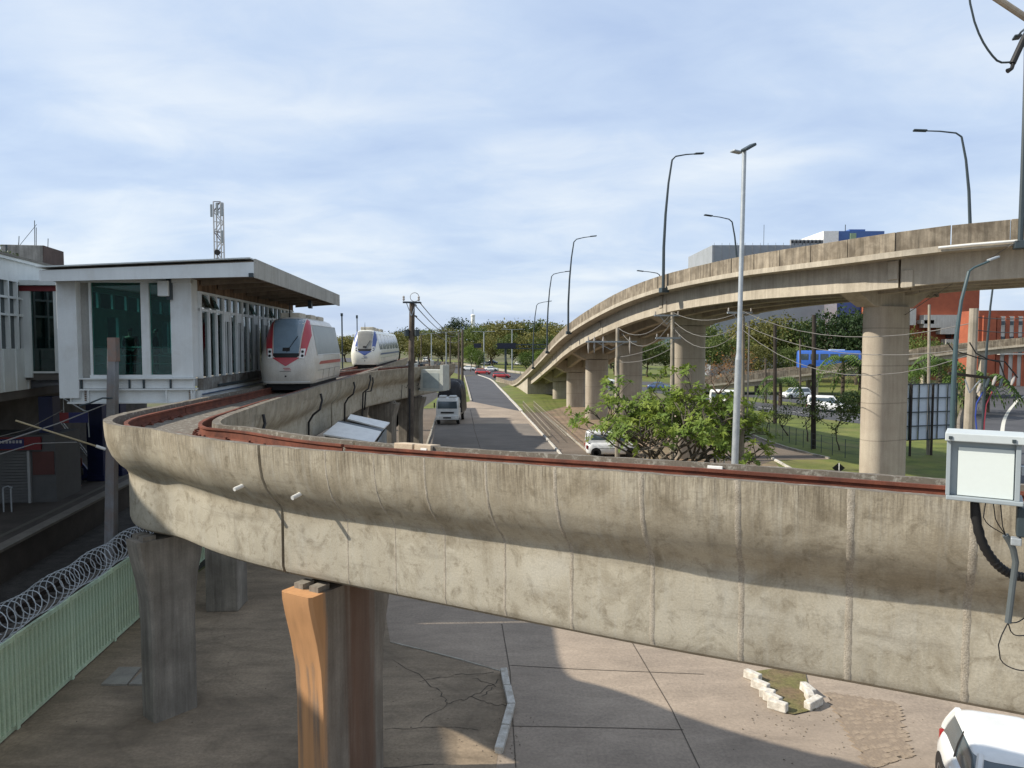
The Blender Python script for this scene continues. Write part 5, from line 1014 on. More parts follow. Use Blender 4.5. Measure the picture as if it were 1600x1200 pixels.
for a, b_, s_, nm in ((TPx('Dp'), H + Vector((0, 0, -.5)), .9, 'upper'), (TPx('Dp') + Vector((0, 0, -.7)), H + Vector((0, 0, -1.4)), .8, 'middle'), (TPx('Dp') + Vector((0, 0, -1.0)), H + Vector((0, 0, -1.6)), 1.5, 'lowest')): m = MB(); m.tube(sag(a, b_, s_), .016, 5); solo('power_line', m, LWIRE, f'{nm} cable crossing the round viaduct column to the thick concrete pole', 'cable', smooth=True)
for k, (u, v) in enumerate(((1700, 480), (1720, 505))): m = MB(); m.tube(sag(H + Vector((0, 0, -.3 - k * .45)), D(u, v, 25), .2), .016, 5); solo('power_line', m, WIRE, ('thin cable running off from the top of the thick concrete pole', 'thin cable running off just below the top of the thick concrete pole')[k], 'cable')
m = MB(); m.tube([D(1358, 533, 40), D(1420, 488, 34), D(1590, 376, 28)], .016, 5); solo('guy_wire', m, LWIRE, 'straight stay wire rising across the column to the viaduct lamp bracket', 'wire')
A = TPx('A'); ends = [D(722, 516, 108), D(718, 520, 108), D(722, 528, 108)]
for k, (o_, e_) in enumerate(zip((Vector((.3, -.1, 0)), Vector((.1, -.1, -.1)), Vector((.1, 0, -.55))), ends)):
    m = MB(); m.tube(sag(A + o_, e_, .9, 16), .02, 5); solo('power_line', m, WIRE, ('topmost', 'middle', 'lowest')[k] + ' cable from the crossarmed wooden pole along the road verge', 'cable', smooth=True)
    m = MB(); m.tube([A + o_ + (e_ - A - o_).normalized() * .3, A + o_ + (e_ - A - o_).normalized() * .85], .035, 6); m.build('cable_insulator', BLACK, POLES['A'][0])

# ---------------------------------------------------------------- vehicles
def rrect(hx, y0, y1, r, z, n=5):
    o = []
    for cx, cy, a0_ in ((hx - r, y1 - r, 0), (-hx + r, y1 - r, 90), (-hx + r, y0 + r, 180), (hx - r, y0 + r, 270)):
        for i in range(n + 1): a = R(a0_ + 90 * i / n); o.append((cx + r * math.cos(a), cy + r * math.sin(a), z))
    return o
CARG = flat('car_glass', (0.06, 0.085, 0.1), .06, 0, .8, .4); TYRE = flat('tyre', (.02, .02, .02), .85); RIM = flat('wheel_rim', (.42, .42, .43), .35, .6)
def wheel(t, x, y, r, wd):
    m = MB(); m.tube([(x - wd / 2, y, r), (x - wd * .42, y, r), (x + wd * .42, y, r), (x + wd / 2, y, r)], [r * .9, r, r, r * .9], 18); w_ = m.build('wheel', TYRE, t, local=True, smooth=True)
    m = MB(); m.disc((x, y, r), (1, 0, 0), r * .62, wd + .02, 16); m.build('rim', RIM, w_, local=True)
    for k in range(5): m = MB(); a = 2 * math.pi * k / 5; m.disc((x, y + r * .36 * math.cos(a), r + r * .36 * math.sin(a)), (1, 0, 0), r * .1, wd + .03, 8); m.build('rim_hole', BLACK, w_, local=True)
def car(label, loc, rz, paint, group=None, kind='hatch', Lc=3.95, W=1.72, H=1.5, detail=True, cat='car', name='car'):
    t = thing(name, label, cat, loc, rz, group); h = W / 2; y0, y1 = -Lc / 2, Lc / 2
    belt = .93 if kind != 'van' else 1.0
    m = MB(); rings = [rrect(h * .9, y0 + .1, y1 - .08, .35, .2), rrect(h * .97, y0 + .03, y1 - .02, .38, .3), rrect(h, y0, y1, .4, .5), rrect(h, y0 + .02, y1, .42, .68), rrect(h * .97, y0 + .12, y1 - .03, .42, .8), rrect(h * .93, y0 + .42, y1 - .08, .4, belt - .02), rrect(h * .86, y0 + .75, y1 - .14, .38, belt + .03)]
    m.loft(rings); m.build('body', paint, t, local=True, smooth=True, ang=60)
    wb, rf, rr_, rb = (y0 + .95, y0 + 1.6, y1 - .42, y1 - .08) if kind == 'hatch' else ((y0 + 1.05, y0 + 1.75, y1 - 1.25, y1 - .6) if kind == 'sedan' else (y0 + .75, y0 + 1.45, y1 - .12, y1 - .03))
    gh = h * .87; rh = h * .68
    levels = [(0, belt), (.35, belt + (H - belt) * .35), (.7, belt + (H - belt) * .7), (.9, belt + (H - belt) * .88)]
    rg = lambda f, z, ex=0: rrect(gh + (rh - gh) * f ** 1.4 + ex, wb + (rf - wb) * f - ex, rb + (rr_ - rb) * f + ex, .26, z)
    m = MB(); m.loft([rg(f, z) for f, z in levels]); gh_ = m.build('windows', CARG, t, local=True, smooth=True, ang=60)
    m = MB(); m.loft([rg(.82, belt + (H - belt) * .8, .012), rg(.9, belt + (H - belt) * .88, .014), rrect(rh * .97, rf + .03, rr_ - .02, .26, H - .03), rrect(rh * .85, rf + .1, rr_ - .1, .24, H - .006), rrect(rh * .6, rf + .24, rr_ - .24, .18, H)]); m.build('roof', paint, t, local=True, smooth=True, ang=60)
    def side(f, y, s_, ex=.01): return ((gh + (rh - gh) * f ** 1.4 + ex) * s_, y, belt + (H - belt) * .88 * f / .9)
    for s_ in (-1, 1):
        pts_a = [(s_ * (gh + (rh - gh) * f ** 1.4 - .10 + .03), wb + (rf - wb) * f + .05, belt + (H - belt) * f * .95) for f in (0, .3, .6, .9)]
        m = MB(); m.tube(pts_a, .055, 6); m.build('pillar', paint, t, local=True, smooth=True)
        m = MB(); m.tube([(s_ * (gh + (rh - gh) * f ** 1.4 - .06), rb + (rr_ - rb) * f - .06, belt + (H - belt) * f * .95) for f in (0, .3, .6, .9)], .075, 6); m.build('pillar', paint, t, local=True, smooth=True)
        if kind == 'van' : m = MB(); m.hexa([side(0, rf + .5, s_, .012), side(0, rb - .05, s_, .012), side(0, rb - .05, s_, -.05), side(0, rf + .5, s_, -.05)], [side(.9, rf + .5, s_, .012), side(.9, rr_ - .03, s_, .012), side(.9, rr_ - .03, s_, -.05), side(.9, rf + .5, s_, -.05)]); m.build('side_panel', paint, t, local=True)
        else:
            yb = (rf + rr_) / 2 - .05; m = MB(); m.tube([(s_ * (gh + (rh - gh) * f ** 1.4 + .0), yb, belt + (H - belt) * f * .95) for f in (0, .45, .9)], .03, 6); m.build('door_post', BLACK, t, local=True)
        wheel(t, s_ * (h - .1), y0 + .75, .3, .2); wheel(t, s_ * (h - .1), y1 - .68, .3, .2)
        m = MB(); m.disc((s_ * (h - .02), y0 + .75, .32), (1, 0, 0), .36, .06, 18); m.build('wheel_arch', BLACK, t, local=True); m = MB(); m.disc((s_ * (h - .02), y1 - .68, .32), (1, 0, 0), .36, .06, 18); m.build('wheel_arch', BLACK, t, local=True)
        m = MB(); m.box((s_ * (h + .06), wb + .28, belt + .04), (.2, .12, .13)); m.build('mirror', BLACK, t, local=True, bevel=.035)
        m = MB(); m.box((s_ * h * .72, y0 + .12, .66), (.36, .16, .14), R(-12 * s_)); m.build('headlight', flat('lamp_clear', (.6, .6, .58), .1), t, local=True, bevel=.03)
        m = MB(); m.box((s_ * h * .8, y1 - .05, .7), (.16, .12, .26)); m.build('tail_light', flat('lamp_red', (.3, .02, .02), .2), t, local=True, bevel=.03)
        if detail:
            m = MB(); m.bar((s_ * (h + .004), wb + .3, .6), (s_ * (h + .004), y1 - .8, .62), .02, .03); m.build('side_trim', BLACK, t, local=True)
            m = MB(); m.box((s_ * (h * .975), .35, belt - .14), (.04, .18, .04)); m.build('door_handle', paint, t, local=True, bevel=.01)
    m = MB(); m.box((0, y0 + .06, .42), (W * .62, .12, .2)); m.build('grille', BLACK, t, local=True, bevel=.03)
    m = MB(); m.box((0, y1 - .0, .5), (.42, .03, .13)); m.build('number_plate', flat('plate', (.5, .5, .5)), t, local=True)
    return t
CW = flat('white_car_paint', (0.78, 0.79, 0.78), .25, 0, .5, .6, .03); CS = flat('silver_car_paint', (.5, .51, .52), .3, .3, .5, .6); CR = flat('red_car_paint', (.35, .02, .02), .3, 0, .5, .6); CK = flat('dark_car_paint', (.03, .035, .04), .3, 0, .5, .6); CB = flat('blue_car_paint', (.05, .09, .2), .3, 0, .5, .6)
RZC = R(-20); pc = G(1594, 1186, 1.44); of_ = Matrix.Rotation(RZC, 3, 'Z') @ Vector((0, -.18, 0)); near = car('white hatchback parked on the tan yard under the guideway, roof seen from above', (pc.x - of_.x, pc.y - of_.y, 0.004), RZC, CW, None, 'hatch', 3.55, 1.72, 1.48)
m = MB(); m.box((-.12, -.42, 1.22), (.17, .01, .06), 0, R(-45)); m.build('windscreen_sticker', flat('plate', (.5, .5, .5)), near, local=True)
g_ = G(957, 712); van = car('white small panel van parked behind the frangipani tree', (g_.x, g_.y, .02), R(90), CW, None, 'van', 3.9, 1.7, 1.82, cat='van', name='van')
m = G(1243, 622.5); car('white sport utility car driving on the far avenue below the low viaduct', (m.x, m.y, .02), R(-75), CW, None, 'hatch', 4.4, 1.8, 1.62, False)
m = G(1292, 643); car('white delivery van on the avenue behind the small round tree', (m.x, m.y, .02), R(60), CW, None, 'van', 4.4, 1.75, 1.9, False, 'van', 'van')
m = G(1138, 636); car('white van half hidden behind the galvanised lamp post', (m.x, m.y, .02), R(60), CW, None, 'van', 4.6, 1.8, 2.2, False, 'van', 'van')
m = G(1030, 610); car('dark blue car on the avenue seen between the viaduct columns', (m.x, m.y, .02), R(75), CB, None, 'sedan', 4.2, 1.7, 1.45, False)
for u, v, rz, pt_, k, lab in ((755, 585, 75, CR, 'hatch', 'red car turning on the highway by the road end'), (784, 591, 80, CR, 'hatch', 'red car at the foot of the viaduct ramp'), (733, 579, 80, CW, 'sedan', 'white car crossing the mouth of the asphalt road'), (768, 580, 80, CW, 'sedan', 'white car on the highway behind the turning red car'), (838, 577, 30, CW, 'hatch', 'white car coming past the parapet of the ramp'), (690, 573.5, 75, CK, 'sedan', 'dark car on the highway near the grass verge'), (758, 571, 60, CK, 'hatch', 'dark car parked on the grass beyond the highway'), (770, 568.5, 60, CB, 'sedan', 'blue car parked under the far trees'), (668, 565, 75, CW, 'van', 'white van on the far highway behind the cabinet'), (945, 600, 80, CW, 'sedan', 'white car on the far avenue behind the viaduct columns'), (812, 571, 60, CS, 'sedan', 'silver car parked beneath the sign gantry trees')):
    p = G(u, v); car(lab, (p.x, p.y, .02), R(rz), pt_, None, k, 4.2, 1.75, 1.5 if k != 'van' else 2.1, False)
# truck with a tarpaulin load
p = G(699, 664); tr_ = thing('truck', 'pale cab-over truck with a lumpy black tarpaulin load parked at the kerb', 'truck', (p.x, p.y, .01), R(-2))
TW = flat('truck_white', (.62, .64, .63), .4, 0, .5, .3)
m = MB(); m.loft([rrect(1.12, 0, 1.9, .15, .65), rrect(1.15, -.03, 1.95, .18, 1.0), rrect(1.15, 0, 1.95, .18, 1.6), rrect(1.1, .1, 1.95, .2, 2.3), rrect(1.02, .2, 1.9, .25, 2.62), rrect(.8, .45, 1.7, .3, 2.72)]); cabo = m.build('cab', TW, tr_, local=True, smooth=True, ang=50)
m = MB(); m.hexa([(-.98, -.02, 1.62), (.98, -.02, 1.62), (.98, .04, 1.62), (-.98, .04, 1.62)], [(-.93, .1, 2.32), (.93, .1, 2.32), (.93, .16, 2.32), (-.93, .16, 2.32)]); m.build('windscreen', CARG, tr_, local=True)
m = MB(); m.box((0, -.06, .72), (2.26, .3, .42)); m.build('bumper', TW, tr_, local=True, bevel=.05); m = MB(); m.box((0, -.03, 1.22), (1.3, .06, .16)); m.build('grille', BLACK, tr_, local=True); m = MB(); m.box((0, -.22, .72), (.8, .02, .14)); m.build('grille', BLACK, tr_, local=True)
for s_ in (-1, 1):
    m = MB(); m.disc((s_ * .92, -.22, .78), (0, 1, 0), .12, .04, 14); m.build('headlight', WHITE, tr_, local=True); m = MB(); m.box((s_ * 1.3, .1, 1.95), (.12, .16, .5)); m.build('mirror', BLACK, tr_, local=True, bevel=.03)
    m = MB(); m.box((s_ * .5, .7, 2.78), (.75, .9, .22)); m.build('wind_deflector', TW, tr_, local=True, bevel=.08)
    for yy in (.9, 5.4): wheel(tr_, s_ * .98, yy, .48, .28)
m = MB(); m.box((0, 4.6, .95), (2.3, 5.2, .25)); m.build('load_bed', DSTEEL, tr_, local=True)
m = MB(); rnd = random.Random(6); rings = []
for i in range(13):
    y = 2.05 + i * .42; f = math.sin(math.pi * min(1, (i + .6) / 3)) if i < 1 else 1; hh = (2.95 + .25 * math.sin(i * 1.3) + rnd.uniform(-.15, .15)) * (0.86 if i in (0, 12) else 1)
    rings.append([((1.25 + rnd.uniform(-.05, .05)) * math.copysign(abs(math.cos(a)) ** .45, math.cos(a)), y, 1.08 + hh * abs(math.sin(a)) ** .5 + rnd.uniform(-.06, .06)) for a in np.linspace(0, math.pi, 15)])
m.loft(rings); m.build('tarpaulin_load', mat('black_tarpaulin', (.025, .025, .028), (.012, .012, .014), rough=.45, scale=3, bump=.4), tr_, local=True, smooth=True, ang=50)

# ---------------------------------------------------------------- low viaduct with bus
LVX = [(1060, 597, 118), (1165, 585, 116), (1250, 576, 115), (1340, 563, 113), (1430, 548, 110), (1520, 536, 108), (1640, 524, 104), (1800, 512, 98)]
LV = Path([tuple(D(u, v, d)) for u, v, d in LVX], 1.0, 4); lv = thing('low_viaduct', 'low concrete ramp viaduct beyond the lawn carrying a blue bus', 'viaduct', (45, 113, 0))
def lvb(q0, q1, o0, o1, z0, z1, n): 
    m = MB(); m.loft([[LV.pt(q, o0, z0), LV.pt(q, o1, z0), LV.pt(q, o1, z1), LV.pt(q, o0, z1)] for q in np.linspace(q0, q1, n + 1)]); return m
n_ = int(LV.len / 4)
for k in range(n_):
    for o0, o1 in ((0, .25), (-7.6, -7.35)): lvb(k * LV.len / n_ + .03, (k + 1) * LV.len / n_ - .03, o0, o1, -.95, 0, 1).build('parapet_panel', PARA, lv)
lvb(0, LV.len, -7.7, .35, -1.25, -.95, n_).build('deck_slab', CONC, lv); 
for o_ in (-.6, -3.2, -6.6): lvb(0, LV.len, o_ - .25, o_ + .25, -2.0, -1.25, n_).build('girder', CONC, lv)
q = 6
while q < LV.len:
    for o_ in (-.6, -6.6):
        p = LV.pt(q, o_); 
        if p.z > 3.2: m = MB(); m.box((p.x, p.y, (p.z - 2) / 2), (.65, .65, p.z - 2)); m.build('column', COLM, lv)
    q += 7.5
BUSB = flat('bus_blue', (.035, .13, .5), .35, 0, .5, .4)
qb = LV.near(*D(1290, 575, 118).xy); bp_ = LV.pt(qb, -3, -.94); _, tb = LV.at(qb); bus = thing('bus', 'blue city bus driving on the low ramp viaduct', 'bus', bp_, math.atan2(tb[1], tb[0]))
m = MB(); m.loft([[(x, y, z) for (y, x, z) in rrect(1.25, -4.6, 4.6, .3, .35)][::-1], [(x, y, z) for (y, x, z) in rrect(1.27, -4.65, 4.65, .3, 1.2)][::-1], [(x, y, z) for (y, x, z) in rrect(1.25, -4.6, 4.6, .3, 2.8)][::-1], [(x, y, z) for (y, x, z) in rrect(1.1, -4.45, 4.45, .3, 3.05)][::-1]]); m.build('body', BUSB, bus, local=True, smooth=True, ang=40)
for k in range(6):
    for s_ in (-1, 1): m = MB(); m.box((-3.7 + k * 1.45, s_ * 1.275, 2.05), (1.15, .03, .95)); m.build('window', CARG, bus, local=True)
m = MB(); m.box((1.2, 0, 3.12), (2.2, 1.6, .2)); m.build('roof_unit', flat('bus_roof_unit', (.4, .5, .7)), bus, local=True, bevel=.05); m = MB(); m.box((4.63, 0, 1.9), (.06, 2.1, 1.2)); m.build('windscreen', CARG, bus, local=True)
for yy in (-2.8, 3.0):
    for s_ in (-1, 1): m = MB(); m.disc((yy, s_ * 1.15, .48), (0, 1, 0), .48, .26, 16); m.build('wheel', TYRE, bus, local=True)

# ---------------------------------------------------------------- buildings behind
BRICK = mat('orange_brick', (.36, .105, .055), (.28, .08, .045), scale=.6, fine=8, fineamt=.3); BWH = mat('pale_render', (.62, .6, .55), (.52, .5, .45), scale=.5, streak=.3)
def block(u0, u1, vt, d, dep, name, mt, label, cat='building'):
    a, b_ = D(u0, vt, d), D(u1, vt, d); t = thing(name, label, cat, ((a.x + b_.x) / 2, d, 0)); m = MB(); m.box(((a.x + b_.x) / 2, d + dep / 2, a.z / 2), (b_.x - a.x, dep, a.z)); m.build('walls', mt, t); return t, a, b_
t, a, b_ = block(1415, 1531, 452, 165, 22, 'brick_building', BRICK, 'orange brick building with a white stepped balcony front seen below the viaduct')
for k, (u0, u1, v0, v1) in enumerate(((1418, 1432, 482, 508), (1444, 1512, 492, 512), (1470, 1530, 512, 522), (1478, 1530, 530, 540), (1440, 1460, 500, 506))):
    p, q = D(u0, v1, 163), D(u1, v0, 163); m = MB(); m.box(((p.x + q.x) / 2, 164, (p.z + q.z) / 2), (q.x - p.x, 1.9, q.z - p.z)); m.build('balcony', BWH, t)
for u in range(1482, 1530, 12):
    for v in (524, 545): p = D(u, v, 164.9); m = MB(); m.box(p, (1.2, .2, 1.3)); m.build('window', GLD, t)
t, a, b_ = block(1530, 1760, 485, 140, 6, 'striped_building', BRICK, 'low building striped with red brick piers and white window bays')
for k in range(16):
    p = D(1560 + k * 13.6, 520, 139.85); wd_ = .75; m = MB(); m.box((p.x, 139.85, 6.6), (wd_, .3, 13.2)); m.build('brick_pier', BRICK, t)
    p = D(1566.8 + k * 13.6, 520, 139.96); m = MB(); m.box((p.x, 139.96, 6.7), (.9, .1, 13.2)); m.build('white_bay', BWH, t)
    for v in (505, 529, 552): w_ = D(1566.8 + k * 13.6, v, 139.88); m = MB(); m.box(w_, (.72, .14, .75)); wi = m.build('window', GLD, t); m = MB(); m.box(w_ + Vector((0, -.08, -.42)), (.82, .12, .09)); m.build('sill', BWH, wi)
m = MB(); p = D(1546, 500, 139.8); m.box((p.x, 139.8, 6.7), (2.4, .4, 13.4)); m.build('brick_corner', BRICK, t)
m = MB(); p, q = D(1560, 553, 139), D(1760, 553, 139); m.bar(p, q, .8, .25); m.build('canopy_slab', BWH, t)
GREYB = mat('grey_cladding', (.3, .32, .35), (.26, .28, .3), scale=.4)
t, a, b_ = block(1113, 1290, 383, 185, 25, 'grey_tower_block', GREYB, 'large grey block rising behind the viaduct with a row of air conditioning units')
for k in range(9):
    p = D(1242 + k * 6.2, 378, 184); lab_ = MB(); lab_.box((p.x, 186, p.z + .05), (.75, .8, 1.5)); fo = lab_.build('condenser', mat('condenser_grey', (.28, .29, .3)), t); m = MB(); m.disc((p.x, 185.58, p.z + .2), (0, 1, 0), .3, .04, 12); m.build('fan', BLACK, fo)
for k in range(14):
    p = D(1116 + k * 12, 392, 184.9); m = MB(); m.box((p.x, 184.95, p.z - .5), (.06, .1, 5)); m.build('cladding_joint', flat('joint_grey', (.2, .21, .23)), t)
m = MB(); p = D(1196, 350, 186); m.tube([(p.x, 187, D(0, 384, 186).z), (p.x, 187, p.z)], .06, 5); m.build('aerial', DSTEEL, t)
t, a, b_ = block(1309, 1382, 361, 186, 20, 'blue_rooftop_building', flat('blue_cladding', (.06, .13, .34), .5), 'blue-clad building top with a white end standing above the viaduct parapet')
m = MB(); p, q = D(1287, 361, 185.5), D(1310.5, 361, 185.5); m.box(((p.x + q.x) / 2, 195, p.z / 2), (q.x - p.x, 19, p.z)); m.build('white_end', WHITE, t); m = MB(); p, q = D(1333, 357, 186), D(1358, 357, 186); m.box(((p.x + q.x) / 2, 192, p.z - 2), (q.x - p.x, 8, 4.2)); m.build('roof_plant', flat('blue_cladding', (.06, .13, .34), .5), t)
m = MB(); p = D(1333, 370, 185.8); m.box(p, (1.5, .2, 1.8)); m.build('green_sign', flat('sign_green', (.25, .35, .22)), t); m = MB(); p = D(1321, 351, 187); m.tube([p, p - Vector((0, 0, 2))], .1, 5); m.build('aerial', DSTEEL, t)
# billboard seen from behind
p0, p1 = D(1388, 684, 52), D(1492, 684, 53.5); bb = thing('billboard', 'large billboard seen from behind, pale panels in a dark steel grid beside the column', 'billboard', ((p0.x + p1.x) / 2, 53, 0))
dirb = (Vector((p1.x, p1.y, 0)) - Vector((p0.x, p0.y, 0))); zb, zt_ = 1.15, 5.15; PAN = mat('billboard_sheet', (.62, .68, .74), (.54, .6, .67), rough=.4, scale=.8)
for i in range(7):
    for j in range(4):
        a = Vector((p0.x, p0.y, 0)) + dirb * (i + .02) / 7; b_ = Vector((p0.x, p0.y, 0)) + dirb * (i + .98) / 7; z0 = zb + (zt_ - zb) * (j + .02) / 4; z1 = zb + (zt_ - zb) * (j + .98) / 4; m = MB(); m.hexa([(a.x, a.y, z0), (b_.x, b_.y, z0), (b_.x, b_.y + .03, z0), (a.x, a.y + .03, z0)], [(a.x, a.y, z1), (b_.x, b_.y, z1), (b_.x, b_.y + .03, z1), (a.x, a.y + .03, z1)]); m.build('panel', PAN, bb)
for i in range(8): a = Vector((p0.x, p0.y - .08, 0)) + dirb * i / 7; m = MB(); m.bar(a + Vector((0, 0, zb)), a + Vector((0, 0, zt_)), .06); m.build('frame_bar', DSTEEL, bb)
for j in range(5): z = zb + (zt_ - zb) * j / 4; m = MB(); m.bar(Vector((p0.x, p0.y - .09, z)), Vector((p1.x, p1.y - .09, z)), .07); m.build('frame_rail', DSTEEL, bb)
for f in (.3, .62, .92): a = Vector((p0.x, p0.y - .2, 0)) + dirb * f; m = MB(); m.bar(a, a + Vector((0, 0, zt_)), .12); m.build('post', DWOOD, bb)
# ramp road on the right with barrier and edge line
sheet('ramp_road', [(1497, 692), (1500, 655), (1516, 624), (1545, 604), (1600, 590), (1750, 580), (1950, 640), (1950, 800), (1500, 800)], 0.03, ASPH)
LN = [G(u, v) for u, v in ((1576, 740), (1568, 700), (1566, 675), (1571, 652), (1583, 634), (1600, 620), (1650, 600))]; P_ = Path([(p.x, p.y, .036) for p in LN], .8, 2); m = MB()
vs_ = []; fs_ = []
for i, q in enumerate(P_.s): vs_ += [P_.pt(q, -.16), P_.pt(q, .16)]
fs_ = [(2 * i, 2 * i + 1, 2 * i + 3, 2 * i + 2) for i in range(len(P_.s) - 1)]; m.add(vs_, fs_); struct('edge_line', m, flat('road_paint', (.62, .6, .52), .7))
BA = [G(u, v) for u, v in ((1496, 705), (1497, 690), (1500, 660), (1514, 630), (1542, 608), (1600, 592), (1700, 584))]; P_ = Path([(p.x, p.y, .0) for p in BA], 1.0, 2); rb_ = thing('road_barrier', 'curved concrete barrier along the edge of the dark ramp road', 'barrier', (BA[2].x, BA[2].y, 0))
n_ = max(6, int(P_.len / 3.0))
for k in range(n_):
    q0, q1 = k * P_.len / n_ + .02, (k + 1) * P_.len / n_ - .02; m = MB(); m.loft([[P_.pt(q, -.35, 0), P_.pt(q, .2, 0), P_.pt(q, .08, .95), P_.pt(q, -.12, .95)] for q in (q0, q1)]); m.build('barrier_block', PARA, rb_)

# ---------------------------------------------------------------- small street furniture
rl = [G(860, 692), G(840, 668), G(817, 640)]
for off, lab in ((0, 'pale steel handrail with balusters on the ramp path kerb'), (1.3, 'second pale steel handrail on the far side of the ramp path')):
    P_ = Path([(p.x + off, p.y, 0) for p in rl], .5, 1); hr = thing('handrail', lab, 'handrail', (rl[0].x + off, rl[0].y, 0)); STL = flat('pale_rail_steel', (.3, .26, .2), .6)
    for z in (.55, 1.05): m = MB(); m.tube([P_.pt(q, 0, z) for q in np.linspace(0, P_.len, 12)], .022, 6); m.build('rail', STL, hr, smooth=True)
    for q in np.arange(0, P_.len, .55): m = MB(); m.tube([P_.pt(q, 0, 0), P_.pt(q, 0, 1.05)], .014, 5); m.build('baluster', STL, hr)
P_ = Path([(*gxy(u, v), 0) for u, v in ((1172, 676), (1210, 688), (1250, 702), (1300, 715), (1345, 722))], .5, 1); wf = thing('wire_fence', 'thin dark wire fence on the lawn edge along the brown footpath', 'fence', (P_.pt(0, -.6).x, P_.pt(0, -.6).y, 0))
for q in np.arange(0, P_.len, 1.4): m = MB(); m.tube([P_.pt(q, -.6, 0), P_.pt(q, -.6, 1.35)], .025, 5); m.build('post', DSTEEL, wf)
for z in (.4, .85, 1.3): m = MB(); m.tube([P_.pt(q, -.6, z) for q in np.linspace(0, P_.len, 20)], .008, 4); m.build('wire', DSTEEL, wf)
s0 = D(1311, 738, 41); sg = thing('warning_sign', 'black back of a diamond road sign on a white post by the lawn', 'road sign', (s0.x, 41, 0)); m = MB(); m.tube([(s0.x, 41, 0), (s0.x, 41, D(0, 724, 41).z + .02)], .03, 8); m.build('post', WHITE, sg); c_ = D(1311, 731.5, 41); m = MB()
m.add([c_ + Vector(v_) for v_ in ((-.36, .05, 0), (0, .05, -.3), (.36, .05, 0), (0, .05, .3), (-.36, .08, 0), (0, .08, -.3), (.36, .08, 0), (0, .08, .3))], ((0, 1, 2, 3), (7, 6, 5, 4), (0, 4, 5, 1), (1, 5, 6, 2), (2, 6, 7, 3), (3, 7, 4, 0))); m.build('plate', BLACK, sg)
s0 = D(1131, 735, 43); sg = thing('road_sign', 'dark rectangular back of a road sign on a white post beside the frangipani tree', 'road sign', (s0.x, 43, 0)); m = MB(); m.tube([(s0.x, 43, 0), (s0.x, 43, 3.6)], .04, 8); m.build('post', WHITE, sg); c_ = D(1128, 677, 43.1); m = MB(); m.box(c_, (1.15, .05, .85)); m.build('plate', BLACK, sg)
# far street lights with double arms, sign gantry, water tower, radio mast
for k, (u, v, d) in enumerate(((674, 521, 230), (697, 519, 235), (756, 518.5, 205), (653, 523, 250), (800, 515, 215))):
    p = D(u, v, d); t = thing('double_street_light', 'pale far street light with two short arms beside the highway', 'street light', (p.x, d, 0), 0, 'double street lights along the highway'); m = MB(); m.tube([(p.x, d, 0), p], [.2, .13], 7); m.build('pole', GALV, t)
    for s_ in (-1, 1): m = MB(); m.bar(p, p + Vector((s_ * 2.4, 0, .15)), .12); m.build('arm', GALV, t); m = MB(); m.box(p + Vector((s_ * 2.7, 0, .15)), (.8, .3, .14)); m.build('lamp_head', GALV, t)
sgn = thing('sign_gantry', 'dark overhead sign gantry with boards seen from behind, in front of the trees', 'sign gantry', (D(776, 540, 200).x, 200, 0)); NV = flat('navy_board', (.012, .016, .035), .5)
for (u0, u1, v0, v1) in ((740.5, 752, 536.5, 543.5), (777, 806, 536, 544)): p, q = D(u0, v1, 200), D(u1, v0, 200); m = MB(); m.box(((p.x + q.x) / 2, 200, (p.z + q.z) / 2), (q.x - p.x, .3, q.z - p.z)); m.build('board', NV, sgn)
for v in (538, 544.5): m = MB(); m.bar(D(775, v, 200.3), D(862, v + .5, 200.3), .28); m.build('truss_chord', DSTEEL, sgn)
for u in range(806, 862, 7): m = MB(); m.bar(D(u, 538, 200.3), D(u + 5, 544.5, 200.3), .15); m.build('truss_web', DSTEEL, sgn)
for u in (790, 860): p = D(u, 544, 200.6); m = MB(); m.tube([(p.x, 200.6, 0), (p.x, 200.6, p.z + 1)], .3, 8); m.build('post', DSTEEL, sgn)
p = D(739, 494, 480); wt = thing('water_tower', 'white cylindrical tower rising above the far trees', 'tower', (p.x, 480, 0)); m = MB(); m.tube([(p.x, 480, 0), (p.x, 480, p.z)], 1.25, 16); m.build('shaft', WHITE, wt, smooth=True); m = MB(); m.tube([(p.x, 480, p.z), (p.x, 480, p.z + .8), (p.x, 480, p.z + 1.4)], [1.5, 1.5, .4], 16); m.build('cap', WHITE, wt, smooth=True); m = MB(); m.tube([(p.x, 480, p.z + 1.3), (p.x, 480, p.z + 4.5)], .12, 6); m.build('rod', DSTEEL, wt)
tt, tb_ = D(341, 316, 90), D(341, 420, 90); rm = thing('radio_mast', 'slim red and white lattice mast with antenna panels behind the station roof', 'radio mast', (tt.x, 90, 0)); hw_ = .42
MW = flat('mast_white', (.6, .58, .56), .5); MR = flat('mast_dark', (.12, .08, .08), .5)
zs = np.linspace(6, tt.z, 17)
for sx in (-1, 1):
    for sy in (-1, 1): m = MB(); m.bar((tt.x + sx * hw_, 90 + sy * hw_, 0), (tt.x + sx * hw_, 90 + sy * hw_, tt.z), .13); m.build('leg', MW, rm)
for k in range(16):
    z0, z1 = zs[k], zs[k + 1]; s_ = 1 if k % 2 else -1
    for sy in (-1, 1): m = MB(); m.bar((tt.x - s_ * hw_, 90 + sy * hw_, z0), (tt.x + s_ * hw_, 90 + sy * hw_, z1), .09); m.bar((tt.x - hw_, 90 + sy * hw_, z1), (tt.x + hw_, 90 + sy * hw_, z1), .08); m.build('bracing', MR if k % 3 == 0 else MW, rm)
for dx_, z in ((-.62, tt.z - 1.1), (.66, tt.z - 1.0), (.1, tt.z - .9), (.6, tt.z - 4.2)): m = MB(); m.box((tt.x + dx_, 89.4, z), (.24, .2, 1.5)); m.build('antenna_panel', flat('antenna_grey', (.33, .36, .37)), rm, bevel=.04)
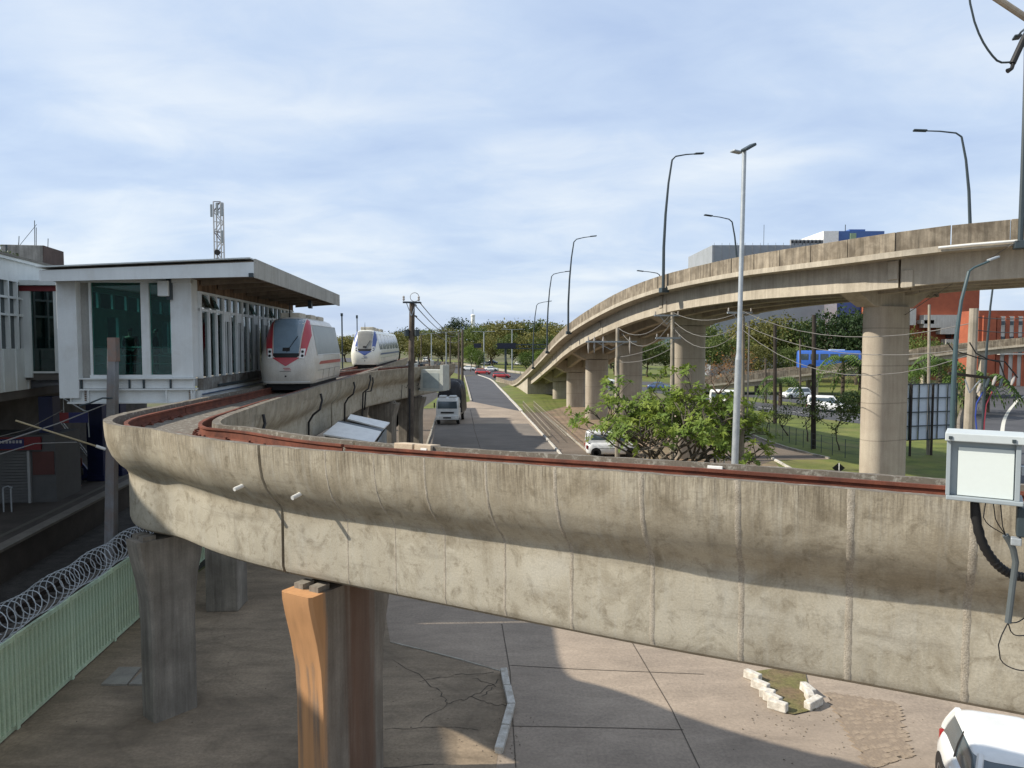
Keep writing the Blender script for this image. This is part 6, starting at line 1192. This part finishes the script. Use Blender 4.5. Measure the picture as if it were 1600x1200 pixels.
for z in (tb_.z + .9, tb_.z + 1.9): m = MB(); m.disc((tt.x, 89.4, z), (0, 1, 0), .34, .2, 14); m.build('dish', BLACK, rm)

# ---------------------------------------------------------------- near control box, its mast and overhead arm
mst = thing('control_mast', 'grey control box on a steel mast with cables, beside the guideway', 'control box', (3.95, 5.0, 0)); BXG = mat('box_grey', (.3, .34, .36), (.27, .31, .33), rough=.45, scale=3, bump=.01, fineamt=.05)
m = MB(); m.tube([(3.95, 5.0, 0), (3.95, 5.0, 13)], .11, 16); m.build('mast', GALV, mst, smooth=True)
BA_ = math.atan2(737, 1150); br_, bf_ = Vector((math.cos(BA_), -math.sin(BA_), 0)), Vector((math.sin(BA_), math.cos(BA_), 0))
def nb(nm, mt, u0, u1, v0, v1, d0_, d1_, bev=.006, p=None):      # box turned to face along the sight line of the mast bracket
    c0 = D(1537, 731, 5.0); k_ = 5.0 * math.cos(BA_) / F; s0_, s1_ = (u0 - 1537) * k_, (u1 - 1537) * k_; z1_, z0_ = c0.z + (731 - v0) * 5.0 / F, c0.z + (731 - v1) * 5.0 / F
    c = c0 + br_ * (s0_ + s1_) / 2 + bf_ * ((d0_ + d1_) / 2 - 5.0); m = MB(); m.box((c.x, c.y, (z0_ + z1_) / 2), (s1_ - s0_, d1_ - d0_, z1_ - z0_), -BA_); return m.build(nm, mt, p or mst, bevel=bev)
    a, b_ = D(u0, v1, d0_), D(u1, v0, d0_); m = MB(); m.box(((a.x + b_.x) / 2, (d0_ + d1_) / 2, (a.z + b_.z) / 2), (b_.x - a.x, d1_ - d0_, b_.z - a.z)); return m.build(nm, mt, p or mst, bevel=bev)
bxc = nb('case', BXG, 1480, 1594, 690, 778, 5.0, 5.22); nb('lid', mat('box_lid', (.46, .5, .51), (.42, .46, .47), scale=2, bump=.01, fineamt=.06), 1474, 1600, 677, 690, 4.93, 5.26, p=bxc); nb('bottom_rail', BXG, 1478, 1600, 778, 785, 4.95, 5.24, p=bxc)
nb('side_rail', BXG, 1477, 1484, 690, 778, 4.96, 5.0, .003, bxc); nb('side_rail', BXG, 1586, 1594, 690, 778, 4.96, 5.0, .003, bxc); nb('door_plate', mat('box_plate', (.6, .65, .63), (.585, .635, .615), rough=.5, scale=1, bump=.01, fineamt=.03), 1496, 1584, 700, 777, 4.985, 4.999, .002, bxc)
for u in (1483, 1582): nb('screw', DSTEEL, u - 3, u + 3, 682, 687, 4.922, 4.929, .001, bxc)
a = D(1594, 735, 5.1); m = MB(); m.bar(a, Vector((3.95, 5.0, a.z)), .06, .06); m.build('bracket', GALV, mst)
pts = [D(u, v, 5.08) for u, v in ((1523, 785), (1526, 815), (1536, 850), (1556, 880), (1580, 897), (1610, 903), (1660, 905))]; P_ = Path([tuple(p) for p in pts], .01, 2) ; q_ = catmull([tuple(p) for p in pts], .012)[0]
m = MB(); m.tube([tuple(x) for x in q_], [.034 if i % 2 else .028 for i in range(len(q_))], 12); m.build('corrugated_hose', BLACK, mst, smooth=True)
m = MB(); m.tube([tuple(x) for x in catmull([tuple(D(u, v, 4.98)) for u, v in ((1571, 836), (1582, 855), (1587, 880), (1582, 915), (1575, 973))], .02)[0]], .021, 10); m.build('grey_conduit', flat('conduit_grey', (.09, .105, .11), .5), mst, smooth=True)
for pts, r_ in (([(1540, 785), (1536, 805), (1545, 820), (1571, 836)], .0035), ([(1552, 785), (1555, 810), (1571, 836)], .0035), ([(1563, 785), (1564, 812), (1571, 836)], .0035), ([(1575, 973), (1562, 1000), (1560, 1020), (1570, 1038), (1600, 1048), (1640, 1040)], .004), ([(1575, 973), (1582, 990), (1600, 993), (1640, 985)], .004), ([(1575, 973), (1590, 972), (1610, 960), (1640, 950)], .004)):
    m = MB(); m.tube([tuple(x) for x in catmull([tuple(D(u, v, 4.97)) for u, v in pts], .02)[0]], r_, 6); m.build('thin_cable', BLACK, mst, smooth=True)
nb('clamp_block', DSTEEL, 1591, 1640, 790, 836, 5.02, 5.2, .01); nb('clamp_bolt', GALV, 1583, 1600, 838, 850, 5.02, 5.08, .006)
ca = thing('catenary_cantilever', 'overhead line bracket tube with a black insulator and looped wire hanging in the sky', 'overhead bracket', (3.95, 5.0, 12))
m = MB(); m.tube([D(1480, -52, 5.0), D(1555, -4, 5.0), D(1600, 26, 5.0), D(1680, 80, 5.0)], .022, 10); m.build('tube', mat('tan_tube', (.42, .36, .29)), ca, smooth=True)
m = MB(); m.tube([D(1582, 99, 4.95), D(1600, 60, 4.95), D(1640, -10, 4.95)], .02, 10); m.build('insulator_arm', BLACK, ca, smooth=True); m = MB(); m.tube([D(1584, 96, 4.95), D(1581, 107, 4.95), D(1574, 111, 4.95)], [.014, .012, .016], 8); m.build('clamp', BLACK, ca, smooth=True)
m = MB(); m.tube([tuple(x) for x in catmull([tuple(D(u, v, 4.95)) for u, v in ((1510, -40), (1515, 0), (1522, 32), (1534, 62), (1549, 85), (1562, 97), (1580, 97))], .03)[0]], .0065, 6); m.build('looped_wire', DSTEEL, ca, smooth=True)
# ---------------------------------------------------------------- vegetation
def branch_mesh(rnd, h, r, spread, levels=3, n0=3, up=.8, trunk=.3):
    m = MB(); tips = []
    def grow(p, d, ln, rad, lv):
        pts = [p]; rs = [rad]; q = p.copy(); dd = d.copy()
        for i in range(4):
            dd = (dd + Vector((rnd.gauss(0, .16), rnd.gauss(0, .16), rnd.gauss(.03, .1)))).normalized(); q = q + dd * ln / 4; pts.append(q.copy()); rs.append(rad * (1 - .13 * (i + 1)))
        m.tube(pts, rs, 7 if lv == levels else 5, cap=False)
        if lv == 0: tips.append(q); return
        for k in range(n0 if lv > 1 else n0 + 1):
            a = rnd.uniform(0, 6.28); o_ = Vector((math.cos(a), math.sin(a), rnd.uniform(.05, up))) * spread; grow(pts[rnd.choice((3, 4, 4))], (dd * .55 + o_).normalized(), ln * rnd.uniform(.62, .85), rad * .55, lv - 1)
        tips.append(q)
    grow(Vector((0, 0, -.1)), Vector((0, 0, 1)), h * trunk, r, levels); return m, tips
def crown(rnd, R_, z0, h, nclump, nleaf, size, cs):
    cen = []
    while len(cen) < nclump:
        p = Vector((rnd.uniform(-1, 1), rnd.uniform(-1, 1), rnd.uniform(-1, 1)))
        if not .45 < p.length < 1: continue
        lump = 1 + .22 * math.sin(3 * math.atan2(p.y, p.x) + p.z * 4 + nclump); cen.append((p.x * R_ * lump, p.y * R_ * lump, z0 + h * (.5 + .5 * p.z) * (1 - .12 * rnd.random())))
    return leaves(cen, nleaf, (cs, cs, cs * .7), size, rnd, .5)
BARK = mat('bark', (.11, .085, .06), (.06, .046, .034), scale=4, streak=.4)
LEAF = [leafmat('leaf_olive', (.2, .185, .05), (.085, .09, .025), .3, .35), leafmat('leaf_green', (.13, .165, .04), (.05, .075, .02), .3, .35), leafmat('leaf_dark', (.04, .07, .022), (.016, .03, .012), .25, .35), leafmat('leaf_bright', (.13, .19, .03), (.05, .085, .018), .35, .5)]
VAR = []
for k in range(5):
    rnd = random.Random(100 + k); br, tips = branch_mesh(rnd, 10, .28, .75, 2, 4, .8, .32)
    cr_ = crown(rnd, 4.6, 3.4, 6.4, 190, 16, .27, .62); VAR.append((br, cr_))
VM = {}
def tree(k, leaf, pos, h, wd, label, group, name='tree', rz=None):
    t = thing(name, label, 'tree', pos, random.Random(int(pos[0] * 13 + pos[1])).uniform(0, 6.2), group); t.scale = (wd / 9.2, wd / 9.2, h / 9.9)
    for nm, mb_, mt in (('trunk', VAR[k][0], BARK), ('crown', VAR[k][1], LEAF[leaf])):
        if (k, nm, leaf) in VM: o = bpy.data.objects.new(nm, VM[(k, nm, leaf)]); col.objects.link(o); o.parent = t
        else: o = mb_.build(nm, mt, t, local=True, smooth=(nm == 'trunk')); VM[(k, nm, leaf)] = o.data
    return t
rnd = random.Random(77)
def trees(lst, leafs, label, group):
    for i, (u, vt, d, wpx) in enumerate(lst):
        p = D(u, vt, d); tree(rnd.randrange(5), rnd.choice(leafs), (p.x, d, 0), p.z, wpx * d / F, label, group)
FAR1 = [(566, 522, 330, 60), (596, 520, 330, 60), (622, 519, 330, 66), (648, 517, 310, 66), (672, 514, 320, 64), (696, 512, 300, 62), (742, 508, 290, 60), (768, 505, 300, 62), (792, 500, 280, 66), (815, 499, 290, 70), (842, 500, 280, 70), (868, 503, 270, 70), (895, 508, 260, 60), (925, 512, 250, 60), (955, 514, 240, 60), (540, 524, 330, 60), (655, 528, 250, 46), (690, 529, 255, 46), (720, 530, 260, 44), (770, 524, 255, 50), (800, 520, 240, 54), (830, 518, 235, 54), (860, 522, 230, 54)]
trees(FAR1, [0, 0, 1], 'broad olive-green tree in the row beyond the highway', 'trees in the row beyond the highway')
trees([(716, 497, 400, 50), (762, 501, 420, 40), (640, 512, 420, 60), (666, 514, 430, 40)], [2], 'dark crown rising above the olive row near the white tower', 'dark trees near the white tower')
trees([(735, 538, 215, 26), (748, 546, 205, 20), (824, 548, 190, 30), (846, 546, 185, 26)], [3], 'low bright green bushy tree beside the highway signs', 'bright bushy trees by the highway')
trees([(985, 532, 190, 70), (1012, 530, 180, 60), (1040, 534, 185, 60), (960, 540, 195, 50)], [1, 2], 'green tree seen between the viaduct columns beyond the avenue', 'trees between the viaduct columns')
trees([(1090, 500, 160, 90), (1125, 520, 150, 80), (1175, 500, 165, 90), (1215, 490, 160, 95), (1255, 500, 155, 80), (1180, 535, 140, 60), (1235, 540, 140, 60)], [0, 0, 1], 'olive tree standing behind the low viaduct', 'olive trees behind the low viaduct')
trees([(1305, 478, 150, 95), (1340, 484, 145, 80), (1365, 500, 150, 70), (1392, 500, 160, 60)], [2, 1], 'dense dark tree behind the blue bus', 'dark trees behind the bus')
trees([(1330, 610, 88, 46), (1362, 606, 87, 46), (1395, 608, 86, 46), (1300, 618, 92, 30)], [2, 1], 'low dark hedge bush along the avenue behind the column', 'hedge bushes along the avenue')
trees([(1440, 520, 130, 40), (1466, 530, 125, 40)], [1], 'green garden tree in front of the orange brick building', 'garden trees by the brick building')
# bare winter tree
rnd = random.Random(31); br, tips = branch_mesh(rnd, 8, .075, .8, 4, 4, .9, .2); p = G(1112, 652); a = np.array(br.v); sc = (8 + (652 - 548) * 0 - 0) ; zt_ = D(1112, 545, p.y).z; sxy = (p.y * 120 / F) / max(.1, (a[:, 0].max() - a[:, 0].min()))
t = thing('bare_tree', 'leafless brown branching tree behind the frangipani, a few orange leaves left', 'tree', (p.x, p.y, 0)); t.scale = (sxy, sxy, zt_ / a[:, 2].max()); br.build('branches', mat('bare_twigs', (.2, .14, .1), (.13, .09, .065), scale=3), t, local=True)
leaves([tuple(q) for q in tips[::2]], 2, (.2, .2, .2), .07, rnd).build('orange_leaves', leafmat('leaf_orange', (.3, .14, .03), (.2, .1, .03)), t, local=True)
# frangipani-like tree: stems with rosettes of long leaves
rnd = random.Random(12); fp = D(1060, 735, 40.5); t = thing('frangipani_tree', 'wide green frangipani tree with rosettes of long leaves behind the guideway kerb', 'tree', (fp.x, 40.5, 0))
stm = MB(); tips = []
def fgrow(p, d, ln, rad, lv):
    q = p + d * ln; mid = p.lerp(q, .5) + Vector((rnd.gauss(0, .06), rnd.gauss(0, .06), .03)); stm.tube([p, mid, q], [rad, rad * .85, rad * .75], 6, cap=False)
    if lv == 0 or (lv == 1 and rnd.random() < .15): tips.append((q, d)); return
    for k in range(rnd.choice((2, 3, 3))):
        a = rnd.uniform(0, 6.28); nd = (d * .6 + Vector((math.cos(a), math.sin(a), rnd.uniform(-.15, .6))) * .75).normalized(); fgrow(q, nd, ln * rnd.uniform(.68, .92), rad * .66, lv - 1)
for k in range(9):
    a = 2 * math.pi * k / 9 + rnd.uniform(-.3, .3); e_ = rnd.uniform(.45, 1.5); fgrow(Vector((math.cos(a) * .35, math.sin(a) * .35, 0)), Vector((math.cos(a), math.sin(a), e_)).normalized(), rnd.uniform(1.35, 1.75), .1, 4)
sc_ = []
TX = 4.4; mx_ = float(np.percentile([max(abs(q.x), abs(q.y)) for q, _ in tips], 96)); mz_ = float(np.percentile([q.z for q, _ in tips], 97)); fx, fz = 4.9 / mx_, 5.75 / mz_
stm.v = [(x * fx, y * fx, z * fz) for x, y, z in stm.v]; stm.build('stems', mat('frangipani_bark', (.13, .115, .09), (.07, .06, .048), scale=5), t, local=True, smooth=True)
lf = MB(); vs = []; fs = []
ros = [(Vector((q.x * fx, q.y * fx, q.z * fz)), d) for q, d in tips]
if len(ros) > 1300: ros = rnd.sample(ros, 1300)
ros += [(c + Vector((rnd.gauss(0, .28), rnd.gauss(0, .28), rnd.gauss(-.05, .2))), d) for c, d in ros]
extra = [(Vector((rnd.gauss(0, 2.0), rnd.gauss(0, 1.6), rnd.uniform(.25, .9))), Vector((0, 0, 1))) for _ in range(120)]
for c, d in ros + extra:
    d = (d + Vector((0, 0, .5))).normalized(); x0 = d.orthogonal().normalized(); y0 = d.cross(x0); n = rnd.randint(9, 13)
    for k in range(n):
        a = 2 * math.pi * k / n + rnd.uniform(-.3, .3); tilt = rnd.uniform(-.1, 1.0); o_ = (x0 * math.cos(a) + y0 * math.sin(a)); dr_ = (o_ + d * tilt).normalized(); sd_ = dr_.cross(d).normalized(); ln = rnd.uniform(.27, .44); wd = ln * .17; up_ = sd_.cross(dr_)
        p0 = c + dr_ * .03; p1 = c + dr_ * ln * .5 + up_ * .02; p2 = c + dr_ * ln - Vector((0, 0, .06)) ; i = len(vs)
        vs += [p0, p1 + sd_ * wd, p2, p1 - sd_ * wd, p1 - up_ * .012]; fs += [(i, i + 1, i + 4), (i + 1, i + 2, i + 4), (i + 2, i + 3, i + 4), (i + 3, i, i + 4)]
lf.add(vs, fs); lf.build('leaves', leafmat('leaf_frangipani', (.3, .36, .06), (.13, .2, .038), .42, .8), t, local=True)
# small lawn trees
def sapling(u, v, vt, wpx, lean, label, nl, leaf=1, lsz=.12):
    rnd = random.Random(int(u)); p = G(u, v); h = D(u, vt, p.y).z; br, tips = branch_mesh(rnd, h, .045, .7, 2, 4, .9, .42); a = np.array(br.v); w_ = a[:, 0].max() - a[:, 0].min(); f = wpx * p.y / F / w_; g_ = h / a[:, 2].max()
    t = thing('young_tree', label, 'tree', (p.x, p.y, 0)); br.v = [(x * f + z * g_ * lean, y * f, z * g_) for x, y, z in br.v]; br.build('branches', BARK, t, local=True, smooth=True)
    leaves([(q.x * f + q.z * g_ * lean, q.y * f, q.z * g_) for q in tips], nl, (.28, .28, .22), lsz, rnd, .4).build('leaves', LEAF[leaf], t, local=True)
sapling(1312, 704, 628, 70, 0, 'small round-crowned tree on the lawn beside the dark wooden pole', 40, 1)
sapling(1198, 676, 636, 30, 0, 'thin sapling with few leaves on the lawn behind the wire fence', 5, 1)
sapling(1232, 681, 640, 34, -.28, 'leaning thin sapling on the lawn behind the wire fence', 4, 1)
sapling(1262, 690, 628, 50, -.1, 'dark leafy sapling close to the dark wooden pole', 12, 2)
# palms
def palm(u, vtop, d, label, group, s_=1.0):
    rnd = random.Random(int(u * 3)); p = D(u, vtop, d); hz = p.z - 1.2 * s_; t = thing('palm_tree', label, 'palm tree', (p.x, d, 0), 0, group)
    m = MB(); m.tube([(0, 0, 0), (.05, 0, hz * .5), (0, 0, hz)], [.28, .22, .18], 9); m.build('trunk', BARK, t, local=True, smooth=True)
    m = MB(); vs = []; fs = []
    for k in range(18):
        a = 2 * math.pi * k / 18 + rnd.uniform(-.15, .15); el = rnd.uniform(-.1, 1.0); d_ = Vector((math.cos(a), math.sin(a), 0)); sd_ = Vector((-d_.y, d_.x, 0)); L_ = rnd.uniform(2.0, 2.8) * s_; prev = None
        for i in range(15):
            f = i / 14; c = Vector((0, 0, hz)) + d_ * L_ * f * (1 - .15 * f) + Vector((0, 0, L_ * (el * f - (el + .75) * f * f)))
            for sg_ in (-1, 1):
                tip = c + sd_ * sg_ * .55 * s_ * math.sin(math.pi * min(.97, f * .85 + .12)) + d_ * .22 - Vector((0, 0, .3 * s_)); j = len(vs); vs += [c, c + d_ * .2, tip]; fs.append((j, j + 1, j + 2))
    m.add(vs, fs); m.build('fronds', leafmat('palm_frond', (.13, .2, .045), (.06, .1, .025), .3, 1.0), t, local=True)
for u, v, d in ((1220, 570, 96), (1318, 535, 92), (1345, 545, 92)): palm(u, v, d, 'feathery palm in front of the low viaduct by the bus', 'palms before the low viaduct', 1.6)
for u, v, d in ((1470, 533, 80), (1448, 552, 82), (1510, 556, 84), (1545, 560, 86)): palm(u, v, d, 'feathery palm behind the pale billboard panels', 'palms behind the billboard', 1.7)
# distant hills
m = MB(); rnd = random.Random(4); xs = np.linspace(-2400, 2400, 90); top = [(x, 2600, 30 + 24 * math.sin(x / 310) + 18 * math.sin(x / 127 + 1) + rnd.uniform(-3, 3)) for x in xs]
vs = [(x, 2560, -1) for x in xs] + [(x, y, max(6, z)) for x, y, z in top] + [(x, 3300, -1) for x in xs]; n = len(xs)
m.add(vs, [(i, i + 1, n + i + 1, n + i) for i in range(n - 1)] + [(n + i, n + i + 1, 2 * n + i + 1, 2 * n + i) for i in range(n - 1)]); struct('hills', m, mat('hill_wood', (.10, .14, .13), (.07, .1, .1), scale=.01), True)
# far roadside woodland mass closing the horizon left and right of the row
rnd = random.Random(55); cen = []
for k in range(420):
    x = rnd.uniform(-900, 900); y = rnd.uniform(520, 640)
    cen.append((x, y, rnd.uniform(2, 11)))
o = leaves(cen, 14, (5, 5, 2.4), 2.0, rnd, .4).build('woodland', LEAF[1], None); o['kind'] = 'stuff'; tag(o, 'far green woodland closing the horizon behind the tree row', 'woodland')
